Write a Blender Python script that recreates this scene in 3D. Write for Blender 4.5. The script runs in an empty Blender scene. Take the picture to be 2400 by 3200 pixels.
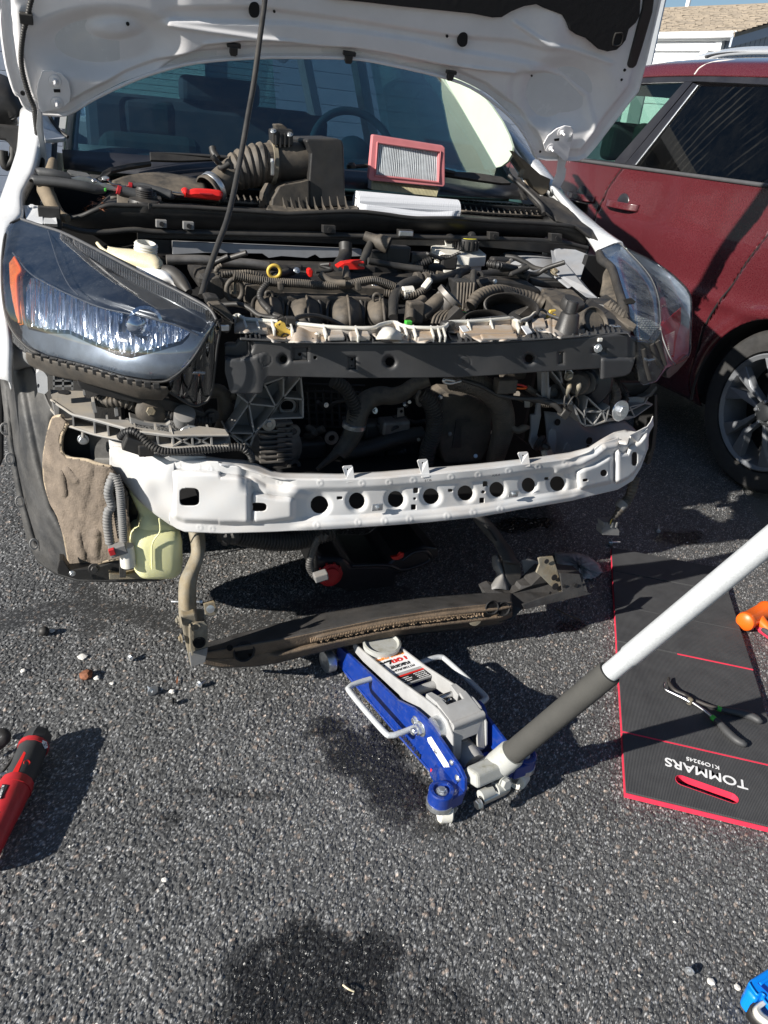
import bpy, bmesh, math, random
import numpy as np
from mathutils import Vector, Matrix
from mathutils.geometry import tessellate_polygon

# ------------------------------------------------------------------ camera, light, exposure
SC = bpy.context.scene
COL = SC.collection
FPX = 2362.727
YAW, PITCH, ROLL = math.radians(22.98863), math.radians(27.14031), math.radians(5.72506)
CAMP = np.array([-0.74964, -1.44861, 1.258586])
_f = np.array([math.sin(YAW)*math.cos(PITCH), math.cos(YAW)*math.cos(PITCH), -math.sin(PITCH)])
_r = np.array([math.cos(YAW), -math.sin(YAW), 0.0]); _u = np.cross(_r, _f)
_c, _s = math.cos(ROLL), math.sin(ROLL)
CM = np.array([_c*_r+_s*_u, -_s*_r+_c*_u, _f])
cam_d = bpy.data.cameras.new('camera'); cam = bpy.data.objects.new('camera', cam_d); COL.objects.link(cam)
cam_d.sensor_fit = 'VERTICAL'; cam_d.sensor_height = 32.0; cam_d.lens = FPX/3200*32.0
cam_d.clip_start = 0.02; cam_d.clip_end = 2000
m = Matrix.Identity(4)
for i in range(3):
    m[i][0], m[i][1], m[i][2], m[i][3] = CM[0][i], CM[1][i], -CM[2][i], CAMP[i]
cam.matrix_world = m
SC.camera = cam
SUN = Vector((2.0, 0.45, -1.0)).normalized()          # direction the light travels
w = bpy.data.worlds.new('World'); SC.world = w; w.use_nodes = True
nt = w.node_tree; bg = nt.nodes['Background']
sky = nt.nodes.new('ShaderNodeTexSky'); sky.sky_type = 'NISHITA'; sky.sun_disc = False
sky.sun_elevation = math.asin(-SUN.z); sky.sun_rotation = math.atan2(-SUN.x, -SUN.y)
sky.air_density = 1.0; sky.dust_density = 0.1; sky.ozone_density = 2.5
nt.links.new(sky.outputs[0], bg.inputs[0]); bg.inputs[1].default_value = 0.05
sd = bpy.data.lights.new('sun', 'SUN'); sd.energy = 5.0; sd.angle = math.radians(0.53); sd.color = (1.0, 0.95, 0.87)
so = bpy.data.objects.new('sun', sd); COL.objects.link(so)
so.rotation_euler = SUN.to_track_quat('-Z', 'Y').to_euler(); so.location = (-6, -2, 6)
SC.view_settings.view_transform = 'Standard'; SC.view_settings.look = 'None'
SC.view_settings.gamma = 1.0; SC.view_settings.use_curve_mapping = False; SC.view_settings.exposure = 0.80
SC.render.engine = 'CYCLES'
SC.cycles.max_bounces = 10; SC.cycles.transparent_max_bounces = 12

# ------------------------------------------------------------------ survey helpers: a sight line of the photograph meets a real plane
def rays(x, y):
    x = np.asarray(x, float); y = np.asarray(y, float)
    d = np.stack([(x-1200)/FPX, -(y-1600)/FPX, np.ones_like(x)], -1)
    return d @ CM
def hitY(x, y, Y):
    d = rays(x, y); t = (np.asarray(Y)-CAMP[1])/d[..., 1]; return CAMP+d*t[..., None]
def hitX(x, y, X):
    d = rays(x, y); t = (np.asarray(X)-CAMP[0])/d[..., 0]; return CAMP+d*t[..., None]
def hitZ(x, y, Z):
    d = rays(x, y); t = (np.asarray(Z)-CAMP[2])/d[..., 2]; return CAMP+d*t[..., None]
def A(x, y, Y): return Vector(hitY(x, y, Y))
def AX(x, y, X): return Vector(hitX(x, y, X))
def AZ(x, y, Z=0.0): return Vector(hitZ(x, y, Z))
def to_px(P):
    d = (np.asarray(P, float)-CAMP) @ CM.T
    return np.stack([1200+FPX*d[..., 0]/d[..., 2], 1600-FPX*d[..., 1]/d[..., 2]], -1)

# ------------------------------------------------------------------ materials
MATS = {}
def nn(nt, typ, **k):
    n = nt.nodes.new(typ)
    for a, b in k.items():
        if a in n.inputs: n.inputs[a].default_value = b
        else: setattr(n, a, b)
    return n
def mat(name, col, rough=0.5, metal=0.0, var=0.15, vscale=30.0, dust=0.0, dcol=(0.32, 0.25, 0.17), dscale=9.0, bump=0.0, bscale=200.0,
        coat=0.0, spec=0.5, emit=None, sss=0.0, scratch=0.0, trans=0.0, detail=6.0, dthr=0.5):
    if name in MATS: return MATS[name]
    m = bpy.data.materials.new(name); m.use_nodes = True; nt = m.node_tree; L = nt.links
    b = nt.nodes['Principled BSDF']
    tc = nn(nt, 'ShaderNodeTexCoord')
    n1 = nn(nt, 'ShaderNodeTexNoise', Scale=vscale, Detail=detail, Roughness=0.6); L.new(tc.outputs['Object'], n1.inputs['Vector'])
    mr = nn(nt, 'ShaderNodeMapRange'); mr.inputs['From Min'].default_value = 0.3; mr.inputs['From Max'].default_value = 0.7
    mr.inputs['To Min'].default_value = 1-var; mr.inputs['To Max'].default_value = 1+var
    L.new(n1.outputs['Fac'], mr.inputs['Value'])
    mx = nn(nt, 'ShaderNodeMix', data_type='RGBA', blend_type='MULTIPLY'); mx.inputs['Factor'].default_value = 1.0
    mx.inputs['A'].default_value = (*col, 1); L.new(mr.outputs['Result'], mx.inputs['B'])
    out = mx.outputs['Result']
    rr = nn(nt, 'ShaderNodeMapRange'); rr.inputs['To Min'].default_value = max(0.02, rough-0.1); rr.inputs['To Max'].default_value = min(1, rough+0.12)
    L.new(n1.outputs['Fac'], rr.inputs['Value']); rout = rr.outputs['Result']
    if dust > 0:
        n2 = nn(nt, 'ShaderNodeTexNoise', Scale=dscale, Detail=9.0, Roughness=0.7); L.new(tc.outputs['Object'], n2.inputs['Vector'])
        geo = nn(nt, 'ShaderNodeNewGeometry'); sx = nn(nt, 'ShaderNodeSeparateXYZ'); L.new(geo.outputs['Normal'], sx.inputs[0])
        up = nn(nt, 'ShaderNodeMapRange'); up.inputs['From Min'].default_value = -0.3; up.inputs['From Max'].default_value = 0.9
        up.inputs['To Min'].default_value = 0.35; up.inputs['To Max'].default_value = 1.0; L.new(sx.outputs['Z'], up.inputs['Value'])
        d1 = nn(nt, 'ShaderNodeMapRange'); d1.inputs['From Min'].default_value = dthr-0.18; d1.inputs['From Max'].default_value = dthr+0.18
        d1.inputs['To Min'].default_value = 0.0; d1.inputs['To Max'].default_value = dust; L.new(n2.outputs['Fac'], d1.inputs['Value'])
        mu = nn(nt, 'ShaderNodeMath', operation='MULTIPLY'); L.new(d1.outputs['Result'], mu.inputs[0]); L.new(up.outputs['Result'], mu.inputs[1])
        mx2 = nn(nt, 'ShaderNodeMix', data_type='RGBA'); mx2.inputs['B'].default_value = (*dcol, 1)
        L.new(mu.outputs[0], mx2.inputs['Factor']); L.new(out, mx2.inputs['A']); out = mx2.outputs['Result']
        ra = nn(nt, 'ShaderNodeMix', data_type='FLOAT'); L.new(mu.outputs[0], ra.inputs['Factor']); L.new(rout, ra.inputs['A']); ra.inputs['B'].default_value = 0.9
        rout = ra.outputs['Result']
    L.new(out, b.inputs['Base Color']); L.new(rout, b.inputs['Roughness'])
    b.inputs['Metallic'].default_value = metal; b.inputs['Coat Weight'].default_value = coat; b.inputs['Coat Roughness'].default_value = 0.06
    b.inputs['Specular IOR Level'].default_value = spec
    if trans: b.inputs['Transmission Weight'].default_value = trans
    if sss: b.inputs['Subsurface Weight'].default_value = sss; b.inputs['Subsurface Radius'].default_value = (0.02, 0.02, 0.01)
    if emit: b.inputs['Emission Color'].default_value = (*emit, 1); b.inputs['Emission Strength'].default_value = 1
    if bump:
        n3 = nn(nt, 'ShaderNodeTexNoise', Scale=bscale, Detail=4.0); L.new(tc.outputs['Object'], n3.inputs['Vector'])
        bp = nn(nt, 'ShaderNodeBump', Strength=bump, Distance=0.002); L.new(n3.outputs['Fac'], bp.inputs['Height']); L.new(bp.outputs[0], b.inputs['Normal'])
    MATS[name] = m
    return m
def glass(name, tint, refl=0.08, rough=0.02, dirt=0.0, dcol=(0.35, 0.33, 0.28)):
    m = bpy.data.materials.new(name); m.use_nodes = True; nt = m.node_tree; L = nt.links
    nt.nodes.remove(nt.nodes['Principled BSDF']); o = nt.nodes['Material Output']
    tr = nn(nt, 'ShaderNodeBsdfTransparent'); tr.inputs[0].default_value = (*tint, 1)
    gl = nn(nt, 'ShaderNodeBsdfGlossy'); gl.inputs['Roughness'].default_value = rough
    fr = nn(nt, 'ShaderNodeFresnel', IOR=1.5); gm = nn(nt, 'ShaderNodeNewGeometry'); io = nn(nt, 'ShaderNodeMix', data_type='FLOAT'); io.inputs['A'].default_value = 1.5; io.inputs['B'].default_value = 1/1.5; L.new(gm.outputs['Backfacing'], io.inputs['Factor']); L.new(io.outputs['Result'], fr.inputs['IOR']); ad = nn(nt, 'ShaderNodeMath', operation='ADD'); ad.inputs[1].default_value = refl-0.04; ad.use_clamp = True
    L.new(fr.outputs[0], ad.inputs[0]); mx = nn(nt, 'ShaderNodeMixShader'); L.new(ad.outputs[0], mx.inputs[0]); L.new(tr.outputs[0], mx.inputs[1]); L.new(gl.outputs[0], mx.inputs[2])
    out = mx.outputs[0]
    if dirt:
        tc = nn(nt, 'ShaderNodeTexCoord'); n = nn(nt, 'ShaderNodeTexNoise', Scale=14.0, Detail=10.0, Roughness=0.75); L.new(tc.outputs['Object'], n.inputs['Vector'])
        sp = nn(nt, 'ShaderNodeTexVoronoi', Scale=90.0); L.new(tc.outputs['Object'], sp.inputs['Vector'])
        lt = nn(nt, 'ShaderNodeMath', operation='LESS_THAN'); lt.inputs[1].default_value = 0.10; L.new(sp.outputs['Distance'], lt.inputs[0])
        r = nn(nt, 'ShaderNodeMapRange'); r.inputs['From Min'].default_value = 0.42; r.inputs['From Max'].default_value = 0.75; r.inputs['To Max'].default_value = dirt; L.new(n.outputs['Fac'], r.inputs['Value'])
        l2 = nn(nt, 'ShaderNodeMath', operation='MULTIPLY'); l2.inputs[1].default_value = dirt*2.0; L.new(lt.outputs[0], l2.inputs[0])
        ma = nn(nt, 'ShaderNodeMath', operation='MAXIMUM'); L.new(r.outputs[0], ma.inputs[0]); L.new(l2.outputs[0], ma.inputs[1])
        df = nn(nt, 'ShaderNodeBsdfDiffuse'); df.inputs[0].default_value = (*dcol, 1)
        m2 = nn(nt, 'ShaderNodeMixShader'); L.new(ma.outputs[0], m2.inputs[0]); L.new(out, m2.inputs[1]); L.new(df.outputs[0], m2.inputs[2]); out = m2.outputs[0]
    L.new(out, o.inputs[0]); MATS[name] = m
    return m
DUST = (0.30, 0.23, 0.155)
mat('hood_paint', (0.78, 0.77, 0.78), 0.42, var=0.05, vscale=6, dust=0.28, dcol=(0.33, 0.28, 0.22), dscale=5, coat=0.15)
mat('white_paint', (0.68, 0.69, 0.70), 0.22, var=0.02, coat=0.6, dust=0.15, dscale=6)
mat('beam_paint', (0.60, 0.605, 0.61), 0.36, var=0.07, vscale=22, dust=0.7, dcol=(0.34, 0.26, 0.18), dscale=11, dthr=0.57)
mat('black_plastic', (0.016, 0.017, 0.019), 0.42, var=0.3, dust=0.28, dcol=(0.17, 0.14, 0.105), dscale=12, bump=0.15, bscale=500)
mat('crossbar_plastic', (0.035, 0.037, 0.041), 0.42, var=0.25, vscale=9, dust=0.35, dcol=(0.15, 0.135, 0.115), dscale=8, bump=0.12, bscale=600)
mat('dusty_plastic', (0.026, 0.025, 0.024), 0.6, var=0.3, dust=0.8, dcol=(0.19, 0.155, 0.115), dscale=17, bump=0.25, bscale=350, dthr=0.5)
mat('dusty_hose', (0.03, 0.028, 0.026), 0.55, var=0.3, dust=0.85, dcol=(0.19, 0.155, 0.115), dscale=20, bump=0.2, dthr=0.5)
mat('rubber', (0.018, 0.018, 0.019), 0.5, var=0.25, dust=0.25, dcol=(0.15, 0.13, 0.1))
mat('tyre_rubber', (0.022, 0.022, 0.023), 0.75, var=0.3, dust=0.3, dcol=(0.13, 0.12, 0.1), bump=0.4, bscale=250)
mat('gasket_rubber', (0.12, 0.095, 0.065), 0.8, var=0.3, dust=0.6, bump=0.3)
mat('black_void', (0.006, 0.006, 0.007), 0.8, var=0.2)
mat('dark_metal', (0.05, 0.05, 0.052), 0.5, metal=0.5, var=0.35, dust=0.4, dcol=(0.12, 0.09, 0.065))
mat('engine_metal', (0.22, 0.21, 0.2), 0.5, metal=0.7, var=0.3, dust=0.5, dcol=(0.16, 0.13, 0.1))
mat('grey_bracket', (0.19, 0.205, 0.225), 0.5, var=0.1, dust=0.8, dcol=(0.36, 0.31, 0.24), dscale=7, dthr=0.42)
mat('inner_body_paint', (0.25, 0.265, 0.29), 0.5, var=0.1, dust=0.45, dcol=(0.28, 0.24, 0.2))
mat('shutter_plastic', (0.42, 0.42, 0.41), 0.55, var=0.2, dust=0.98, dcol=(0.33, 0.235, 0.15), dscale=12, dthr=0.42)
mat('chrome', (0.75, 0.76, 0.78), 0.12, metal=1.0, var=0.05)
mat('zinc', (0.62, 0.64, 0.66), 0.32, metal=0.9, var=0.15, vscale=120)
mat('steel', (0.5, 0.5, 0.5), 0.3, metal=1.0, var=0.15)
mat('reservoir', (0.80, 0.79, 0.46), 0.4, var=0.1, vscale=8, sss=0.4, dust=0.3, dcol=(0.55, 0.52, 0.22), dscale=5)
mat('cream_plastic', (0.66, 0.58, 0.40), 0.5, var=0.1, sss=0.2)
mat('white_plastic', (0.66, 0.65, 0.60), 0.45, var=0.08, dust=0.4, sss=0.1)
mat('yellow_plastic', (0.62, 0.42, 0.06), 0.5, var=0.15, dust=0.3)
mat('yellow_print', (0.75, 0.68, 0.06), 0.5, var=0.1)
mat('red_plastic', (0.62, 0.02, 0.015), 0.3, var=0.06, coat=0.3)
mat('tool_red', (0.42, 0.02, 0.025), 0.42, var=0.12, vscale=60)
mat('orange_plastic', (0.80, 0.13, 0.01), 0.4, var=0.05)
mat('tool_black', (0.035, 0.036, 0.037), 0.6, var=0.15)
mat('grip_black', (0.045, 0.046, 0.048), 0.55, var=0.12, bump=0.1)
mat('foam_grip', (0.05, 0.049, 0.045), 0.85, var=0.12, bump=0.25, bscale=300)
mat('jack_blue', (0.003, 0.028, 0.21), 0.34, var=0.12, coat=0.15, dust=0.5, dcol=(0.2, 0.2, 0.2), dscale=70, dthr=0.68)
mat('jack_grey', (0.34, 0.345, 0.35), 0.42, var=0.1, dust=0.4, dcol=(0.3, 0.27, 0.22), bump=0.1, bscale=500)
mat('handle_grey', (0.48, 0.50, 0.515), 0.42, metal=0.15, var=0.12, vscale=300, bump=0.06, bscale=900)
mat('saddle_white', (0.47, 0.48, 0.47), 0.6, var=0.25, vscale=60, dust=0.8, dcol=(0.12, 0.11, 0.06), dscale=60)
mat('mat_foam', (0.042, 0.043, 0.046), 0.72, var=0.2, vscale=18, dust=0.35, dcol=(0.085, 0.085, 0.085), dscale=10)
mat('mat_red', (0.68, 0.03, 0.07), 0.6, var=0.08)
mat('print_white', (0.78, 0.78, 0.78), 0.6, var=0.05)
mat('print_black', (0.012, 0.012, 0.014), 0.6, var=0.05)
mat('print_red', (0.6, 0.02, 0.015), 0.6, var=0.05)
mat('print_orange', (0.8, 0.25, 0.02), 0.6, var=0.05)
mat('green_band', (0.06, 0.42, 0.05), 0.5, var=0.05)
mat('bright_blue', (0.0, 0.20, 0.72), 0.4, var=0.04)
mat('rust_steel', (0.075, 0.058, 0.043), 0.75, var=0.4, vscale=25, dust=0.85, dcol=(0.21, 0.145, 0.09), dscale=14, bump=0.8, bscale=260, dthr=0.5)
mat('dark_frame', (0.03, 0.03, 0.031), 0.6, var=0.4, dust=0.35, dcol=(0.1, 0.085, 0.07), bump=0.4)
mat('sand_dirt', (0.24, 0.17, 0.11), 0.95, var=0.35, vscale=150, bump=1.0, bscale=500)
mat('corroded', (0.21, 0.20, 0.17), 0.65, metal=0.3, var=0.4, vscale=25, dust=0.9, dcol=(0.31, 0.22, 0.1), dscale=12, bump=0.3, dthr=0.52)
mat('felt_edge', (0.36, 0.29, 0.205), 0.95, var=0.3, vscale=30, bump=0.6)
mat('felt', (0.175, 0.14, 0.108), 0.95, var=0.45, vscale=18, dust=0.85, dcol=(0.07, 0.058, 0.05), dscale=11, bump=1.0, bscale=220, detail=12)
mat('liner_plastic', (0.030, 0.031, 0.033), 0.42, var=0.5, vscale=11, dust=0.75, dcol=(0.19, 0.18, 0.165), dscale=8, bump=0.6, bscale=60, dthr=0.55)
mat('maroon_paint', (0.072, 0.009, 0.013), 0.22, var=0.12, vscale=2, coat=0.9, dust=0.22, dcol=(0.32, 0.20, 0.2), dscale=220, dthr=0.62)
mat('gloss_black', (0.012, 0.012, 0.016), 0.3, var=0.1, coat=0.1, dust=0.1, dcol=(0.2, 0.2, 0.2))
mat('trim_grey', (0.065, 0.065, 0.068), 0.5, var=0.1)
mat('alloy_grey', (0.19, 0.20, 0.215), 0.45, metal=0.25, var=0.08)
mat('alloy_dark', (0.03, 0.033, 0.036), 0.5, metal=0.4, var=0.1)
mat('pad_black', (0.007, 0.007, 0.008), 0.75, var=0.3, vscale=6, bump=0.3, bscale=60)
mat('paper_towel', (0.80, 0.80, 0.80), 0.9, var=0.02)
mat('filter_pink', (0.50, 0.16, 0.17), 0.65, var=0.15, vscale=18, dust=0.25, dcol=(0.1, 0.08, 0.08))
mat('chrome_lamp', (0.86, 0.88, 0.92), 0.2, metal=1.0, var=0.04)
mat('filter_pleat', (0.55, 0.58, 0.60), 0.85, var=0.15, vscale=40)
mat('filter_side', (0.36, 0.33, 0.2), 0.85, var=0.2)
mat('amber', (0.70, 0.16, 0.012), 0.25, var=0.15, vscale=80, coat=0.5)
mat('lamp_black', (0.010, 0.011, 0.014), 0.3, var=0.2, coat=0.3)
mat('lamp_silver', (0.34, 0.37, 0.41), 0.35, metal=0.5, var=0.2)
mat('lamp_sky_tint', (0.20, 0.23, 0.27), 0.3, metal=0.6, var=0.15)  # blue sky reflection put into the lamp colour
mat('dash_plastic', (0.13, 0.16, 0.155), 0.75, var=0.1)
mat('seat_cloth', (0.05, 0.06, 0.07), 0.9, var=0.1)
mat('pale_trim_and_glare', (0.40, 0.47, 0.38), 0.8, var=0.06, vscale=5)  # cabin trim; also paints the bright patch in the windscreen
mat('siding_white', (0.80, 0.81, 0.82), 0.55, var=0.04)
mat('siding_shaded', (0.36, 0.41, 0.50), 0.6, var=0.05)  # shade of the sides turned from the sun, put into the colour
mat('wall_shade', (0.30, 0.34, 0.42), 0.6, var=0.05)  # white wall with its shade painted in
mat('shingle', (0.25, 0.21, 0.165), 0.9, var=0.22, vscale=14)
mat('rag', (0.42, 0.42, 0.42), 0.9, var=0.35, vscale=25, dust=0.6, dcol=(0.12, 0.1, 0.09), bump=0.5)
mat('leaf', (0.20, 0.075, 0.035), 0.8, var=0.4)
mat('twig', (0.10, 0.075, 0.05), 0.8, var=0.4)
mat('stone_white', (0.62, 0.60, 0.56), 0.8, var=0.15)
mat('stone_dark', (0.03, 0.03, 0.03), 0.7, var=0.2)
mat('tarp_grey', (0.16, 0.165, 0.17), 0.6, var=0.15, dust=0.3)
glass('windscreen_glass', (0.38, 0.53, 0.60), 0.10, 0.012, dirt=0.012)
glass('hazy_lens', (0.86, 0.9, 0.94), 0.16, 0.06, dirt=0.3, dcol=(0.45, 0.47, 0.47))
glass('green_glass', (0.42, 0.58, 0.52), 0.06, 0.02)
glass('tinted_glass', (0.02, 0.02, 0.022), 0.035, 0.02, dirt=0.02)
glass('light_glass', (0.75, 0.9, 0.85), 0.08, 0.02)
glass('lens_glass', (0.90, 0.93, 0.97), 0.20, 0.05, dirt=0.05, dcol=(0.5, 0.53, 0.55))
glass('smoke_lens', (0.25, 0.28, 0.31), 0.11, 0.05, dirt=0.12, dcol=(0.3, 0.3, 0.28))
def M(n): return MATS[n]

# ------------------------------------------------------------------ object helpers
ORG = {}
def org(p): return ORG.get(p.name, Vector((0, 0, 0))) if p else Vector((0, 0, 0))
def tag(o, label=None, cat=None, group=None, kind=None):
    if label: o['label'] = label
    if cat: o['category'] = cat
    if group: o['group'] = group
    if kind: o['kind'] = kind
    return o
def thing(name, label, cat, loc, group=None):
    o = bpy.data.objects.new(name, None); COL.objects.link(o); o.location = loc; o.empty_display_size = 0.05
    ORG[o.name] = Vector(loc); return tag(o, label, cat, group)
def obj(name, V, F, m, parent=None, smooth=False, bevel=0.0, solid=0.0, at=None, seg=2, soff=0.0, auto=None):
    me = bpy.data.meshes.new(name)
    o = bpy.data.objects.new(name, me); COL.objects.link(o)
    base = org(parent)
    if parent is None:
        base = Vector(at) if at is not None else Vector(np.mean(np.array([tuple(v) for v in V]), axis=0)) if len(V) else base
        o.location = base
    ORG[o.name] = base
    Va = np.array([tuple(v) for v in V], dtype=float) if not isinstance(V, np.ndarray) else V
    Va = Va-np.array(base)
    me.from_pydata(Va.tolist(), [], [tuple(int(i) for i in f) for f in F]); me.update()
    me.materials.append(M(m) if isinstance(m, str) else m)
    if smooth or auto is not None:
        me.polygons.foreach_set('use_smooth', [True]*len(me.polygons))
        if auto is not None:
            try: me.set_sharp_from_angle(angle=math.radians(auto))
            except Exception: pass
    if parent: o.parent = parent
    if solid:
        s = o.modifiers.new('solid', 'SOLIDIFY'); s.thickness = solid; s.offset = soff
    if bevel:
        b = o.modifiers.new('bevel', 'BEVEL'); b.width = bevel; b.segments = seg; b.limit_method = 'ANGLE'; b.angle_limit = math.radians(35); b.harden_normals = False
    return o
def join(parts):
    V, F, n = [], [], 0
    for v, f in parts:
        V += [tuple(p) for p in v]; F += [tuple(i+n for i in q) for q in f]; n += len(v)
    return V, F
def slab_g(outline, thick, holes=()):
    loops = [[Vector(p) for p in outline]]+[[Vector(p) for p in h] for h in holes]
    tris = tessellate_polygon(loops)
    V = [p for l in loops for p in l]; n = len(V); t = Vector(thick)
    # orientation
    nrm = Vector((0, 0, 0))
    for a, b, c in tris: nrm += (V[b]-V[a]).cross(V[c]-V[a])
    flip = nrm.dot(t) > 0
    V2 = V+[p+t for p in V]; F = []
    for a, b, c in tris:
        F.append((c, b, a) if flip else (a, b, c)); F.append((a+n, b+n, c+n) if flip else (c+n, b+n, a+n))
    k = 0
    for l in loops:
        m_ = len(l)
        for i in range(m_):
            j = (i+1) % m_; F.append((k+i, k+j, n+k+j, n+k+i))
        k += m_
    return V2, F
def slab(name, outline, thick, m, parent=None, holes=(), bevel=0.0015, **k):
    V, F = slab_g(outline, thick, holes)
    o = obj(name, V, F, m, parent, bevel=bevel, **k)
    me = o.data; bm = bmesh.new(); bm.from_mesh(me); bmesh.ops.recalc_face_normals(bm, faces=bm.faces); bm.to_mesh(me); bm.free()
    return o
def pslab(name, px, Y, thick, m, parent=None, holes=(), bevel=0.0015, **k):
    f = Y if callable(Y) else (lambda x, y: Y)
    return slab(name, [A(x, y, f(x, y)) for x, y in px], Vector((0, thick, 0)), m, parent, [[A(x, y, f(x, y)) for x, y in h] for h in holes], bevel, **k)
def circ_px(cx, cy, r, n=18, ry=None):
    ry = ry or r
    return [(cx+r*math.cos(2*math.pi*i/n), cy+ry*math.sin(2*math.pi*i/n)) for i in range(n)]
def smooth_path(P, k=5, closed=False):
    P = [Vector(p) for p in P]
    if len(P) < 3: return P if len(P) < 2 else [P[0].lerp(P[-1], i/k) for i in range(k+1)]
    out = []; n = len(P); rng = n if closed else n-1
    for i in range(rng):
        p0 = P[(i-1) % n] if (closed or i > 0) else P[0]*2-P[1]
        p1 = P[i]; p2 = P[(i+1) % n]; p3 = P[(i+2) % n] if (closed or i+2 < n) else P[-1]*2-P[-2]
        for j in range(k):
            t = j/k
            out.append(0.5*((2*p1)+(-p0+p2)*t+(2*p0-5*p1+4*p2-p3)*t*t+(-p0+3*p1-3*p2+p3)*t**3))
    if not closed: out.append(P[-1])
    return out
def tube_g(P, r, sides=10, k=5, closed=False, corr=None, flat=1.0, cap=True, raw=False):
    pts = P if raw else smooth_path(P, k, closed)
    if corr:   # resample at the ribs
        pitch, amp = corr; L = [0.0]
        for a, b in zip(pts, pts[1:]): L.append(L[-1]+(b-a).length)
        n = max(4, int(L[-1]/pitch*4)); T = np.linspace(0, L[-1], n+1); X = np.array([tuple(p) for p in pts])
        pts = [Vector([np.interp(t, L, X[:, i]) for i in range(3)]) for t in T]
    n = len(pts); rad = list(np.interp(np.linspace(0, 1, n), np.linspace(0, 1, len(r)), r)) if hasattr(r, '__len__') else [r]*n
    if corr: rad = [a+(corr[1] if (i % 4) < 2 else -corr[1]) for i, a in enumerate(rad)]
    V, F = [], []; up = None
    for i, p in enumerate(pts):
        a = pts[(i-1) % n] if (closed or i > 0) else pts[0]; b = pts[(i+1) % n] if (closed or i < n-1) else pts[-1]
        t = (b-a).normalized() if (b-a).length > 1e-9 else Vector((0, 0, 1))
        if up is None:
            up = Vector((0, 0, 1)) if abs(t.z) < 0.9 else Vector((1, 0, 0))
        s = t.cross(up).normalized(); up = s.cross(t).normalized()
        for j in range(sides):
            g = 2*math.pi*j/sides; V.append(p+s*math.cos(g)*rad[i]+up*math.sin(g)*rad[i]*flat)
    m_ = n if closed else n-1
    for i in range(m_):
        for j in range(sides):
            a = i*sides+j; b = i*sides+(j+1) % sides; c = ((i+1) % n)*sides+(j+1) % sides; d = ((i+1) % n)*sides+j
            F.append((a, b, c, d))
    if not closed and cap: F.append(tuple(range(sides))[::-1]); F.append(tuple((n-1)*sides+j for j in range(sides)))
    return V, F
def tube(name, P, r, m, parent=None, **k):
    kk = {a: k.pop(a) for a in list(k) if a in ('sides', 'k', 'closed', 'corr', 'flat', 'cap', 'raw')}
    V, F = tube_g(P, r, **kk)
    k.setdefault('smooth', True)
    return obj(name, V, F, m, parent, auto=40 if k.pop('smooth') else None, **k)
def ptube(name, px, Y, r, m, parent=None, **k):
    P = [A(p[0], p[1], p[2] if len(p) > 2 else Y) for p in px]
    return tube(name, P, r, m, parent, **k)
def frame_of(ax):
    ax = Vector(ax).normalized(); u = Vector((0, 0, 1)) if abs(ax.z) < 0.9 else Vector((1, 0, 0))
    s = ax.cross(u).normalized(); return s, ax.cross(s).normalized(), ax
def lathe_g(prof, loc, axis=(0, 0, 1), n=24, sx=1.0, sy=1.0, close=False):
    s, t, a = frame_of(axis); loc = Vector(loc); V, F = [], []
    for r, h in prof:
        for j in range(n):
            g = 2*math.pi*j/n; V.append(loc+s*math.cos(g)*r*sx+t*math.sin(g)*r*sy+a*h)
    for i in range(len(prof)-1):
        for j in range(n):
            F.append((i*n+j, i*n+(j+1) % n, (i+1)*n+(j+1) % n, (i+1)*n+j))
    if not close:
        F.append(tuple(range(n))[::-1]); F.append(tuple((len(prof)-1)*n+j for j in range(n)))
    else:
        i = len(prof)-1
        for j in range(n): F.append((i*n+j, i*n+(j+1) % n, (j+1) % n, j))
    return V, F
def lathe(name, prof, loc, m, parent=None, axis=(0, 0, 1), n=24, **k):
    kk = {a: k.pop(a) for a in list(k) if a in ('sx', 'sy', 'close')}
    V, F = lathe_g(prof, loc, axis, n, **kk); return obj(name, V, F, m, parent, auto=38, **k)
def box_g(c, size, X=(1, 0, 0), Yv=(0, 1, 0), taper=1.0):
    X = Vector(X).normalized(); Yv = Vector(Yv).normalized(); Z = X.cross(Yv).normalized(); c = Vector(c); V = []
    for z in (-1, 1):
        k = taper if z > 0 else 1.0
        for x, y in ((-1, -1), (1, -1), (1, 1), (-1, 1)): V.append(c+X*x*size[0]/2*k+Yv*y*size[1]/2*k+Z*z*size[2]/2)
    return V, [(3, 2, 1, 0), (4, 5, 6, 7), (0, 1, 5, 4), (1, 2, 6, 5), (2, 3, 7, 6), (3, 0, 4, 7)]
def box(name, c, size, m, parent=None, X=(1, 0, 0), Yv=(0, 1, 0), taper=1.0, bevel=0.002, **k):
    V, F = box_g(c, size, X, Yv, taper); return obj(name, V, F, m, parent, bevel=bevel, **k)
def surf(name, rows, m, parent=None, su=4, sv=4, solid=0.0, smooth=True, soff=0.0, **k):
    # smooth surface through a net of points
    R = [smooth_path(r, su) for r in rows]; nc = len(R[0]); C = [smooth_path([R[i][j] for i in range(len(R))], sv) for j in range(nc)]
    nr = len(C[0]); V = [C[j][i] for i in range(nr) for j in range(nc)]
    F = [(i*nc+j, i*nc+j+1, (i+1)*nc+j+1, (i+1)*nc+j) for i in range(nr-1) for j in range(nc-1)]
    return obj(name, V, F, m, parent, smooth=smooth, solid=solid, soff=soff, **k)
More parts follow.
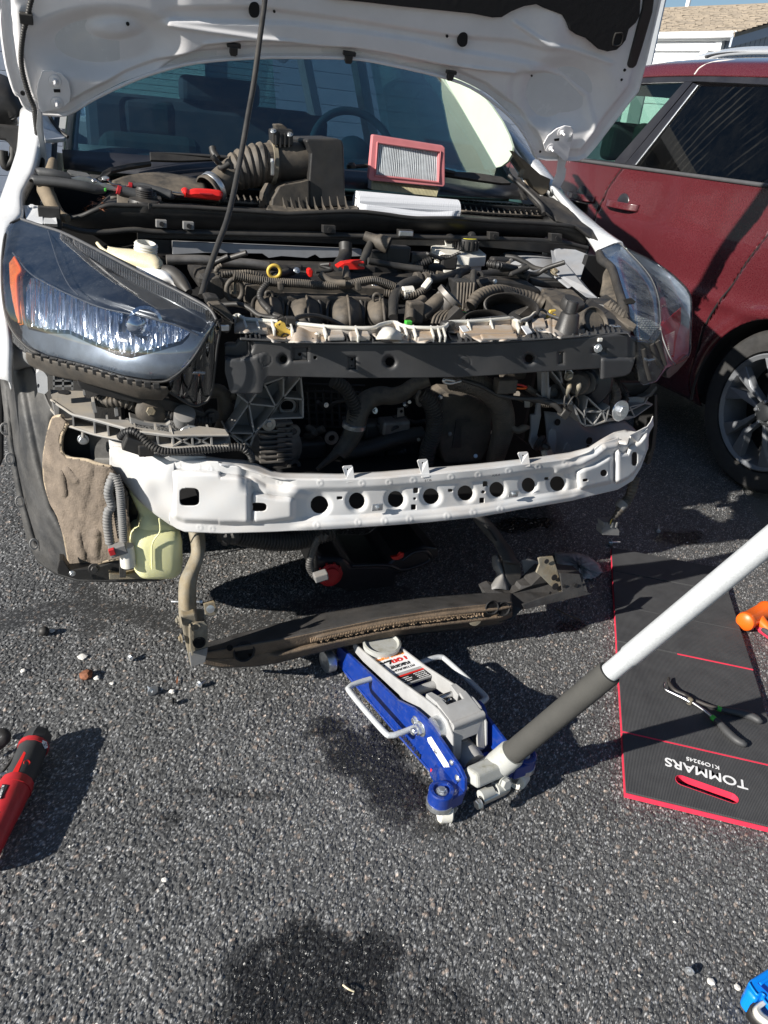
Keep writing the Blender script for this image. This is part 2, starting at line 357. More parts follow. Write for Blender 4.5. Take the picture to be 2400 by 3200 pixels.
def hexbolt(name, loc, axis, r, m='zinc', parent=None, wash=1.7, shank=0.0, **k):
    loc = Vector(loc); ax = Vector(axis).normalized()
    g = [lathe_g([(r*wash*0.96, 0), (r*wash, r*0.1), (r*wash*0.94, r*0.22)], loc, ax, 20), lathe_g([(r, r*0.2), (r, r*0.85), (r*0.86, r*1.0)], loc, ax, 6)]
    if shank: g.append(lathe_g([(r*0.55, -shank), (r*0.6, -shank*0.95), (r*0.6, 0)], loc, ax, 12))
    V, F = join(g); return obj(name, V, F, m, parent, auto=30, **k)
def sheet(name, xs, top, bot, ny, mapf, m, parent=None, holes=(), solid=0.003, soff=1.0, keep=None, smooth=True, **k):
    # a pressed sheet: columns xs, edges top(x) / bot(x), mapf(x, y) -> 3-D; holes (cx, cy, rx, ry, power) are cut through
    xs = np.asarray(xs, float); t = np.linspace(0, 1, ny)
    X = np.repeat(xs[None, :], ny, 0); Yt = np.array([top(x) for x in xs]); Yb = np.array([bot(x) for x in xs])
    Q = Yt[None, :]*(1-t[:, None])+Yb[None, :]*t[:, None]; ins = np.zeros_like(X, bool)
    for h in holes:
        cx, cy, rx, ry = h[:4]; p = h[4] if len(h) > 4 else 2.0
        dx, dy = (X-cx)/rx, (Q-cy)/ry; d = (np.abs(dx)**p+np.abs(dy)**p)**(1/p); i_ = (d < 1) & (d > 1e-6); ins |= d < 1
        nb = np.zeros_like(ins); o_ = ~(d < 1)
        nb[1:] |= o_[:-1]; nb[:-1] |= o_[1:]; nb[:, 1:] |= o_[:, :-1]; nb[:, :-1] |= o_[:, 1:]
        nb[1:, 1:] |= o_[:-1, :-1]; nb[:-1, :-1] |= o_[1:, 1:]; nb[1:, :-1] |= o_[:-1, 1:]; nb[:-1, 1:] |= o_[1:, :-1]
        s_ = i_ & nb; X[s_] = cx+(X[s_]-cx)/d[s_]; Q[s_] = cy+(Q[s_]-cy)/d[s_]
    P = mapf(X, Q); nx = len(xs); idx = np.arange(ny*nx).reshape(ny, nx)
    drop = ins[:-1, :-1] & ins[1:, :-1] & ins[:-1, 1:] & ins[1:, 1:]
    if keep is not None: drop |= ~keep((X[:-1, :-1]+X[1:, 1:])/2, (Q[:-1, :-1]+Q[1:, 1:])/2)
    F = np.stack([idx[:-1, :-1], idx[1:, :-1], idx[1:, 1:], idx[:-1, 1:]], -1)[~drop]
    used = np.zeros(ny*nx, bool); used[F.ravel()] = True; rem = np.cumsum(used)-1
    return obj(name, P.reshape(-1, 3)[used], rem[F], m, parent, smooth=smooth, solid=solid, soff=soff, **k)
def lin(*kp):
    a = np.array(kp, float); return lambda x: np.interp(x, a[:, 0], a[:, 1])
def sstep(a, b, x): t = np.clip((x-a)/(b-a), 0, 1); return t*t*(3-2*t)
def pdist(X, Y, line):
    D = np.full(X.shape, 1e9)
    for (x0, y0), (x1, y1) in zip(line, line[1:]):
        dx, dy = x1-x0, y1-y0; t = np.clip(((X-x0)*dx+(Y-y0)*dy)/(dx*dx+dy*dy), 0, 1)
        D = np.minimum(D, np.hypot(X-x0-t*dx, Y-y0-t*dy))
    return D
def polyfit2(pts, deg=2):
    a = np.array(pts, float); x, y, z = a[:, 0]/500, a[:, 1]/500, a[:, 2]
    f = lambda x, y: np.stack([x**i*y**j for i in range(deg+1) for j in range(deg+1-i)], -1)
    c = np.linalg.lstsq(f(x, y), z, rcond=None)[0]
    return lambda X, Y: f(np.asarray(X, float)/500, np.asarray(Y, float)/500) @ c
def loft(name, rows, m, parent=None, n=32, p=4.0, **k):
    # rounded body: rows of (y, left x, right x, centre Y, half depth) seen in the photograph
    V, F = [], []
    for y, xl, xr, Yc, hd_ in rows:
        a, b = A(xl, y, Yc), A(xr, y, Yc); c = (a+b)/2; h = (b-a)/2
        for j in range(n):
            g = 2*math.pi*j/n; cs, sn = math.cos(g), math.sin(g); V.append(c+h*math.copysign(abs(cs)**(2/p), cs)+Vector((0, hd_*math.copysign(abs(sn)**(2/p), sn), 0)))
    for i in range(len(rows)-1):
        for j in range(n): F.append((i*n+j, i*n+(j+1) % n, (i+1)*n+(j+1) % n, (i+1)*n+j))
    F += [tuple(range(n))[::-1], tuple((len(rows)-1)*n+j for j in range(n))]
    return obj(name, V, F, m, parent, auto=50, **k)
def text(name, s, loc, xdir, ydir, size, m, parent=None, bold=0.0, shear=0.0, depth=0.0003):
    c = bpy.data.curves.new(name, 'FONT'); c.body = s; c.size = size; c.align_x = 'CENTER'; c.align_y = 'CENTER'; c.extrude = depth; c.offset = bold; c.shear = shear
    t = bpy.data.objects.new(name+'_tmp', c); COL.objects.link(t)
    dg = bpy.context.evaluated_depsgraph_get(); me = bpy.data.meshes.new_from_object(t.evaluated_get(dg)); bpy.data.objects.remove(t)
    X = Vector(xdir).normalized(); Yd = Vector(ydir); Yd = (Yd-X*Yd.dot(X)).normalized(); Z = X.cross(Yd)
    R = Matrix((X, Yd, Z)).transposed()
    base = org(parent); n = len(me.vertices); co = np.empty(n*3); me.vertices.foreach_get('co', co); co = co.reshape(-1, 3)
    W = co @ np.array(R).T+np.array(loc)-np.array(base); me.vertices.foreach_set('co', W.ravel()); me.update()
    me.materials.clear(); me.materials.append(M(m)); me.name = name
    o = bpy.data.objects.new(name, me); COL.objects.link(o); ORG[o.name] = base
    if parent: o.parent = parent
    return o
# ------------------------------------------------------------------ ground
rng = np.random.default_rng(7)
def value_noise(x, y, cell, seed):
    gx, gy = x/cell, y/cell; ix, iy = np.floor(gx).astype(int), np.floor(gy).astype(int); fx, fy = gx-ix, gy-iy
    fx = fx*fx*(3-2*fx); fy = fy*fy*(3-2*fy)
    def h(a, b):
        n = (a*73856093) ^ (b*19349663) ^ (seed*83492791); n = (n ^ (n >> 13))*1274126177 & 0x7fffffff; n = (n ^ (n >> 16)) & 0xffff
        return n/65535.0
    return (h(ix, iy)*(1-fx)+h(ix+1, iy)*fx)*(1-fy)+(h(ix, iy+1)*(1-fx)+h(ix+1, iy+1)*fx)*fy
def hash2(a, b, s):
    n = (a*374761393+b*668265263+s*2246822519) & 0xffffffff; n = ((n ^ (n >> 13))*1274126177) & 0xffffffff; return ((n ^ (n >> 16)) & 0xffff)/65535.0
def stones(x, y, cell, seed, rmin, rmax, hk):
    ix, iy = np.floor(x/cell).astype(np.int64), np.floor(y/cell).astype(np.int64)
    best = np.zeros_like(x); bid = np.zeros_like(x); bid2 = np.zeros_like(x)
    for dx in (-1, 0, 1):
        for dy in (-1, 0, 1):
            a, b = ix+dx, iy+dy
            cx = (a+hash2(a, b, seed))*cell; cy = (b+hash2(a, b, seed+1))*cell; r = rmin+(rmax-rmin)*hash2(a, b, seed+2)
            an = hash2(a, b, seed+3)*3.14; e = 0.75+0.5*hash2(a, b, seed+4)
            ux, uy = (x-cx)*np.cos(an)+(y-cy)*np.sin(an), -(x-cx)*np.sin(an)+(y-cy)*np.cos(an)
            q = 1-((ux/(r*e))**2+(uy/(r/e))**2)
            tilt = (hash2(a, b, seed+5)-.5)*ux/r*0.5+(hash2(a, b, seed+6)-.5)*uy/r*0.5
            h = np.where(q > 0, np.minimum(np.sqrt(np.maximum(q, 0)), 0.8)*(1+tilt), 0)*r*hk*(0.6+0.6*hash2(a, b, seed+7))
            up = h > best; best = np.where(up, h, best); bid = np.where(up, hash2(a, b, seed+8), bid); bid2 = np.where(up, hash2(a, b, seed+9), bid2)
    return best, bid, bid2
def build_asphalt():
    NY, NX = 900, 980; t = np.linspace(0, 1, NY)
    Y = -1.22+(t*0.62+t*t*0.38)*2.95
    s = np.linspace(0, 1, NX); YY = np.repeat(Y[:, None], NX, 1)
    XL = -1.28-0.10*(Y+1.22); XR = 0.62+0.62*(Y+1.22)
    XX = XL[:, None]+(XR-XL)[:, None]*s[None]
    XX = XX+(hash2(np.arange(NY)[:, None]+0*XX.astype(np.int64), np.arange(NX)[None]+0*XX.astype(np.int64), 99)-.5)*0.0009
    h1, id1, id1b = stones(XX, YY, 0.0078, 11, 0.0026, 0.0056, 0.8)
    h2, id2, id2b = stones(XX+5, YY+3, 0.0042, 41, 0.0013, 0.0028, 0.8)
    h2 = h2+0.0006
    H = np.maximum(h1, h2); big = h1 > h2
    und = value_noise(XX, YY, 0.16, 5)*0.004+value_noise(XX, YY, 0.03, 6)*0.0016
    rid = np.where(big, id1, id2); rid2 = np.where(big, id1b, id2b)
    # oil stains, tar seam (marks with a shape of their own)
    nz = value_noise(XX, YY, 0.06, 21)*0.5+value_noise(XX, YY, 0.02, 22)*0.3+value_noise(XX, YY, 0.18, 23)*0.5
    def blot(px, py, rx, ry, k=1.0, rot=0):
        c = hitZ(px, py, 0); dx, dy = XX-c[0], YY-c[1]; cr, sr = math.cos(rot), math.sin(rot)
        d = np.sqrt(((dx*cr+dy*sr)/rx)**2+((-dx*sr+dy*cr)/ry)**2)
        return np.clip((1.2-d+(nz-0.62)*1.2)*2.2, 0, 1)*k
    oil = np.maximum.reduce([blot(1030, 3060, .17, .10, 1.1), blot(860, 3150, .14, .08, 0.8), blot(1170, 2410, .085, .15, 1.05, .3), blot(1210, 2320, .045, .09, 1.1), blot(1250, 2520, .06, .05, .8), blot(1330, 3180, .10, .05, .6),
                             blot(1780, 1960, .06, .03, .9), blot(530, 2560, .03, .03, .7), blot(700, 2480, .16, .012, .5, -.35), blot(1640, 1640, .12, .05, 1), blot(2120, 1680, .1, .05, 1)])
    seamline = [hitZ(x, y, 0)[:2] for x, y in ((-200, 1985), (0, 1950), (150, 1910), (240, 1890), (330, 1900), (450, 1925), (560, 1950), (700, 1960), (860, 1930), (1000, 1880), (1250, 1850))]
    sd_ = pdist(XX, YY, seamline); sw = 0.042+0.018*value_noise(XX, YY, .11, 31)
    s2_ = [hitZ(x, y, 0)[:2] for x, y in ((250, 1840), (300, 1900), (290, 1960))]
    sd_ = np.minimum(sd_, pdist(XX, YY, s2_)*1.1)
    seam = 1-sstep(0.55, 1.05, sd_/sw)
    H = H*(1-0.82*seam)+und*(1-0.3*seam)+0.0022*seam
    patch = value_noise(XX, YY, 0.25, 61)
    lum = 0.046+0.038*rid*rid+0.018*patch
    lum = np.where(rid2 > 0.94, 0.14+0.30*rid, lum)                 # pale stones
    lum = np.where(big & (rid2 > 0.93), 0.10+0.12*rid, lum)
    fine = hash2((XX*420).astype(np.int64), (YY*420).astype(np.int64), 77)
    low = sstep(0.0022, 0.0008, H-und)
    lum = lum+low*0.03
    lum = np.where((fine > 0.84), lum+0.55*(fine-0.84)/0.16*(0.3+0.7*rid), lum)
    warm = np.where(rid2 > 0.965, 1.0, 0.0)
    lum = lum*(1-0.80*np.clip(oil, 0, 1))*(1-0.42*seam)
    col = np.stack([lum*(0.975+0.22*warm), lum*(0.985), lum*(0.99-0.15*warm), 1-0.75*np.clip(oil, 0, 1)], -1)
    V = np.stack([XX, YY, H-0.004], -1).reshape(-1, 3); idx = np.arange(NY*NX).reshape(NY, NX)
    F = np.stack([idx[:-1, :-1], idx[:-1, 1:], idx[1:, 1:], idx[1:, :-1]], -1).reshape(-1, 4)
    me = bpy.data.meshes.new('asphalt'); me.vertices.add(len(V)); me.vertices.foreach_set('co', V.ravel())
    me.loops.add(F.size); me.loops.foreach_set('vertex_index', F.ravel().astype(np.int32)); me.polygons.add(len(F))
    me.polygons.foreach_set('loop_start', np.arange(0, F.size, 4, dtype=np.int32)); me.update(calc_edges=True)
    me.polygons.foreach_set('use_smooth', np.zeros(len(F), bool))
    a = me.color_attributes.new('stone', 'FLOAT_COLOR', 'POINT'); a.data.foreach_set('color', col.reshape(-1).astype(np.float32))
    o = bpy.data.objects.new('asphalt', me); COL.objects.link(o); tag(o, kind='structure')
    m = bpy.data.materials.new('asphalt'); m.use_nodes = True; nt = m.node_tree; L = nt.links; b = nt.nodes['Principled BSDF']
    at = nn(nt, 'ShaderNodeVertexColor', layer_name='stone'); tc = nn(nt, 'ShaderNodeTexCoord')
    n = nn(nt, 'ShaderNodeTexNoise', Scale=900.0, Detail=3.0); L.new(tc.outputs['Object'], n.inputs['Vector'])
    mr = nn(nt, 'ShaderNodeMapRange'); mr.inputs['From Min'].default_value = .3; mr.inputs['From Max'].default_value = .7; mr.inputs['To Min'].default_value = 0.55; mr.inputs['To Max'].default_value = 1.5; L.new(n.outputs['Fac'], mr.inputs['Value'])
    mx = nn(nt, 'ShaderNodeMix', data_type='RGBA', blend_type='MULTIPLY'); mx.inputs['Factor'].default_value = 1; L.new(at.outputs['Color'], mx.inputs['A']); L.new(mr.outputs[0], mx.inputs['B'])
    vo = nn(nt, 'ShaderNodeTexVoronoi', Scale=260.0); L.new(tc.outputs['Object'], vo.inputs['Vector']); lt = nn(nt, 'ShaderNodeMath', operation='LESS_THAN'); lt.inputs[1].default_value = 0.2; L.new(vo.outputs['Distance'], lt.inputs[0])
    sc = nn(nt, 'ShaderNodeSeparateColor'); L.new(vo.outputs['Color'], sc.inputs[0]); g2 = nn(nt, 'ShaderNodeMath', operation='GREATER_THAN'); g2.inputs[1].default_value = 0.72; L.new(sc.outputs[0], g2.inputs[0])
    mu = nn(nt, 'ShaderNodeMath', operation='MULTIPLY'); L.new(lt.outputs[0], mu.inputs[0]); L.new(g2.outputs[0], mu.inputs[1])
    mu2 = nn(nt, 'ShaderNodeMath', operation='MULTIPLY'); L.new(mu.outputs[0], mu2.inputs[0]); L.new(at.outputs['Alpha'], mu2.inputs[1])
    m2 = nn(nt, 'ShaderNodeMix', data_type='RGBA'); m2.inputs['B'].default_value = (0.5, 0.49, 0.46, 1); L.new(mu2.outputs[0], m2.inputs['Factor']); L.new(mx.outputs['Result'], m2.inputs['A'])
    L.new(m2.outputs['Result'], b.inputs['Base Color'])
    rr = nn(nt, 'ShaderNodeMapRange'); rr.inputs['From Min'].default_value = 0.25; rr.inputs['To Min'].default_value = 0.22; rr.inputs['To Max'].default_value = 0.5; L.new(at.outputs['Alpha'], rr.inputs['Value']); L.new(rr.outputs[0], b.inputs['Roughness'])
    bp = nn(nt, 'ShaderNodeBump', Strength=0.6, Distance=0.001); L.new(n.outputs['Fac'], bp.inputs['Height']); L.new(bp.outputs[0], b.inputs['Normal'])
    me.materials.append(m)
    # the lot beyond the close-up: the same surface where stones merge
    m3 = bpy.data.materials.new('asphalt_far'); m3.use_nodes = True; nt = m3.node_tree; L = nt.links; b = nt.nodes['Principled BSDF']; tc = nn(nt, 'ShaderNodeTexCoord')
    v = nn(nt, 'ShaderNodeTexVoronoi', Scale=95.0); L.new(tc.outputs['Object'], v.inputs['Vector']); n = nn(nt, 'ShaderNodeTexNoise', Scale=260.0, Detail=6.0); L.new(tc.outputs['Object'], n.inputs['Vector'])
    cr = nn(nt, 'ShaderNodeValToRGB'); cr.color_ramp.elements[0].position = .35; cr.color_ramp.elements[0].color = (.035, .035, .036, 1); cr.color_ramp.elements[1].position = .72; cr.color_ramp.elements[1].color = (.22, .217, .21, 1)
    L.new(n.outputs['Fac'], cr.inputs[0]); L.new(cr.outputs[0], b.inputs['Base Color']); b.inputs['Roughness'].default_value = .6
    bp = nn(nt, 'ShaderNodeBump', Strength=1.0, Distance=0.006); bp.invert = True; L.new(v.outputs['Distance'], bp.inputs['Height']); L.new(bp.outputs[0], b.inputs['Normal'])
    g = obj('ground', [(-80, -60, -.008), (80, -60, -.008), (80, 120, -.008), (-80, 120, -.008)], [(0, 1, 2, 3)], m3, at=(0, 0, -.008)); tag(g, kind='structure')
build_asphalt()

# ------------------------------------------------------------------ white building behind the cars
bw = thing('white_building', 'white building corner with sunlit trim behind the two parked cars', 'building', (0, 6.2, 0))
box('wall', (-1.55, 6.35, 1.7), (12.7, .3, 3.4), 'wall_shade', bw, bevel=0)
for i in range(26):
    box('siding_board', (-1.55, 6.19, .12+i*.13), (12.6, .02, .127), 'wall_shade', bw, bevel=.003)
cx0 = hitY(2043, 100, 6.1)[0]
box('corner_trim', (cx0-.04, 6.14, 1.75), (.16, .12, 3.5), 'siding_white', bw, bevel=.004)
box('side_trim', (cx0+.08, 6.26, 1.75), (.1, .16, 3.5), 'siding_shaded', bw, bevel=.004)
box('roof', (-1.55, 6.6, 3.5), (13.2, 1.4, .14), 'siding_white', bw)
dr = box('door', (-.1, 6.16, 1.1), (1.0, .05, 2.1), 'siding_white', bw, bevel=.004)
lathe('knob', [(.0, 0), (.035, .01), (.035, .05), (.0, .07)], (-.47, 6.13, 1.15), 'chrome', dr, axis=(0, -1, 0))
# ------------------------------------------------------------------ neighbouring house, built in its own frame: x along the eave, y up the roof
pa = AY = A(2090, 105, 12.0); pb = Vector(hitZ(2270, 102, pa.z)); ez = pa.z; HC = Vector((pb.x, pb.y, 0)); th_h = math.atan2(pb.y-pa.y, pb.x-pa.x)
hs = thing('house', 'low house with brown shingle roof and white garage door beyond the minivan', 'house', (0, 0, 0))
He = Vector((math.cos(th_h), math.sin(th_h), 0)); Hg = Vector((-math.sin(th_h), math.cos(th_h), 0)); SL = .267
rp = AY; nrm = He.cross(Hg+Vector((0, 0, SL))); dd = Vector(rays(2105., 25.)); Cm = Vector(CAMP); tt = (rp-Cm).dot(nrm)/dd.dot(nrm); RD = ((Cm+dd*tt)-pb).dot(Hg)
box('front_wall', (-4.5, .16, ez/2-.05), (9, .3, ez-.1), 'siding_white', hs, bevel=0)
for i in range(7): box('door_panel', (-2.15, -.015, .22+i*.4), (3.4, .04, .39), 'siding_white', hs, bevel=.006)
box('door_header', (-2.2, -.03, ez-.20), (4.2, .07, .14), 'siding_white', hs, bevel=.006)
box('door_post', (-.30, -.03, ez/2-.1), (.14, .09, ez-.2), 'siding_white', hs, bevel=.006)
box('corner_post', (-.05, -.03, ez/2-.06), (.12, .10, ez-.12), 'siding_white', hs, bevel=.006)
box('fascia', (-4.4, -.10, ez-.06), (9.3, .04, .14), 'siding_white', hs, bevel=.005)
box('gutter', (-4.4, -.17, ez-.05), (9.3, .10, .10), 'siding_white', hs, bevel=.02)
slab('gable_wall', [(.0, .02, 0), (.0, RD*2, 0), (.0, RD, ez+RD*SL-.1), (.0, .02, ez-.1)], (-.2, 0, 0), 'siding_shaded', hs, bevel=0)
for i in range(34):
    y = .12+i*.16; z1 = ez-.12+min(y, 2*RD-y)*SL; box('board', (.012, y, (z1+ez*.80)/2), (.03, .145, z1-ez*.80), 'siding_shaded', hs, bevel=.005)
for i in range(int(ez*.8/.15)): box('lap_board', (.016, 3.0, .08+i*.15), (.03, 5.9, .14), 'siding_shaded', hs, bevel=.005)
slab('rake_board', [(.26, -.2, ez-.06), (.26, RD, ez+RD*SL-.02), (.26, RD, ez+RD*SL-.22), (.26, -.2, ez-.24)], (-.04, 0, 0), 'siding_shaded', hs, bevel=.004)
slab('soffit', [(.22, -.15, ez-.09), (.22, RD, ez+RD*SL-.07), (.0, RD, ez+RD*SL-.07), (.0, -.15, ez-.09)], (0, 0, .03), 'siding_shaded', hs, bevel=0)
V, F = [], []; r_ = random.Random(3); nr = int(RD/.16)+1
def rz(y): return ez+.02+y*SL
for i in range(nr):
    y0 = -.2+i*.16; x = -9.2+r_.random()*.2
    while x < .28:
        wd = .12+.16*r_.random(); z0 = rz(y0)+.012+.014*r_.random(); z1 = rz(y0+.175)+.003; n = len(V); x1 = min(x+wd-.008, .29)
        V += [(x, y0, z0-.02), (x1, y0, z0-.02), (x1, y0, z0), (x, y0, z0), (x1, y0+.175, z1), (x, y0+.175, z1)]; F += [(n, n+1, n+2, n+3), (n+3, n+2, n+4, n+5)]; x += wd
tag(obj('shingles', V, F, 'shingle', hs), kind='stuff')
slab('roof_deck', [(-9.2, -.19, rz(-.19)-.012), (.27, -.19, rz(-.19)-.012), (.27, RD, rz(RD)-.012), (-9.2, RD, rz(RD)-.012)], (0, 0, -.05), 'shingle', hs, bevel=0)
slab('back_roof', [(-9.2, RD, rz(RD)), (.27, RD, rz(RD)), (.27, RD*2, rz(0)), (-9.2, RD*2, rz(0))], (0, 0, -.05), 'shingle', hs, bevel=0)
dv = Vector(rays(2156., 20.)); tv = (rp-Cm).dot(nrm)/dv.dot(nrm); vq = Cm+dv*tv-pb; vx = vq.dot(He); vy = vq.dot(Hg)
lathe('roof_vent', [(.05, -.1), (.05, .16), (.085, .17), (.085, .25), (.03, .27)], (vx, vy-.1, rz(vy)-.0), 'siding_white', hs)
hs.location = HC; hs.rotation_euler = (0, 0, th_h)
# ------------------------------------------------------------------ white car parked behind the minivan
wc = thing('white_car', 'white car whose long roof shows above the maroon minivan roof', 'car', (5.2, 3.2, 0))
pr = [(2205, 184), (2235, 170), (2290, 161), (2400, 158), (2560, 164)]
Yw = 4.2
rows = []
for d, dz in ((0, 0), (.25, .05), (1.0, .06), (1.4, 0), (1.5, -.25)):
    rows.append([A(x, y, Yw)+Vector((d*1.1*(1-i/4), d, dz*(.4+.15*i))) for i, (x, y) in enumerate(pr)])
rows.insert(0, [A(x, y+13, Yw-.03) for x, y in pr])
surf('roof', rows, 'white_paint', wc, solid=.01)
c0, c1 = rows[1][0], rows[1][-1]
box('body', ((c0.x+c1.x)/2+.6, Yw+.7, .62), (c1.x-c0.x+2.8, 1.5, .75), 'white_paint', wc, bevel=.12, seg=4)
slab('side_window', [rows[0][0]+Vector((.15, .03, -.02)), rows[0][-1]+Vector((0, .03, -.02)), Vector((c1.x+.3, Yw-.02, 1.0)), Vector((c0.x-.3, Yw-.02, 1.0))], (0, .01, 0), 'tinted_glass', wc)
for sx in (-.9, 1.4):
    lathe('wheel', [(.2, 0), (.33, .02), (.33, .2), (.2, .22)], ((c0.x+c1.x)/2+sx, Yw-.06, .33), 'tyre_rubber', wc, axis=(0, 1, 0))
rl_ = [A(x, y, Yw-.02) for x, y in ((2205, 178), (2240, 171), (2300, 166), (2400, 165), (2500, 168))]
tube('roof_rail', rl_, .012, 'trim_grey', wc)

# ------------------------------------------------------------------ maroon minivan
XV = 1.787
van = thing('minivan', 'dark maroon minivan with tinted windows parked beside the white car', 'car', (2.6, 2.2, 0))
def bodyX(Y, Z):
    Z = np.asarray(Z, float)
    x = XV+0.10*sstep(.45, .15, Z)**2+0.012*sstep(.6, .4, Z)-0.012*np.exp(-((Z-.71)/.03)**2)+0.035*sstep(.85, 1.17, Z)-.012*sstep(.72, .95, Z)
    x = x+0.02*sstep(.50, .30, np.hypot(np.asarray(Y)-.74, Z-.34))*0-0.012*np.exp(-((np.hypot(np.asarray(Y)-.74, Z-.34)-.40)/.03)**2)
    return x+0.10*sstep(3.2, 4.8, Y)**2+0.12*sstep(.2, -.5, Y)**2
def vmap(X, Q): Z = -Q; return np.stack([bodyX(X, Z), X, Z], -1)
s2y = lambda Z: np.interp(Z, [.3, .584, .803, 1.004, 1.18], [1.165, 1.153, 1.053, .962, .90])
s1y = lambda Z: np.interp(Z, [.3, .91, 1.077, 1.18], [2.115, 2.099, 2.061, 1.985])
wh = (.74, -.34, .375, .375); wh2 = (3.75, -.34, .375, .375)
def vpanel(name, y0, y1, keep, holes=()):
    return sheet(name, np.arange(y0, y1, .012), lambda x: -1.175, lambda x: -.24, 76, vmap, 'maroon_paint', van, holes=holes, solid=.004, soff=-1, keep=keep)
g = .0035
vpanel('sliding_door', .88, 2.16, lambda X, Q: (X > s2y(-Q)+g) & (X < s1y(-Q)-g) & (np.hypot(X-.74, Q+.34) > .385), [wh])
vpanel('quarter_panel', -.40, 1.20, lambda X, Q: (X < s2y(-Q)-g), [wh])
vpanel('front_door', 1.93, 3.16, lambda X, Q: (X > s1y(-Q)+g) & (X < 3.12))
vpanel('front_fender', 3.125, 4.75, lambda X, Q: X > 3.13, [wh2])
box('inner_body', (XV+.95, 2.15, .72), (1.80, 4.9, .88), 'black_void', van, bevel=0) if False else None
V, F = join([box_g((XV+.97, 2.55, .70), (1.80, 3.0, .9)), box_g((XV+1.1, .05, .75), (1.5, .75, .8)), box_g((XV+1.15, .75, .85), (1.35, .9, .6)), box_g((XV+1.1, 4.35, .7), (1.5, .6, .7))])
obj('inner_body', V, F, 'black_void', van)
# seams, belt moulding
def vline(pts, off=0): return [Vector((float(bodyX(y, z))-off, y, z)) for y, z in pts]
tube('belt_moulding', [Vector((XV+.018, y, 1.172)) for y in (1.06, 1.5, 1.9, 2.3, 2.9)], .009, 'trim_grey', van, flat=1.0)
tube('rear_moulding', [Vector((XV+.018, 1.06, 1.172)), Vector((XV+.03, 1.00, 1.19)), Vector((XV+.04, .97, 1.23))], .009, 'trim_grey', van)
tube('door_seam', [Vector((float(bodyX(y, z))-.001, y, z)) for z, y in ((.30, 1.165), (.45, 1.16), (.584, 1.153), (.70, 1.105), (.803, 1.053), (.90, 1.01), (1.004, .962), (1.16, .91))], .0045, 'black_void', van, sides=6)
tube('door_seam', [Vector((float(bodyX(y, z))-.001, y, z)) for z, y in ((.3, 2.115), (.6, 2.108), (.91, 2.099), (1.0, 2.085), (1.077, 2.061), (1.165, 1.995))], .004, 'black_void', van, sides=6)
# fuel door ring
fc = (.80, .90); tube('fuel_door', [Vector((float(bodyX(0, .9))-.001, fc[0]+.10*math.cos(a), fc[1]+.085*math.sin(a))) for a in np.linspace(0, 6.28, 25)[:-1]], .0025, 'gloss_black', van, closed=True, k=2, sides=6)
# glass house
def streaks():
    m = glass('streaked_glass', (0.02, 0.02, 0.022), 0.035, 0.02, dirt=0.01); nt = m.node_tree; L = nt.links; o = nt.nodes['Material Output']; src = o.inputs[0].links[0].from_socket
    tc = nn(nt, 'ShaderNodeTexCoord'); mp = nn(nt, 'ShaderNodeMapping'); mp.inputs['Location'].default_value = (0, 1.55, -.70); mp.inputs['Scale'].default_value = (0, 1, 1); L.new(tc.outputs['Object'], mp.inputs[0])
    wv = nn(nt, 'ShaderNodeTexWave', Scale=8.0, Distortion=2.2, Detail=3.0, wave_type='RINGS', rings_direction='X'); L.new(mp.outputs[0], wv.inputs['Vector'])
    n = nn(nt, 'ShaderNodeTexNoise', Scale=4.0, Detail=5.0); L.new(tc.outputs['Object'], n.inputs['Vector'])
    a = nn(nt, 'ShaderNodeMapRange'); a.inputs['From Min'].default_value = .80; a.inputs['To Max'].default_value = .03; L.new(wv.outputs['Fac'], a.inputs['Value'])
    b = nn(nt, 'ShaderNodeMapRange'); b.inputs['From Min'].default_value = .47; b.inputs['From Max'].default_value = .66; L.new(n.outputs['Fac'], b.inputs['Value'])
    mu = nn(nt, 'ShaderNodeMath', operation='MULTIPLY'); L.new(a.outputs[0], mu.inputs[0]); L.new(b.outputs[0], mu.inputs[1])
    df = nn(nt, 'ShaderNodeBsdfDiffuse'); df.inputs[0].default_value = (.5, .48, .42, 1); mx = nn(nt, 'ShaderNodeMixShader'); L.new(mu.outputs[0], mx.inputs[0]); L.new(src, mx.inputs[1]); L.new(df.outputs[0], mx.inputs[2]); L.new(mx.outputs[0], o.inputs[0])
streaks()
def gx(Z): return XV+.022+max(0, Z-1.175)*.36
def gpt(y, z, off=0): return Vector((gx(z)-off, y, z))
def gslab(name, yz, m, th=.006, off=0.0, parent=van, **k): return slab(name, [gpt(y, z, off) for y, z in yz], (th, 0, 0), m, parent, **k)
gslab('sliding_window', [(1.07, 1.20), (1.10, 1.182), (1.5, 1.18), (1.90, 1.18), (1.745, 1.53), (1.24, 1.525), (.95, 1.50), (.93, 1.25)], 'streaked_glass')
gslab('front_window', [(2.09, 1.185), (2.9, 1.185), (2.62, 1.42), (2.35, 1.53), (1.86, 1.545)], 'green_glass')
gslab('pillar_trim', [(1.905, 1.182), (1.985, 1.182), (1.79, 1.545), (1.75, 1.535)], 'gloss_black', .03, .004)
gslab('door_pillar', [(1.99, 1.182), (2.085, 1.182), (1.855, 1.55), (1.798, 1.55)], 'gloss_black', .03, .002)
gslab('chrome_strip', [(1.896, 1.185), (1.906, 1.185), (1.752, 1.535), (1.742, 1.535)], 'zinc', .01, .008)
gslab('quarter_window', [(-.2, 1.2), (.88, 1.2), (.90, 1.25), (.92, 1.5), (.1, 1.48)], 'tinted_glass')
gslab('rear_pillar', [(.89, 1.19), (1.055, 1.19), (.935, 1.26), (.95, 1.51), (.92, 1.51)], 'gloss_black', .03, .002)
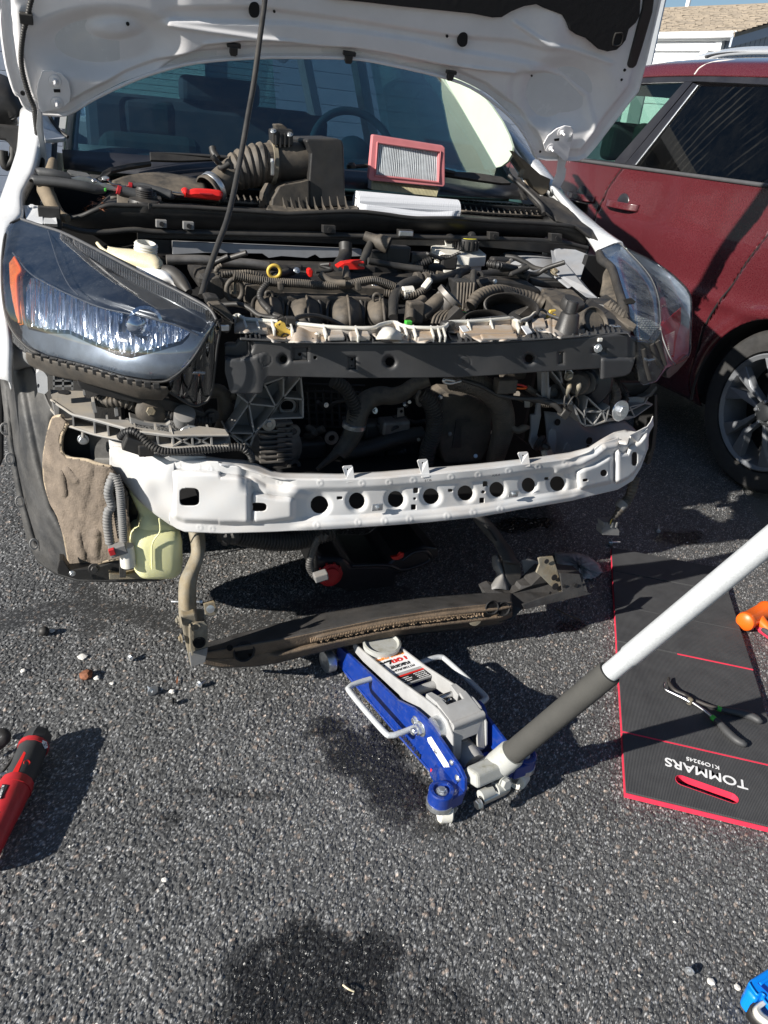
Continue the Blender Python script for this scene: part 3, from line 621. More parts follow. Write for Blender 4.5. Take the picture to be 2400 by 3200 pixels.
gslab('window_top_trim', [(-.1, 1.50), (1.24, 1.53), (1.76, 1.55), (2.35, 1.545), (2.66, 1.43), (2.68, 1.445), (2.37, 1.57), (1.76, 1.575), (1.24, 1.556), (-.1, 1.53)], 'gloss_black', .03, .004)
# roof
rr = []
for dx, z0 in ((0.0, 0), (.02, .035), (.07, .062), (.30, .10), (.8, .13), (1.3, .10), (1.55, .03)):
    rr.append([Vector((gx(1.56)+dx, y, zz+z0*(1 if y < 2.4 else .6))) for y, zz in ((-.3, 1.50), (.3, 1.54), (1.2, 1.556), (1.9, 1.572), (2.35, 1.555), (2.75, 1.46))])
surf('roof', rr, 'maroon_paint', van, solid=.006, soff=-1)
tube('roof_seam', [Vector((gx(1.56)-.004, 1.80, 1.578)), Vector((gx(1.56)+.018, 1.79, 1.612)), Vector((gx(1.56)+.07, 1.74, 1.638)), Vector((gx(1.56)+.2, 1.66, 1.655))], .0035, 'stone_white', van, sides=6)
for y0, lab in ((2.27, None), (1.905, None)):
    h = surf('door_handle', [[Vector((float(bodyX(y, z))-o_, y, z)) for y, o_ in ((y0-.125, .004), (y0-.08, .034), (y0, .042), (y0+.08, .036), (y0+.125, .004))] for z in (.985, 1.0, 1.016)], 'maroon_paint', van, solid=.012, soff=0)
    lathe('handle_cup', [(.0, 0), (.044, .001), (.05, -.002), (.052, -.004)], (float(bodyX(y0, 1.0))-.002, y0+.01, 1.003), 'gloss_black', van, axis=(-1, 0, 0), sx=1, sy=1)
# interior seen through the light front glass
for y in (2.35, 2.62): box('headrest', (XV+.45, y, 1.28), (.26, .1, .2), 'seat_cloth', van, bevel=.04, seg=3)
box('far_pillar', (XV+1.62, 2.05, 1.38), (.04, .09, .5), 'pale_trim_and_glare', van)
box('far_strap', (XV+1.55, 2.32, 1.36), (.03, .06, .5), 'pale_trim_and_glare', van)
# wheels
def van_wheel(y0, x0):
    w_ = tag(bpy.data.objects.new('wheel', None)); COL.objects.link(w_); w_.parent = van; w_.location = Vector((x0, y0, .34))-org(van); ORG[w_.name] = Vector((x0, y0, .34))
    c = Vector((x0, y0, .34)); ax = (-1, 0, 0)
    lathe('tyre', [(.238, -.02), (.25, .012), (.28, .022), (.315, .020), (.328, .008), (.335, -.01), (.337, -.06), (.337, -.16), (.325, -.2), (.24, -.22), (.235, -.1)], c, 'tyre_rubber', w_, axis=ax, n=72, close=True)
    lathe('rim', [(.236, -.18), (.232, -.03), (.241, .012), (.236, .016), (.222, .004), (.216, -.03), (.214, -.18)], c, 'alloy_grey', w_, axis=ax, n=64, close=True)
    lathe('brake_disc', [(.04, -.1), (.15, -.1), (.15, -.115), (.04, -.115)], c, 'alloy_dark', w_, axis=ax, n=40)
    lathe('wheel_back', [(.0, -.12), (.22, -.12), (.22, -.13), (0, -.13)], c, 'black_void', w_, axis=ax, n=32)
    for i in range(5):
        for s in (-1, 1):
            a0 = 2*math.pi*i/5+.32; a = a0+s*.135; b_ = a0+s*.27
            def q(r, an, o): return c+Vector((-o, r*math.cos(an), r*math.sin(an)))
            P = [q(.05, a0+s*.36, .0), q(.12, a+s*.02, .004), q(.224, b_-.13, .006), q(.224, b_+.13, .006), q(.13, a+s*.02+.2, .002), q(.05, a0+s*.36+.25, .0)]
            cen = sum(P, Vector())/6
            Vv = P+[p+Vector((.03, 0, 0)) for p in P]+[cen+Vector((-.008, 0, 0))]
            Ff = [(i_, (i_+1) % 6, 12) for i_ in range(6)]+[(i_, i_+6, (i_+1) % 6+6, (i_+1) % 6) for i_ in range(6)]
            obj('spoke', Vv, Ff, 'alloy_grey', w_, bevel=.0025)
    lathe('hub', [(.0, .0), (.055, .0), (.06, -.02), (.06, -.06)], c, 'alloy_dark', w_, axis=ax, n=32)
    lathe('hub_cap', [(.034, .0), (.034, .010), (.030, .013), (.0, .014)], c, 'alloy_dark', w_, axis=ax, n=32)
    for i in range(5):
        a = 2*math.pi*i/5; lathe('lug_nut', [(.009, 0), (.009, .01), (.006, .014)], c+Vector((-.001, .046*math.cos(a), .046*math.sin(a))), 'zinc', w_, axis=ax, n=6)
    return w_
van_wheel(.74, XV+.045); van_wheel(3.75, XV+.045)
for y in (.74, 3.75):
    V, F = lathe_g([(.372, -.002), (.378, .006), (.386, .0)], (XV, y, .34), (-1, 0, 0), 64, close=False)
    F = [f for f in F if len(f) == 4 and all(V[i].z > .26 for i in f)]
    obj('arch_lip', V, F, 'gloss_black', van, smooth=True)
    V, F = lathe_g([(.385, 0), (.385, -.28)], (XV+.004, y, .34), (-1, 0, 0), 48); F = [f for f in F if len(f) == 4 and all(V[i].z > .25 for i in f)]
    obj('wheel_well', V, F, 'black_void', van, smooth=True)
# ------------------------------------------------------------------ the white car under repair
car = thing('dismantled_car', 'white car with open hood, bumper removed and engine bay exposed', 'car', (0, 2.2, 0))
# hood (open, underside towards us): plane through the hinges
HA = math.radians(69.0); HO = np.array([0, .957, 1.281]); HD = np.array([0, -math.cos(HA), math.sin(HA)]); HN = np.array([0, -math.sin(HA), -math.cos(HA)])
def hoodhit(x, y, off=0.0):
    d = rays(x, y); p = HO+HN*off; t = ((p-CAMP) @ HN)/(d @ HN); return CAMP+d*t[..., None]
def huv(x, y): P = hoodhit(x, y); return np.stack([P[..., 0], (P-HO) @ HD], -1)
arch = np.array([(62, 300), (80, 335), (120, 352), (205, 358), (290, 311), (400, 258), (500, 222), (620, 194), (800, 180), (950, 179), (1093, 182), (1200, 198), (1400, 245), (1500, 290), (1600, 370), (1650, 440), (1672, 488), (1700, 496), (1800, 498), (1830, 488), (1862, 450)], float)
auv = huv(arch[:, 0], arch[:, 1])
uL, uR = auv[0, 0], auv[-1, 0]
NU, NV = 300, 210; sS = np.linspace(0, 1, NU); tT = np.linspace(0, 1, NV)**1.5
def hood_uv():
    vr = np.interp(uL+(uR-uL)*sS, auv[:, 0], auv[:, 1]); vf = .93-.10*np.abs(2*sS-1)**3
    vv = vr[None]*(1-tT[:, None])+vf[None]*tT[:, None]
    lz = huv(np.array([62, 45, 20, 8, 2, 5]), np.array([300, 285, 200, 120, 60, 0])); rzz = huv(np.array([1862, 1925, 1990, 2015, 2040, 2062]), np.array([450, 365, 280, 190, 95, 0]))
    gl = np.interp(vv, np.append(lz[:, 1], 1.0), np.append(lz[:, 0], -.80)); gr = np.interp(vv, np.append(rzz[:, 1], 1.0), np.append(rzz[:, 0], .86))
    return gl+(gr-gl)*sS[None], vv
U_, V_ = hood_uv()
P0 = HO+U_[..., None]*np.array([1., 0, 0])+V_[..., None]*HD
Q0 = to_px(P0)
def hood_relief(X, Y):
    h = np.zeros_like(X)
    ar = [tuple(p) for p in arch]; right = [(1862, 450), (1925, 365), (1990, 280), (2015, 190), (2040, 95), (2062, 0), (2080, -90), (2095, -300)]; left = [(62, 300), (45, 285), (20, 200), (6, 100), (0, 0), (-12, -150), (-20, -400)]
    da = pdist(X, Y, ar); dr = pdist(X, Y, right); dl = pdist(X, Y, left); de = np.minimum(da, np.minimum(dr, dl))
    h += 0.010*(1-sstep(0, 9, de))                                        # hem
    h += 0.016*sstep(26, 44, de)
    r1 = [(300, 330), (420, 280), (525, 200), (640, 140), (760, 125), (900, 128), (1093, 150), (1240, 172), (1382, 198), (1500, 217), (1610, 226)]
    below = 1-sstep(-6, 10, np.interp(X, [p[0] for p in r1], [p[1] for p in r1])-Y)     # strip beside the windscreen edge lies lower
    m1 = sstep(420, 560, X)*(1-sstep(1570, 1640, X)); h -= 0.014*below*m1
    r2x, r2y = [480, 525, 700, 900, 1141, 1300, 1450, 1600, 1700], [70, 55, 62, 66, 96, 120, 155, 180, 200]
    up = sstep(-8, 8, np.interp(X, r2x, r2y)-Y); h -= 0.010*up*sstep(470, 560, X)*(1-sstep(1640, 1740, X))
    r3 = np.interp(X, [500, 800, 1100, 1400, 1600, 1700], [25, 20, 62, 110, 125, 150]); h += 0.012*sstep(-10, 14, r3-Y)*sstep(480, 600, X)*(1-sstep(1700, 1800, X))
    d = np.sqrt(((X-330)/250)**2+((Y-130)/118)**2); h -= 0.028*(1-sstep(.55, 1.05, d))      # left bowl
    d = np.sqrt(((X-360)/95)**2+((Y-85)/42)**2); h += 0.016*(1-sstep(.3, 1.1, d))
    d = np.sqrt(((X-1768)/150)**2+((Y-290)/128)**2); h -= 0.028*(1-sstep(.45, 1.10, d))     # right bowl
    d = (np.abs((X-1668)/84)**3+np.abs((Y-300-(X-1668)*.1)/88)**3)**(1/3); h -= 0.013*(1-sstep(.72, 1.06, d))
    h += 0.007*np.exp(-(pdist(X, Y, [(1650, 215), (1760, 235), (1835, 300), (1850, 400), (1800, 470)])/10)**2)
    h += 0.006*np.exp(-(pdist(X, Y, [(1600, 62), (1700, 130), (1790, 150), (1900, 190)])/7)**2)
    h += 0.006*np.exp(-(pdist(X, Y, [(525, 72), (900, 125), (1400, 200), (1600, 222)])/7)**2)
    h += 0.005*np.exp(-(pdist(X, Y, [(60, 20), (70, 150), (105, 290)])/9)**2)
    h += 0.004*np.exp(-(pdist(X, Y, [(640, 128), (760, 118), (820, 122)])/6)**2)
    h -= 0.006*np.exp(-(((X-1080)/62)**4+((Y-160)/12)**4))
    h -= 0.006*np.exp(-(((X-1330)/80)**4+((Y-215)/12)**4))
    h += 0.0035*np.sin(X/90.0+Y/60.0)*sstep(1500, 1700, X)
    return h
HR = hood_relief(Q0[..., 0], Q0[..., 1]); PH = P0+HN*HR[..., None]
hood = obj('hood', PH.reshape(-1, 3), [(i*NU+j, i*NU+j+1, (i+1)*NU+j+1, (i+1)*NU+j) for i in range(NV-1) for j in range(NU-1)], 'hood_paint', car, smooth=True, solid=.0012)
st = 6; Us, Vs = U_[::st, ::st], V_[::st, ::st]
PO = HO+Us[..., None]*np.array([1., 0, 0])+Vs[..., None]*HD-HN*(.005+.010*np.sin(np.pi*np.clip(Us+.9, 0, 1.8)/1.8)[..., None]**.5)
n1, n2 = PO.shape[:2]
obj('outer_skin', PO.reshape(-1, 3), [(i*n2+j, i*n2+j+1, (i+1)*n2+j+1, (i+1)*n2+j) for i in range(n1-1) for j in range(n2-1)], 'white_paint', hood, smooth=True, solid=.0012)
def Hp(x, y, off=0.02): return Vector(hoodhit(np.array(x, float), np.array(y, float), off))
edge = [tuple(p) for p in arch]
tube('hem', [Hp(x, y, .004) for x, y in edge], .0045, 'hood_paint', hood, k=3, sides=8)
tube('side_hem', [Hp(x, y, .004) for x, y in ((1862, 450), (1925, 365), (1990, 280), (2015, 190), (2040, 95), (2062, 0), (2080, -90))], .0045, 'hood_paint', hood, k=3, sides=8)
tube('side_hem', [Hp(x, y, .004) for x, y in ((62, 300), (45, 285), (20, 200), (6, 100), (0, 0), (-12, -150))], .0045, 'hood_paint', hood, k=3, sides=8)
pad = [(1000, -60), (1030, -3), (1141, 8), (1260, 22), (1382, 34), (1479, 44), (1540, 56), (1568, 55), (1600, 36), (1640, 20), (1677, 14), (1696, 24), (1759, 48), (1772, 70), (1783, 96), (1800, 108), (1831, 120), (1850, 136), (1870, 154), (1899, 162), (1928, 157), (1946, 140), (1957, 125), (1966, 92), (1988, 72), (2000, 50), (2003, 0), (1990, -60), (1900, -260), (1000, -300), (600, -250), (560, -120)]
slab('insulation_pad', [Hp(x, y, .034) for x, y in pad], tuple(-HN*.016), 'pad_black', hood, bevel=.006, seg=3)
tube('pad_clip', [Hp(x, y, .036) for x, y in ((1930, 104), (1946, 106), (1940, 138), (1916, 140), (1922, 108))], .0025, 'rubber', hood, closed=True, k=3, sides=6)
slab('rubber_seal', [Hp(x, y, .022) for x, y in ((2018, -60), (2052, -60), (2040, 40), (2008, 150), (1990, 205), (1980, 214), (1966, 213), (1962, 203), (1985, 120), (2008, 30))], tuple(-HN*.012), 'rubber', hood, bevel=.004)
for cx, cy, rx, ry, rot in ((795, 31, 16, 25, 0), (1447, 124, 15, 23, .25)):
    P = [Hp(cx+rx*math.cos(a)*math.cos(rot)-ry*math.sin(a)*math.sin(rot)*.5, cy+ry*np.sign(math.sin(a))*abs(math.sin(a))**.6+rx*math.cos(a)*math.sin(rot)*.2, .0205) for a in np.linspace(0, 2*math.pi, 25)[:-1]]
    slab('access_hole', P, tuple(-HN*.010), 'black_void', hood, bevel=0)
for cx, cy, r in ((400, 78, 4.5), (859, 39, 3.5), (1400, 116, 4), (71, 295, 6), (1956, 222, 4.5), (1946, 252, 4), (1691, 477, 4), (1820, 458, 5), (1665, 240, 3)):
    c = Hp(cx, cy, .026 if (cx, cy) != (400, 78) else .012); lathe('small_hole', [(0, 0), (r*.00095, .0), (r*.00095, .004)], c-Vector(HN)*.010, 'black_void', hood, axis=tuple(HN), n=12)
for cx, cy, s in ((730, 152, 1), (1090, 177, 1), (1408, 234, .9)):
    c = Hp(cx, cy, .012); X = Vector((1, 0, 0)); D = Vector(HD); N = Vector(HN)
    V, F = join([box_g(c+D*.008*s, (.036*s, .010*s, .012), X, D), box_g(c-D*.004*s, (.020*s, .018*s, .016), X, D), box_g(c-D*.013*s, (.016*s, .008*s, .010), X, D)])
    obj('seal_clip', V, F, 'rubber', hood, bevel=.0012)
# washer hose along the left of the hood
tube('washer_hose', [Hp(x, y, .032) for x, y in ((110, -30), (96, 5), (84, 60), (74, 95), (66, 160), (68, 210), (78, 255), (92, 300), (106, 335), (108, 352))]+[A(110, 372, .96), A(116, 420, .98)], .0062, 'rubber', hood, corr=(.006, .0006))
c = Hp(82, 57, .032); box('hose_clip', c, (.03, .022, .02), 'rubber', hood, Yv=tuple(HD))
# hinges
def hinge(plate, arm, bolts, slot, Ya):
    h = slab('hinge', [Hp(x, y, .026) for x, y in plate], tuple(-HN*.004), 'hood_paint', hood, bevel=.0015)
    for x, y in bolts:
        hexbolt('bolt', Hp(x, y, .027), tuple(HN), .0075, 'hood_paint', h, wash=2.0)
        lathe('stud', [(.0035, 0), (.0035, .022), (.0028, .024)], Hp(x, y, .030), 'hood_paint', h, axis=tuple(HN), n=10)
    slab('slot', [Hp(x, y, .0275) for x, y in slot], tuple(-HN*.001), 'black_void', h, bevel=0)
    slab('hinge_arm', [A(x, y, Ya+.03*((y-arm[0][1])/(arm[-1][1]-arm[0][1]+1e-6))) for x, y in arm], (.004, .006, 0), 'white_paint', car, bevel=.001)
hinge([(132, 222), (160, 222), (195, 232), (215, 255), (222, 290), (218, 318), (200, 336), (140, 350), (125, 362), (114, 290), (118, 262)], [(118, 340), (128, 350), (130, 400), (137, 450), (144, 505), (145, 528), (136, 531), (130, 520), (122, 450), (113, 400)], [(172, 253), (178, 322)], [(167, 279), (188, 279), (189, 289), (169, 289)], .93)
hinge([(1698, 450), (1712, 425), (1740, 402), (1765, 393), (1785, 396), (1793, 408), (1791, 430), (1781, 470), (1775, 500), (1762, 502), (1735, 478), (1705, 473)], [(1790, 415), (1783, 462), (1765, 522), (1770, 528), (1765, 560), (1742, 600), (1724, 616), (1716, 612), (1722, 580), (1738, 540), (1743, 500), (1760, 460)], [(1755, 413), (1720, 463)], [(1732, 434), (1748, 432), (1747, 440), (1733, 441)], .92)

# body shell
def bslab(*a, **k): return slab(*a, **k)
# windscreen: curved sheet of glass
ws = []
for z, yo, hw in ((1.075, 0, .775), (1.15, .12, .765), (1.30, .38, .73), (1.45, .64, .69), (1.62, .95, .64)):
    ws.append([Vector((hw*s+.01, .95+yo+.20*abs(s)**2.2, z-.015*abs(s)**2)) for s in (-1, -.8, -.5, 0, .5, .8, 1)])
gl_ = surf('windscreen', ws, 'windscreen_glass', car, su=4, sv=3, solid=.004)
fr = []
for z, yo in ((1.070, -.008), (1.118, .065)):
    fr.append([Vector((.78*s+.01, .945+yo+.20*abs(s)**2.2, z-.015*abs(s)**2)) for s in (-1, -.8, -.5, 0, .5, .8, 1)])
surf('frit_band', fr, 'gloss_black', gl_, su=4, sv=2, solid=.001)
# pillars and roof
for s in (-1, 1):
    pts = [Vector((.01+s*hw*1.015, .95+yo+.205, z)) for z, yo, hw in ((1.05, -.03, .79), (1.15, .12, .775), (1.30, .38, .74), (1.45, .64, .70), (1.64, .97, .645))]
    outer = [p+Vector((s*.075, .05, -.012)) for p in pts]; mid = [p+Vector((s*.035, -.012, .004)) for p in pts]
    surf('windscreen_pillar', [pts, mid, outer], 'white_paint', car, solid=.01, su=4, sv=3)
    tube('pillar_seal', [p+Vector((s*.008, -.008, 0)) for p in pts], .009, 'gasket_rubber' if s > 0 else 'rubber', car)
    inner = [p+Vector((-s*.02, .05, -.01)) for p in pts]
    surf('inner_pillar_trim', [[p for p in inner], [p+Vector((-s*.035, .07, 0)) for p in inner]], 'pale_trim_and_glare', car, solid=.008)
rf = []
for s in (-1, -.85, -.5, 0, .5, .85, 1):
    rf.append([Vector((.01+s*hw, y+.15*abs(s)**2.2*(1 if y < 2.2 else 0), z-.05*abs(s)**3)) for y, z, hw in ((1.90, 1.615, .66), (2.2, 1.665, .66), (3.0, 1.69, .65), (3.8, 1.66, .62), (4.15, 1.60, .60))])
surf('roof', rf, 'white_paint', car, solid=.02)
for s in (-1, 1):
    for y, w_ in ((2.75, .10), (3.75, .16)):
        slab('body_pillar', [(.01+s*.80, y, 1.10), (.01+s*.80, y+w_, 1.10), (.01+s*.66, y+w_+.05, 1.63), (.01+s*.66, y+.05, 1.63)], (-s*.05, 0, 0), 'white_paint', car)
    # door sides
    side = [[Vector((.01+s*(.905-(0.02 if z < .4 else 0)-(.06 if z > 1.0 else 0)), y, z)) for y in (1.45, 2.2, 3.0, 3.6, 4.3)] for z in (.28, .5, .75, .98, 1.10)]
    surf('body_side', side, 'white_paint', car, solid=.01)
# passenger-side glass, door glass, tailgate
slab('door_glass', [(-.80, 1.55, 1.12), (-.80, 2.7, 1.12), (-.67, 2.75, 1.6), (-.67, 2.05, 1.6)], (.004, 0, 0), 'light_glass', car, bevel=0)
slab('door_glass', [(.82, 1.55, 1.12), (.82, 2.7, 1.12), (.69, 2.75, 1.6), (.69, 2.05, 1.6)], (-.004, 0, 0), 'light_glass', car, bevel=0)
box('tailgate', (.01, 4.32, .7), (1.6, .06, .85), 'white_paint', car, bevel=.03)
slab('rear_window', [(-.58, 4.25, 1.12), (.6, 4.25, 1.12), (.52, 4.12, 1.56), (-.5, 4.12, 1.56)], (0, .004, 0), 'light_glass', car, bevel=0)
V, F = join([tube_g([Vector((-.56, 4.24-z*.3, 1.14+z)), Vector((.58, 4.24-z*.3, 1.14+z))], .0016, 4, 1) for z in np.linspace(.02, .38, 11)])
obj('defroster_line', V, F, 'rubber', car)
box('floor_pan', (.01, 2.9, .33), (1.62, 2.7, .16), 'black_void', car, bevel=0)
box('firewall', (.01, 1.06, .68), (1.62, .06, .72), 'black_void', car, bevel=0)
# interior
slab('glare_panel', [AX(x, y, .70) for x, y in ((1310, 225), (1345, 262), (1385, 305), (1425, 358), (1462, 418), (1490, 474), (1506, 510), (1514, 530), (1540, 527), (1566, 520), (1586, 505), (1598, 484), (1601, 460), (1590, 425), (1568, 380), (1534, 330), (1490, 278), (1420, 235))], (.01, 0, 0), 'pale_trim_and_glare', car)  # made-up pale panel painting the bright reflection in the windscreen
dash = []
for y, z in ((1.10, 1.05), (1.35, 1.075), (1.55, 1.085), (1.68, 1.05), (1.72, .95)):
    dash.append([Vector((x, y+.10*abs(x)**2, z+(.035 if .15 < x < .6 and y > 1.4 else 0)+(.012 if x < -.2 and y > 1.3 else 0))) for x in (-.72, -.5, -.2, 0, .16, .38, .58, .72)])
surf('dashboard', dash, 'dash_plastic', car, solid=.01)
sw = A(1105, 485, 1.83); ax = Vector((0, -.9, .42)).normalized(); s_, t_, a_ = frame_of(ax)
tube('steering_wheel', [sw+s_*math.cos(g)*.178+t_*math.sin(g)*.178 for g in np.linspace(0, 2*math.pi, 25)[:-1]], .0155, 'dash_plastic', car, closed=True, k=2)
lathe('steering_hub', [(.0, -.03), (.06, -.03), (.075, .01), (.05, .03), (0, .035)], sw, 'dash_plastic', car, axis=tuple(ax))
for xx in (-.38, .40):
    box('seat', (xx, 2.75, .80), (.48, .18, .62), 'seat_cloth', car, bevel=.07, seg=3, Yv=(0, 1, .0))
    box('headrest', (xx, 2.86, 1.17), (.26, .10, .18), 'seat_cloth', car, bevel=.04, seg=3)
for x, y in ((632, 282), (740, 292)):
    p = A(x, y, 3.5); box('rear_headrest', p, (.26, .1, .14), 'seat_cloth', car, bevel=.04, seg=3)
box('rear_seat', (0.0, 3.55, 1.0), (1.3, .16, .55), 'seat_cloth', car, bevel=.06)
box('mirror_housing', (0.01, 1.88, 1.52), (.22, .03, .06), 'rubber', car, bevel=.015)
# front fender, left of the picture
fl = []
fL, fR, fY_ = lin((340, 66), (450, 58), (500, 44), (600, 8), (700, -25), (1150, -60)), lin((340, 116), (410, 124), (470, 117), (542, 97), (601, 66), (672, 63), (715, 22), (807, 5), (937, 8), (1024, 28), (1190, 24)), lin((340, 1.14), (450, 1.0), (542, .88), (600, .78), (678, .65), (711, .58), (807, .47), (937, .36), (1024, .31), (1190, .28))
for y in (338, 372, 410, 450, 495, 542, 600, 640, 672, 700, 720, 760, 820, 900, 980, 1060, 1120, 1190):
    l, r, Yq = float(fL(y)), float(fR(y)), float(fY_(y)); e = A(r, y, Yq); f0 = A(l, y+6, Yq+.04)
    fl.append([f0+Vector((-.02, 0, -.09)), f0+Vector((-.006, 0, -.03)), f0, f0.lerp(e, .5)+Vector((-.003, 0, .006)), e, e+Vector((.004, .01, -.025))])
surf('front_fender', fl, 'white_paint', car, solid=.004, su=4, sv=2)
slab('scuttle_corner', [A(x, y, Y) for x, y, Y in ((128, 358, 1.10), (150, 358, 1.12), (165, 385, 1.12), (188, 412, 1.10), (205, 428, 1.08), (200, 433, 1.06), (140, 437, 1.0), (130, 400, 1.05))], (0, .01, -.01), 'white_paint', car, bevel=.002)
tube('scuttle_seal', [A(x, y, Y) for x, y, Y in ((152, 356, 1.12), (168, 385, 1.115), (190, 412, 1.095), (212, 428, 1.08))], .005, 'rubber', car)
# far-side fender strip and cowl corner
fr_ = []
for (x1, y1, Y1), (x2, y2, Y2) in (((1880, 790, .66), (1944, 758, .66)), ((1845, 735, .74), (1900, 728, .76)), ((1800, 670, .86), (1850, 690, .88)), ((1735, 590, 1.0), (1790, 640, 1.02)), ((1690, 545, 1.1), (1732, 560, 1.12)), ((1560, 370, 1.5), (1600, 400, 1.55))):
    fr_.append([A(x1, y1, Y1)+Vector((0, 0, -.02)), A(x1, y1, Y1), A(x2, y2, Y2), A(x2+6, y2+40, Y2)+Vector((.015, 0, -.05))])
surf('front_fender', fr_, 'white_paint', car, solid=.004)
surf('fender_side', [[Vector((.86+.03*(y-.62), y, z-.10+.12*(y-.62))) for y in (.66, .8, 1.0, 1.25, 1.5)] for z in (.72, .85, .92, .97)], 'white_paint', car, solid=.006)
pslab('pillar_foot', [(1602, 470), (1640, 500), (1690, 545), (1722, 560), (1712, 600), (1695, 612), (1668, 590), (1650, 560), (1628, 555), (1640, 530)], 1.02, .03, 'gasket_rubber', car, bevel=.004)
# door mirror
m_ = surf('door_mirror', [[A(x, y, 1.30) for x, y in ((-60, 250), (0, 258), (30, 280), (46, 330), (50, 352))], [A(x, y, 1.22) for x, y in ((-60, 300), (0, 310), (28, 320), (44, 345), (50, 356))], [A(x, y, 1.26) for x, y in ((-60, 390), (0, 385), (20, 375), (40, 362), (50, 358))]], 'black_plastic', car, solid=.05)
pslab('mirror_arm', [(-50, 385), (0, 389), (63, 394), (64, 420), (60, 470), (52, 505), (42, 470), (20, 440), (0, 438), (-50, 436)], 1.16, .04, 'black_plastic', car, bevel=.006)
ptube('door_gasket', [(10, 470), (12, 500), (20, 520), (40, 500), (45, 460)], 1.3, .014, 'rubber', car)

# cowl: plastic panel between engine bay and windscreen
lip = lin((150, 540), (161, 620), (183, 672), (208, 684), (252, 677), (288, 661), (335, 641), (462, 643), (600, 648), (898, 668), (1031, 662), (1093, 660), (1150, 663), (1218, 672), (1286, 682), (1430, 682), (1537, 691), (1682, 698), (1803, 708), (1836, 716))
lipY = lin((150, .86), (183, .72), (288, .70), (900, .70), (1400, .72), (1700, .76), (1836, .78))
def zlip(x): return hitY(x, lip(x), lipY(x))[..., 2]
cb = lin((150, 470), (300, 500), (500, 520), (700, 520), (1000, 505), (1300, 520), (1600, 575), (1836, 640))
def cowlmap(X, Q):
    P = hitZ(X, Q, zlip(X)+0.0); t = np.clip((lip(X)-Q)/(lip(X)-cb(X)+1e-6), 0, 1)
    # rises to the foot of the glass, with a drain trough at the far left
    z = zlip(X)+.055*t**1.3-.014*np.sin(np.clip(t, 0, 1)*np.pi)-.05*np.exp(-((X-250)/60)**2)*np.exp(-((t-.18)/.18)**2)
    return hitZ(X, Q, z)
sheet('cowl_panel', np.arange(165, 1840, 8), lambda x: float(cb(x)), lambda x: float(lip(x)), 40, cowlmap, 'black_plastic', car, solid=.003, soff=-1)
# grille slots in the cowl
gv = []
for x0, x1, n_ in ((508, 812, 16), (1440, 1700, 16)):
    for i in range(n_):
        x = x0+(x1-x0)*i/(n_-1); y1 = float(lip(x))-14; y0 = y1-34
        a, b_ = Vector(cowlmap(np.array([x]), np.array([y1]))[0]), Vector(cowlmap(np.array([x-14.]), np.array([y0]))[0])
        gv.append(tube_g([a+Vector((0, 0, .008)), b_+Vector((0, 0, .010))], .0028, 6, 1))
    for k_ in (0, 1):
        pts = [Vector(cowlmap(np.array([x-14.*k_]), np.array([float(lip(x))-14-34*k_]))[0])+Vector((0, 0, .009)) for x in np.linspace(x0, x1, 8)]; gv.append(tube_g(pts, .0035, 6, 2))
for V, F in gv: obj('grille_slat', V, F, 'dusty_plastic', car, smooth=True)
sheet('grille_opening', np.arange(505, 815, 10), lambda x: float(lip(x))-46, lambda x: float(lip(x))-14, 3, lambda X, Q: cowlmap(X, Q)+np.array([0, 0, .003]), 'black_void', car, solid=.001)
sheet('grille_opening', np.arange(1438, 1702, 10), lambda x: float(lip(x))-46, lambda x: float(lip(x))-14, 3, lambda X, Q: cowlmap(X, Q)+np.array([0, 0, .003]), 'black_void', car, solid=.001)
# raised folded seal of the cowl lip and its drooping front
tube('cowl_seal', [A(x, lip(x), lipY(x)) for x in np.r_[160:300:20, 300:1840:40]], .006, 'rubber', car, k=3)
tube('drain_seal', [A(x, y, Y) for x, y, Y in ((166, 505, .92), (158, 545, .86), (141, 587, .80), (150, 612, .77), (163, 640, .74), (186, 672, .72), (212, 684, .70))], [.012, .017, .020, .020, .019, .016, .010], 'gasket_rubber', car)
drop = lin((150, 690), (250, 712), (430, 722), (600, 716), (900, 722), (1200, 724), (1400, 728), (1600, 735), (1750, 742), (1836, 770))
def dropmap(X, Q):
    t = (Q-lip(X))/(drop(X)-lip(X)); return hitY(X, Q, lipY(X)-.012*np.sin(t*np.pi)+.035*t)
sheet('cowl_front', np.arange(190, 1842, 8), lambda x: float(lip(x)), lambda x: float(drop(x)), 14, dropmap, 'black_plastic', car, solid=.003, soff=-1)
tube('lower_seal', [A(x, y, .69) for x, y in ((195, 705), (260, 722), (330, 725), (420, 718), (520, 726), (900, 735), (1300, 742), (1700, 752), (1835, 775))], .007, 'rubber', car)
pslab('cowl_bulkhead', [(430, 690), (700, 712), (1100, 728), (1500, 736), (1830, 770), (1830, 800), (1500, 772), (1100, 764), (700, 750), (430, 745)], .735, .02, 'black_plastic', car)
for x, y, w_ in ((505, 697, 34), (590, 703, 34), (1030, 714, 40), (1270, 728, 46), (1545, 735, 30), (1740, 740, 34)):
    cl = pslab('cowl_clip', [(x-w_/2, y-10), (x+w_/2, y-8), (x+w_/2, y+16), (x-w_/2, y+14)], .672, .02, 'tarp_grey' if x in (505, 590) else 'black_plastic', car)
    lathe('clip_hole', [(0, 0), (.006, 0), (.006, .004)], A(x, y+3, .671), 'black_void', cl, axis=(0, -1, 0), n=12)
box('metal_clip', A(1268, 730, .66), (.042, .012, .014), 'zinc', car)
slab('cowl_wing', [A(x, y, Y) for x, y, Y in ((1690, 610, .94), (1730, 618, .92), (1778, 650, .86), (1815, 690, .80), (1850, 715, .76), (1872, 752, .70), (1850, 745, .72), (1800, 706, .76), (1740, 690, .80))], (0, .01, -.006), 'black_plastic', car, bevel=.003)
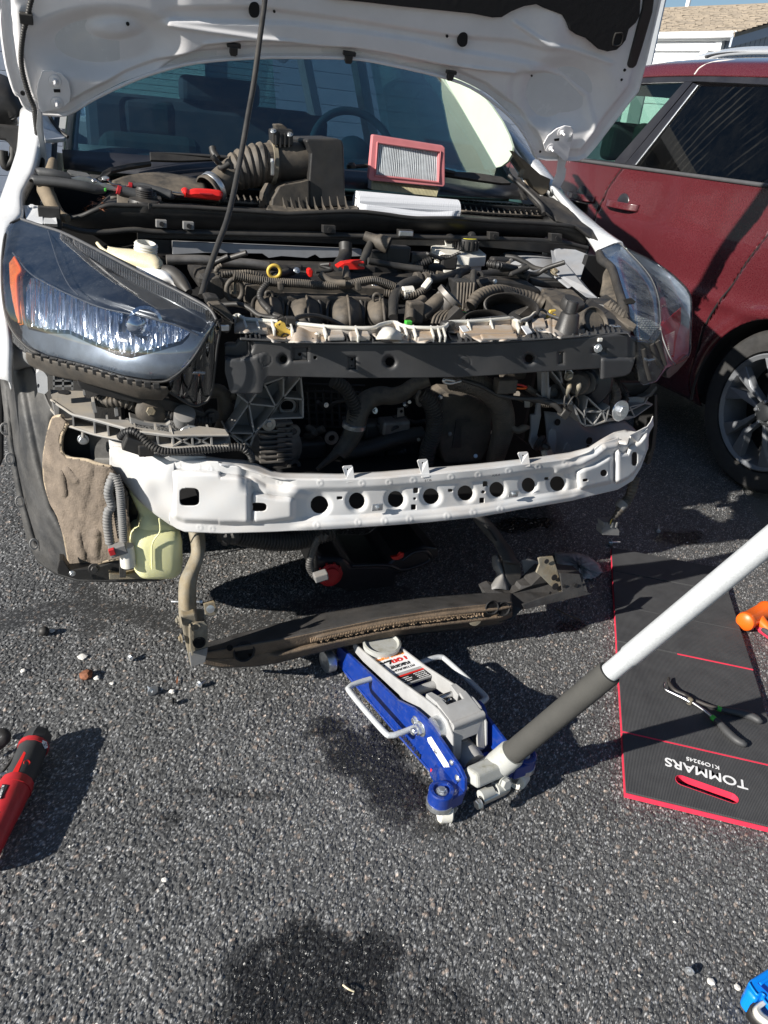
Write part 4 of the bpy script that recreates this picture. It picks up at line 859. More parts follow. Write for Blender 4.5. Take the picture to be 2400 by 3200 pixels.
slab('cowl_wing', [A(x, y, Y) for x, y, Y in ((1605, 560, .98), (1625, 556, .98), (1700, 620, .90), (1760, 672, .84), (1740, 690, .82), (1680, 640, .88))], (0, .01, -.006), 'black_plastic', car, bevel=.003)
ptube('wiper_linkage', [(1590, 548, .95), (1640, 590, .90), (1690, 640, .84), (1700, 668, .80)], 0, .007, 'rubber', car)
# wipers
slab('wiper_arm', [A(x, y, Y) for x, y, Y in ((305, 558, .80), (320, 535, .82), (345, 522, .84), (400, 510, .88), (470, 502, .92), (474, 512, .92), (400, 524, .87), (350, 535, .83), (332, 552, .80), (318, 566, .79))], (0, .01, -.008), 'black_plastic', car, bevel=.002)
slab('wiper_blade', [A(x, y, Y) for x, y, Y in ((468, 474, .96), (560, 476, .97), (700, 484, .98), (830, 500, .97), (830, 508, .97), (700, 498, .97), (560, 503, .95), (470, 500, .94))], (0, .012, -.006), 'rubber', car, bevel=.002)
slab('wiper_arm', [A(x, y, Y) for x, y, Y in ((1390, 534, .98), (1480, 538, .97), (1570, 552, .95), (1600, 572, .92), (1570, 572, .92), (1480, 560, .95), (1392, 546, .97))], (0, .01, -.008), 'rubber', car, bevel=.002)
lathe('washer_jet', [(0, 0), (.012, .002), (.014, .01), (.008, .018)], A(1098, 528, .93), 'rubber', car, n=14)
tube('wiper_blade', [A(x, y, Y) for x, y, Y in ((1085, 522, .95), (1200, 516, .96), (1320, 520, .97), (1420, 540, .97))], .006, 'rubber', car)
surf('scuttle_panel', [[A(x, y, Y) for x, y, Y in r] for r in (((350, 566, .80), (400, 550, .84), (480, 540, .88), (560, 548, .87), (640, 565, .84)), ((345, 590, .78), (420, 578, .80), (500, 575, .81), (580, 582, .80), (650, 596, .79)), ((345, 622, .75), (420, 615, .76), (500, 610, .77), (580, 614, .76), (650, 622, .76)))], 'dusty_plastic', car, solid=.004)

# bumper beam ---------------------------------------------------------------
def bY(x): Xw = (x-1335)/1335*1.0; Xw = np.where(x < 1335, (x-1335)/795*.62, (x-1335)/680*.62); return -.055+.085*np.abs(Xw/.62)**2.3
bt = lin((530, 1440), (560, 1437), (627, 1438), (684, 1441), (686, 1452), (740, 1455), (784, 1470), (848, 1490), (890, 1497), (1071, 1498), (1200, 1492), (1316, 1482), (1348, 1480), (1500, 1466), (1638, 1449), (1666, 1446), (1782, 1433), (1845, 1409), (1869, 1389), (1903, 1376), (1931, 1367), (1936, 1384), (1962, 1388), (1968, 1362), (2000, 1352), (2022, 1338))
bb = lin((530, 1634), (554, 1650), (579, 1660), (700, 1665), (869, 1659), (1080, 1648), (1249, 1636), (1348, 1628), (1493, 1613), (1638, 1587), (1782, 1563), (1927, 1529), (1975, 1500), (2000, 1460), (2022, 1400))
beam_holes = [(997, 1575, 29, 29), (1114, 1563, 26, 27), (1235, 1558, 26, 27), (1345, 1549, 26, 26), (1452, 1539, 25, 25), (1550, 1528, 24, 25), (1649, 1514, 22, 24), (1739, 1510, 24, 25),
              (1061, 1554, 9, 5.5, 6), (1298, 1531, 8, 9, 6), (1295, 1556, 5, 5), (1291, 1583, 8, 9, 6), (1406, 1531, 8, 5, 6), (1514, 1511, 8, 9, 6), (1508, 1536, 6, 5), (1504, 1562, 8, 9, 6), (1705, 1494, 7, 5, 6), (1827, 1499, 8, 5, 6), (1884, 1477, 11, 11), (810, 1583, 23, 14, 3), (593, 1551, 31, 28, 4), (1980, 1433, 9, 22, 4)]
def beam_relief(X, Y):
    h = np.zeros_like(X); tt = (Y-bt(X))/(bb(X)-bt(X)+1e-6)
    h += .012*(1-sstep(.0, .10, tt))*0
    # left box and its ramps
    h += .020*sstep(535, 552, X)*(1-sstep(768, 792, X))*sstep(.14, .20, tt)*(1-sstep(.80, .88, tt))
    lo = np.interp(X, [780, 900, 1000], [1500, 1560, 1600]); hi = np.interp(X, [780, 900, 1010], [1640, 1628, 1600])
    h += .012*sstep(785, 800, X)*(1-sstep(905, 925, X))*sstep(-8, 8, Y-np.interp(X, [780, 860, 930], [1540, 1556, 1560]))*(1-sstep(-6, 8, Y-np.interp(X, [780, 860, 930], [1630, 1622, 1612])))
    h += .010*np.exp(-((Y-np.interp(X, [770, 830, 950], [1495, 1530, 1540]))/13)**2)*sstep(760, 800, X)*(1-sstep(920, 990, X))
    h -= .010*sstep(.55, .8, 1-tt)*sstep(740, 780, X)*(1-sstep(860, 930, X))*(tt < .4)
    # right box
    h += .020*sstep(1918, 1932, X)*(1-sstep(2016, 2024, X))*sstep(.2, .3, tt)*(1-sstep(.82, .9, tt))
    h += .012*sstep(-6, 8, X-np.interp(Y, [1440, 1540], [1795, 1815]))*(1-sstep(1900, 1918, X))*sstep(-6, 8, Y-np.interp(X, [1790, 1860, 1930], [1478, 1452, 1410]))*(1-sstep(-6, 6, Y-np.interp(X, [1790, 1930], [1530, 1500])))
    h += .010*np.exp(-(pdist(X, Y, [(1740, 1470), (1800, 1455), (1860, 1425), (1890, 1400), (1925, 1395)])/11)**2)
    # central channel between two beads
    mid = sstep(900, 960, X)*(1-sstep(1790, 1830, X)); h -= .009*mid*sstep(.13, .25, tt)*(1-sstep(.72, .86, tt))
    h += .004*mid*np.exp(-((tt-.93)/.05)**2)
    for cx, cy, rx, ry in [q[:4] for q in beam_holes if q[2] >= 20 and q[0] > 900 and q[0] < 1800]:
        d = np.hypot((X-cx)/rx, (Y-cy)/ry); h += -.0065*(1-sstep(.95, 1.55, d))
    for cx, cy in ((557, 1454), (619, 1459), (657, 1463), (778, 1466), (821, 1481), (873, 1505), (1000, 1507), (1130, 1508), (1214, 1505), (1290, 1499), (1408, 1489), (1493, 1482), (1587, 1470), (1680, 1457), (1764, 1446), (1884, 1400), (625, 1646), (663, 1650), (989, 1640), (1118, 1631), (1200, 1627), (1278, 1621), (1396, 1612), (1477, 1600), (1562, 1590)):
        d = np.hypot(X-cx, Y-cy); h += .0011*np.exp(-((d-7)/2.2)**2)
    h += .010*np.exp(-((X-1180)/26)**2)*np.exp(-((Y-1545)/60)**2)*0
    h += .0015*np.sin(X/31.)*np.sin(Y/23.)
    return h
beam = sheet('bumper_beam', np.arange(530, 2023, 3.4), lambda x: float(bt(x)), lambda x: float(bb(x)), 58, lambda X, Q: hitY(X, Q, bY(X)-beam_relief(X, Q)), 'beam_paint', car, holes=beam_holes, solid=.0035, soff=1)
ft = lin((482, 1423), (530, 1424), (560, 1420), (627, 1422), (700, 1433), (763, 1437), (805, 1450), (848, 1471), (890, 1477), (1063, 1480), (1200, 1473), (1312, 1463), (1400, 1457), (1500, 1448), (1613, 1436), (1666, 1430), (1782, 1413), (1840, 1397), (1879, 1372), (1917, 1351), (1956, 1341), (1989, 1349), (2022, 1330))
def zfront(x): return hitY(x, bt(x), bY(x))[..., 2]
def flmap(X, Q):
    z = np.interp(X, np.arange(480, 2030, 10), np.convolve(np.pad(zfront(np.arange(480, 2030, 10.)), 4, 'edge'), np.ones(9)/9, 'valid')); return hitZ(X, Q, z+.001)
sheet('top_flange', np.arange(532, 2022, 6), lambda x: float(ft(x)), lambda x: float(bt(x)), 5, flmap, 'beam_paint', beam, solid=.003, soff=-1)
# stay plate behind the beam (box section back wall, painted black for the shade inside) and the two tie tabs
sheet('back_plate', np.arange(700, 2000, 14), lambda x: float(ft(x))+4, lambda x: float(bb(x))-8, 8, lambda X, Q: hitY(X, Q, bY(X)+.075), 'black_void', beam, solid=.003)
for x in (1088, 1322, 1636):
    ys = float(bt(x)); y0 = {1088: 1457, 1322: 1437, 1636: 1414}[x]; Yb = float(bY(x))
    slab('mounting_tab', [A(x-18, y0+4, Yb+.01), A(x-14, y0, Yb+.01), A(x+12, y0-2, Yb+.01), A(x+15, y0+1, Yb+.01), A(x+22, ys+8, Yb-.004), A(x-4, ys+12, Yb-.004), A(x-6, ys-2, Yb)], (0, .0025, 0), 'beam_paint', beam, holes=[[A(x-1+3*math.cos(a), y0+10+3*math.sin(a), Yb+.01) for a in np.linspace(0, 6.28, 9)[:-1]]], bevel=.0006)
for x, y in ((1179, 1585), (1604, 1543)):
    c = A(x, y, float(bY(x))-.006); c_ = box('nut_clip', c, (.026, .004, .017), 'zinc', beam, bevel=.001); lathe('nut', [(.005, 0), (.005, .004), (.0028, .005)], c+Vector((0, -.002, 0)), 'zinc', c_, axis=(0, -1, 0), n=12)
text('stamp', '6136', A(1338, 1501, -.066), (1, 0, .02), (0, 0, 1), .0085, 'trim_grey', beam)
text('stamp', 'A3ILA', A(1550, 1485, -.064), (1, 0.05, .02), (0, 0, 1), .0085, 'trim_grey', beam)
# crash boxes at both ends
rw = []
for (xa, ya), (xb, yb) in (((343, 1405), (344, 1457)), ((366, 1394), (366, 1481)), ((420, 1406), (410, 1535)), ((482, 1421), (440, 1568)), ((530, 1436), (482, 1604)), ((545, 1440), (545, 1648))):
    Yq = np.interp(xa, [343, 545], [.10, .028]); rw.append([A(xa, ya, Yq), A(xa*.66+xb*.34, ya*.66+yb*.34, Yq-.014), A(xa*.33+xb*.67, ya*.33+yb*.67, Yq-.002+.008*math.sin(xa*.1)), A(xb, yb, Yq+.012)])
surf('crash_box', rw, 'beam_paint', beam, solid=.003, su=5, sv=5)
surf('crash_box_top', [[A(x, y, Y) for x, y, Y in ((345, 1405, .10), (366, 1394, .095), (482, 1421, .06), (545, 1438, .03))], [A(x, y, Y)+Vector((0, .07, .004)) for x, y, Y in ((345, 1405, .10), (366, 1394, .095), (482, 1421, .06), (545, 1438, .03))]], 'beam_paint', beam, solid=.003)
slab('end_ear', [A(x, y, Y) for x, y, Y in ((1968, 1360, .0), (1989, 1350, .01), (2022, 1334, .03), (2034, 1318, .04), (2041, 1300, .05), (2043, 1330, .045), (2030, 1352, .04), (2022, 1392, .03), (1995, 1384, .01))], (0, .003, 0), 'beam_paint', beam, bevel=.0008)
slab('lower_lip', [A(x, y, float(bY(x))-.002) for x, y in ((575, 1655), (640, 1660), (686, 1662), (684, 1640), (600, 1638), (570, 1640))], (0, .002, 0), 'beam_paint', beam, bevel=.0006)

# radiator crossbar ---------------------------------------------------------
def cY(x): return .0+.035*np.abs((np.asarray(x, float)-1340)/640)**2.5
ct = lin((703, 1078), (712, 1073), (739, 1073), (750, 1058), (853, 1063), (1022, 1070), (1300, 1071), (1450, 1070), (1586, 1065), (1779, 1054), (1923, 1040), (1962, 1041), (1968, 1050), (1990, 1058))
cbm = lin((703, 1160), (720, 1224), (727, 1228), (817, 1228), (822, 1190), (836, 1174), (938, 1176), (1106, 1180), (1300, 1179), (1441, 1177), (1586, 1168), (1697, 1160), (1872, 1150), (1878, 1184), (1950, 1174), (1966, 1165), (1990, 1105))
cholesx = [(885, 1122, 15, 15), (1217, 1130, 17, 18), (1652, 1120, 16, 17), (936, 1106, 6, 6), (984, 1116, 6, 6), (1099, 1122, 5, 5), (1099, 1142, 4, 4), (1748, 1105, 4, 5), (828, 1122, 3, 3), (1448, 1131, 3, 3)]
def cross_relief(X, Y):
    h = np.zeros_like(X)
    def rect(x0, x1, y0, y1, e=2.5): return sstep(x0-e, x0+e, X)*(1-sstep(x1-e, x1+e, X))*sstep(y0-e, y0+e, Y)*(1-sstep(y1-e, y1+e, Y))
    h -= .008*rect(912, 965, 1082, 1129)+.008*rect(1085, 1114, 1112, 1156)+.006*rect(1741, 1760, 1098, 1138)+.004*rect(1845, 1895, 1085, 1104)
    for cx, cy, r, d_ in ((885, 1122, 15, .010), (1217, 1130, 17, .010), (1652, 1120, 16, .010)):
        d = np.hypot(X-cx, Y-cy); h -= d_*(1-sstep(r*.95, r*1.5, d))
    for cx, cy in ((828, 1122), (1448, 1131)):
        d = np.hypot(X-cx, Y-cy); h -= .0012*np.exp(-((d-20)/1.8)**2)
    # swept corner hollow at the left, step of the right end
    d = pdist(X, Y, [(712, 1110), (760, 1096), (790, 1070)]); h -= .022*(1-sstep(-4, 6, (Y-np.interp(X, [705, 750, 780, 800], [1118, 1120, 1110, 1075]))))*(1-sstep(770, 800, X))
    h += .006*sstep(-3, 3, Y-np.interp(X, [700, 790, 830], [1122, 1118, 1100]))*(1-sstep(800, 840, X))
    h += .006*sstep(1875, 1884, X)*sstep(1118, 1124, Y)-.003*sstep(1958, 1966, X)*(1-sstep(1118, 1122, Y))
    h += .0008*np.sin(X/40.)
    h -= .010*(1-sstep(.0, 6., Y-ct(X)))
    return h
xb = sheet('crossbar', np.arange(703, 1991, 3.2), lambda x: float(ct(x)), lambda x: float(cbm(x)), 40, lambda X, Q: hitY(X, Q, cY(X)-cross_relief(X, Q)), 'crossbar_plastic', car, holes=cholesx, solid=.0035, soff=1)
cl = lin((748, 1031), (819, 1028), (853, 1060), (1047, 1061), (1073, 1034), (1161, 1036), (1199, 1060), (1330, 1061), (1360, 1050), (1378, 1026), (1443, 1031), (1501, 1058), (1640, 1052), (1655, 1028), (1711, 1028), (1750, 1048), (1817, 1046), (1850, 1030), (1872, 1014), (1911, 1016), (1971, 1040))
def zc(x): return hitY(x, ct(x), cY(x))[..., 2]
def clmap(X, Q): return hitZ(X, Q, np.interp(X, [703, 853, 1300, 1779, 1990], [zc(760), zc(853), zc(1300), zc(1779), zc(1960)])+.003-.002*sstep(2, 12, ct(X)-Q))
sheet('crossbar_ledge', np.arange(750, 1972, 4), lambda x: float(cl(x)), lambda x: float(ct(x)), 8, clmap, 'crossbar_plastic', xb, solid=.003, soff=-1)
ribs = []
for x in (770, 782, 800, 812, 895, 936, 978, 1020, 1085, 1100, 1130, 1146, 1165, 1246, 1283, 1322, 1395, 1410, 1440, 1457, 1472, 1545, 1578, 1612, 1668, 1684, 1722, 1738, 1790, 1812, 1836, 1862, 1888, 1902, 1918, 1936):
    y1 = float(ct(x)); y0 = max(float(cl(x))+3, y1-30); dx = -14*(y1-y0)/30
    a = Vector(clmap(np.array([float(x)]), np.array([y1-2]))[0]); b_ = Vector(clmap(np.array([x+dx]), np.array([y0]))[0]); ribs.append(box_g((a+b_)/2+Vector((0, 0, .002)), ((b_-a).length, .003, .006), tuple(b_-a), (0, 0, 1)))
    ribs[-1] = box_g((a+b_)/2+Vector((0, 0, .0025)), ((b_-a).length, .006, .003), tuple(b_-a), (0, 0, 1))
for V, F in ribs: obj('rib', V, F, 'crossbar_plastic', xb)
for x, y in ((782, 1041), (1120, 1045), (1432, 1040), (1690, 1037), (1921, 1024)):
    c = Vector(clmap(np.array([float(x)]), np.array([float(y)]))[0])+Vector((0, 0, .004)); nc = box('nut_clip', c, (.024, .016, .003), 'zinc', xb, bevel=.001); lathe('clip_hole', [(.004, 0), (.004, .003), (.002, .0035)], c, 'dark_metal', nc, n=10)
hexbolt('bolt', A(1868, 1088, cY(1868)-.004), (0, -1, .1), .0085, 'zinc', xb, wash=1.3)
box('clip', A(1875, 1062, cY(1875)-.006), (.013, .006, .009), 'white_plastic', xb, bevel=.002)
for cx, cy in ((828, 1122), (1448, 1131)): lathe('rivet', [(.002, .003), (.004, .003), (.005, 0)], A(cx, cy, cY(cx)-.001), 'dark_metal', xb, axis=(0, -1, 0), n=12)
lathe('rubber_buffer', [(.017, 0), (.0175, .022), (.015, .026), (.0, .027)], AZ(1396, 1042, zc(1396))+Vector((0, 0, 0)), 'rubber', xb, n=20)

# headlights ----------------------------------------------------------------
LY = polyfit2([(65, 684, .62), (10, 937, .34), (34, 1024, .30), (87, 1087, .24), (207, 1130, .13), (400, 1180, .035), (521, 1191, .0), (644, 1044, .0), (675, 1000, .03), (434, 851, .20), (289, 774, .36), (193, 725, .5), (300, 950, .14), (150, 950, .21), (500, 1000, .03), (7, 807, .46), (24, 711, .58)], 3)
lt = lin((8, 800), (24, 712), (45, 695), (65, 684), (90, 692), (121, 704), (193, 727), (289, 774), (434, 851), (579, 923), (641, 957), (660, 975), (676, 1000))
lb = lin((8, 880), (15, 980), (34, 1024), (60, 1060), (87, 1087), (145, 1114), (207, 1130), (289, 1150), (386, 1179), (463, 1192), (521, 1190), (560, 1168), (600, 1125), (640, 1062), (676, 1012))
lens_xs = np.r_[8:40:3, 40:676:7, 676]
hl = tag(bpy.data.objects.new('headlight', None)); COL.objects.link(hl); hl.parent = car; ORG[hl.name] = org(car)
def lmap(off): return lambda X, Q: hitY(X, Q, LY(X, Q)+off)
sheet('lens', lens_xs, lambda x: float(lt(x)), lambda x: float(lb(x)), 40, lambda X, Q: hitY(X, Q, LY(X, Q)-.004*sstep(0, 30, Q-lt(X))*sstep(0, 22, lb(X)-Q)), 'lens_glass', hl, solid=0)
sheet('bezel', lens_xs, lambda x: float(lt(x)), lambda x: float(lb(x)), 40, lambda X, Q: hitY(X, Q, LY(X, Q)+.010+.040*sstep(0, 50, Q-lt(X))*sstep(0, 40, lb(X)-Q)+.012*sstep(-6, 6, Q-(870+(X-90)*.30))), 'lamp_black', hl, solid=0)
bt_ = lin((82, 900), (95, 868), (130, 872), (217, 920), (289, 957), (434, 986), (545, 1010), (592, 1036)); bo_ = lin((82, 985), (92, 1018), (145, 1030), (217, 1032), (289, 1066), (366, 1099), (410, 1108), (500, 1085), (569, 1064), (592, 1040))
def refl(X, Q):
    tri = lambda v, p: np.abs((v/p) % 1-.5)*2
    bowl = .035*np.sqrt(np.clip(np.sin(np.clip((X-82)/510, 0, 1)*np.pi), 0, 1))
    k_ = .010*tri(X+Q*.18, 38)+.004*tri(X, 13)+.012*np.exp(-(((X-420)/55)**2+((Q-1010)/40)**2))
    return hitY(X, Q, LY(X, Q)+.030+bowl*.5+k_)
sheet('reflector', np.r_[82:592:2.5, 592], lambda x: float(bt_(x)), lambda x: float(bo_(x)), 22, refl, 'chrome_lamp', hl, solid=0, smooth=False)
sheet('light_guide', np.r_[100:570:2.5], lambda x: float(bo_(x))-2, lambda x: float(bo_(x))+20*math.sin(math.pi*min(1, max(0, (x-100)/470))), 6, lambda X, Q: hitY(X, Q, LY(X, Q)+.034+.004*np.sign(np.sin(X*1.1))), 'chrome', hl, solid=0, smooth=False)
lathe('bulb', [(.001, -.01), (.014, -.008), (.02, .0), (.018, .012), (.008, .02), (0, .021)], A(425, 1012, float(LY(425, 1012))+.035), 'chrome', hl, axis=(0, -1, 0))
lathe('bulb_shield', [(.026, -.004), (.032, 0), (.026, .003)], A(455, 1008, float(LY(455, 1008))+.036), 'chrome', hl, axis=(0, -1, .1), close=True)
amb = [(41, 802), (48, 800), (60, 822), (76, 846), (64, 868), (62, 900), (66, 960), (72, 1015), (61, 1018), (48, 985), (38, 940), (30, 889), (27, 822)]
slab('amber_reflector', [A(x, y, float(LY(x, y))+.012) for x, y in amb], (.006, .012, 0), 'amber', hl, bevel=.002)
tube('amber_rib', [A(x, y, float(LY(x, y))+.006) for x, y in ((46, 806), (66, 846), (54, 866), (54, 920), (62, 1010))], .0035, 'orange_plastic', hl)
sheet('ribbed_trim', np.r_[185:668:1.6], lambda x: float(lt(x))+9, lambda x: float(lt(x))+9+32*math.sin(math.pi*min(1, max(0, (x-180)/520)))**.6, 5, lambda X, Q: hitY(X, Q, LY(X, Q)+.008+.002*np.sign(np.sin(X*.85))), 'trim_grey', hl, solid=0, smooth=False)
sheet('sky_tint_panel', np.r_[70:648:5], lambda x: float(np.interp(x, [70, 92, 592, 600, 648], [985, 1034, 1046, 1030, 1045])) if x < 92 or x > 590 else float(bo_(x))+12, lambda x: float(lb(x))-7, 14, lambda X, Q: hitY(X, Q, LY(X, Q)+.016+.010*np.sin((Q-1000)/40.)), 'lamp_sky_tint', hl, solid=0)  # bluish panel added to paint the sky reflected low in the lens
tube('bezel_line', [A(x, y, float(LY(x, y))+.012) for x, y in ((40, 790), (90, 850), (150, 888), (250, 935), (330, 965), (450, 990), (560, 1020), (620, 1048))], .0018, 'trim_grey', hl)
tube('bezel_line', [A(x, y, float(LY(x, y))+.010) for x, y in ((150, 720), (165, 770), (185, 830), (215, 890), (245, 922))], .0015, 'trim_grey', hl)
tube('lens_edge', [A(x, y, float(LY(x, y))+.002) for x, y in ((65, 684), (24, 711), (8, 807), (11, 937), (34, 1024), (87, 1087), (145, 1115), (207, 1130), (289, 1150), (386, 1179), (463, 1192), (521, 1190), (579, 1150), (627, 1085), (655, 1035), (676, 1000))], .0032, 'rubber', hl, k=4)
tube('lens_edge', [A(x, y, float(LY(x, y))+.002) for x, y in ((65, 684), (121, 703), (193, 726), (289, 773), (434, 850), (579, 922), (641, 956), (663, 975), (676, 1000))], .0036, 'trim_grey', hl, k=4)
# lower clear housing wrapped round the lamp
ht = lin((525, 1200), (560, 1170), (600, 1128), (640, 1066), (676, 1006), (682, 1010), (688, 1040)); hb = lin((525, 1224), (560, 1244), (600, 1264), (630, 1262), (650, 1248), (664, 1205), (675, 1100), (688, 1044))
sheet('housing_cover', np.arange(525, 689, 5), lambda x: float(ht(x)), lambda x: float(hb(x)), 22, lambda X, Q: hitY(X, Q, .022-.01*np.sin((Q-1000)/80)+.004*np.sin(X/9.)+.0004*(X-525)*.2), 'smoke_lens', hl, solid=0)
pslab('housing', [(530, 1205), (600, 1140), (676, 1020), (684, 1060), (672, 1180), (652, 1242), (630, 1256), (600, 1258), (540, 1226)], .055, .12, 'lamp_black', hl, bevel=.01)
ptube('housing_seam', [(576, 1236, .018), (592, 1205, .016), (612, 1160, .012), (632, 1110, .010)], 0, .0015, 'rubber', hl)
tube('housing_edge', [A(x, y, .02) for x, y in ((530, 1226), (600, 1266), (632, 1262), (652, 1247), (665, 1205), (678, 1090), (688, 1030), (680, 1004))], .0025, 'rubber', hl)
ptube('housing_tab', [(602, 1166, .008), (618, 1164, .004), (640, 1166, .006)], 0, .0035, 'lens_glass', hl)
# tray below the lamp
tt_ = lin((86, 1100), (145, 1120), (207, 1136), (289, 1156), (386, 1185), (463, 1200), (524, 1208)); tb_ = lin((86, 1118), (96, 1138), (159, 1169), (241, 1186), (337, 1212), (434, 1240), (506, 1245), (524, 1222))
sheet('lamp_tray', np.arange(86, 525, 6), lambda x: float(tt_(x)), lambda x: float(tb_(x)), 14, lambda X, Q: hitY(X, Q, LY(X, tt_(X))-.018+.03*((Q-tt_(X))/(tb_(X)-tt_(X)))**2), 'dusty_plastic', car, solid=.004, soff=1)
tl = []
for x in range(110, 510, 27):
    y = float(tt_(x)); tl.append(box_g(A(x, y+2, float(LY(x, y))-.02), (.012, .008, .010)))
V, F = join(tl); obj('tray_teeth', V, F, 'rubber', car, bevel=.001)
pslab('lamp_bracket', [(240, 1190), (330, 1212), (500, 1248), (530, 1250), (640, 1290), (638, 1320), (560, 1310), (500, 1290), (440, 1262), (330, 1240), (250, 1215)], .10, .05, 'black_plastic', car, bevel=.006)
pslab('lamp_stay', [(112, 1168), (120, 1160), (138, 1162), (148, 1178), (150, 1222), (140, 1232), (118, 1226), (114, 1190)], .20, .03, 'white_paint', car, holes=[circ_px(120, 1206, 4, 10, 7)], bevel=.004)

# right lamp
def inpoly(X, Y, P):
    c = np.zeros(X.shape, bool); n = len(P)
    for i in range(n):
        x0, y0 = P[i]; x1, y1 = P[(i+1) % n]; c ^= ((y0 > Y) != (y1 > Y)) & (X < (x1-x0)*(Y-y0)/(y1-y0+1e-9)+x0)
    return c
pslab('lamp_cavity', [(1838, 798), (1866, 800), (1895, 836), (1912, 862), (1896, 930), (1866, 930), (1830, 892), (1812, 880)], .56, .02, 'black_void', car)
RY = polyfit2([(1936, 759, .68), (1873, 782, .58), (1866, 797, .56), (1895, 836, .46), (1918, 845, .44), (1940, 931, .28), (1990, 1017, .12), (1990, 1066, .08), (1986, 1157, .05), (2008, 1202, .02), (2053, 1191, .06), (2110, 1139, .14), (2151, 1112, .20), (2160, 942, .38), (2151, 913, .42), (2094, 854, .52), (2040, 818, .60), (1963, 786, .62), (2010, 836, .53), (2040, 880, .45), (2058, 935, .34), (2064, 1000, .23), (2072, 1060, .15), (2096, 1120, .14), (2000, 900, .38)], 3)
rt = lin((1866, 796), (1873, 782), (1936, 759), (1963, 780), (2040, 818), (2094, 854), (2135, 892), (2151, 913), (2160, 942))
rb_ = lin((1866, 800), (1895, 836), (1918, 850), (1940, 931), (1960, 975), (1985, 1010), (1990, 1150), (2000, 1196), (2012, 1204), (2053, 1192), (2082, 1150), (2110, 1139), (2151, 1112), (2158, 1050), (2160, 950))
rh = tag(bpy.data.objects.new('headlight', None)); COL.objects.link(rh); rh.parent = car; ORG[rh.name] = org(car)
def ridge(X, Y): return pdist(X, Y, [(1936, 759), (1963, 790), (2010, 838), (2040, 880), (2058, 930), (2063, 1000), (2063, 1015)])
def rmap(off, w=0): return lambda X, Q: hitY(X, Q, RY(X, Q)+off-.014*np.exp(-(ridge(X, Q)/16)**2)*(1-w))
sheet('lens', np.r_[1866:2160:4, 2160], lambda x: float(rt(x)), lambda x: float(rb_(x)), 60, rmap(0), 'hazy_lens', rh, solid=0)
sheet('bezel', np.r_[1866:2160:5, 2160], lambda x: float(rt(x)), lambda x: float(rb_(x)), 40, lambda X, Q: hitY(X, Q, RY(X, Q)+.012+.03*sstep(0, 25, Q-rt(X))*sstep(0, 25, rb_(X)-Q)), 'lamp_silver', rh, solid=0)
tube('lens_ridge', [A(x, y, float(RY(x, y))-.010) for x, y in ((1936, 759), (1963, 786), (2010, 836), (2040, 880), (2058, 935), (2064, 1000), (2062, 1016), (2072, 1060), (2096, 1120), (2110, 1138))], .0018, 'tarp_grey', rh, k=5)
sheet('ribbed_trim', np.r_[1960:2070:2.0], lambda x: float(np.interp(x, [1960, 1990, 2035, 2070], [950, 985, 1000, 1020])), lambda x: float(np.interp(x, [1960, 1990, 2030, 2070], [975, 1070, 1076, 1066])), 30, lambda X, Q: hitY(X, Q, RY(X, Q)+.006+.002*np.sign(np.sin(Q*.9))), 'white_plastic', rh, solid=0, smooth=False)
slab('maroon_reflection', [A(x, y, float(RY(x, y))+.012) for x, y in ((2066, 1018), (2110, 975), (2130, 960), (2128, 1010), (2112, 1070), (2108, 1120), (2080, 1060))], (0, .012, 0), 'tool_red', rh, bevel=.002)  # red slab paints the maroon reflection in the lens
tr = []
for i in range(11): tr.append(tube_g([A(2080+i*1.5, 1050+i*6, float(RY(2085, 1055+i*6))+.008), A(2108-i*.6, 1036+i*7, float(RY(2105, 1045+i*7))+.008)], .0012, 4, 1))
V, F = join(tr); obj('reflector_ribs', V, F, 'white_plastic', rh)
def rin(P): return lambda X, Q: inpoly(X, Q, np.array(P, float))
sheet('reflector', np.r_[1880:2062:3], lambda x: float(rt(x))+5, lambda x: 1008., 70, lambda X, Q: hitY(X, Q, RY(X, Q)+.010), 'chrome_lamp', rh, solid=0, keep=rin([(1895, 812), (1930, 785), (1960, 800), (2000, 850), (2034, 905), (2048, 985), (2036, 1000), (1985, 990), (1958, 960), (1946, 930), (1925, 868)]))
sheet('reflector', np.r_[1990:2150:3], lambda x: float(rt(x))+5, lambda x: 1016., 60, lambda X, Q: hitY(X, Q, RY(X, Q)+.010), 'chrome_lamp', rh, solid=0, keep=rin([(1985, 808), (2040, 860), (2090, 898), (2128, 938), (2124, 962), (2074, 1008), (2064, 940), (2040, 880)]))
tube('lens_edge', [A(x, y, float(RY(x, y))) for x, y in ((1873, 782), (1936, 759), (1963, 779), (2040, 817), (2094, 853), (2135, 891), (2151, 912), (2160, 942), (2158, 1050), (2151, 1112), (2110, 1139))], .003, 'smoke_lens', rh, k=4)
pslab('lens_skirt', [(1990, 1066), (2040, 1070), (2068, 1030), (2080, 1110), (2080, 1150), (2052, 1192), (2012, 1203), (1998, 1192), (1988, 1150)], .03, .02, 'smoke_lens', rh, bevel=.004)
for p in ([(2010, 1090), (2018, 1140), (2030, 1185)], [(2036, 1075), (2050, 1120), (2070, 1150)], [(2052, 1066), (2066, 1100), (2078, 1140)]):
    tube('skirt_fold', [A(x, y, .03) for x, y in p], .006, 'rubber', rh)
tube('lamp_seal', [A(x, y, Y) for x, y, Y in ((1872, 790, .58), (1880, 812, .52), (1905, 832, .46), (1916, 850, .42), (1928, 890, .35), (1940, 930, .27), (1948, 960, .22), (1956, 990, .17), (1954, 1012, .15))], [.011, .014, .013, .012, .012, .012, .014, .010, .008], 'black_plastic', rh)
slab('lamp_lug', [A(x, y, .2) for x, y in ((1952, 934), (1972, 930), (1988, 942), (1984, 948), (1960, 950))], (0, .006, -.004), 'black_plastic', rh, bevel=.001)
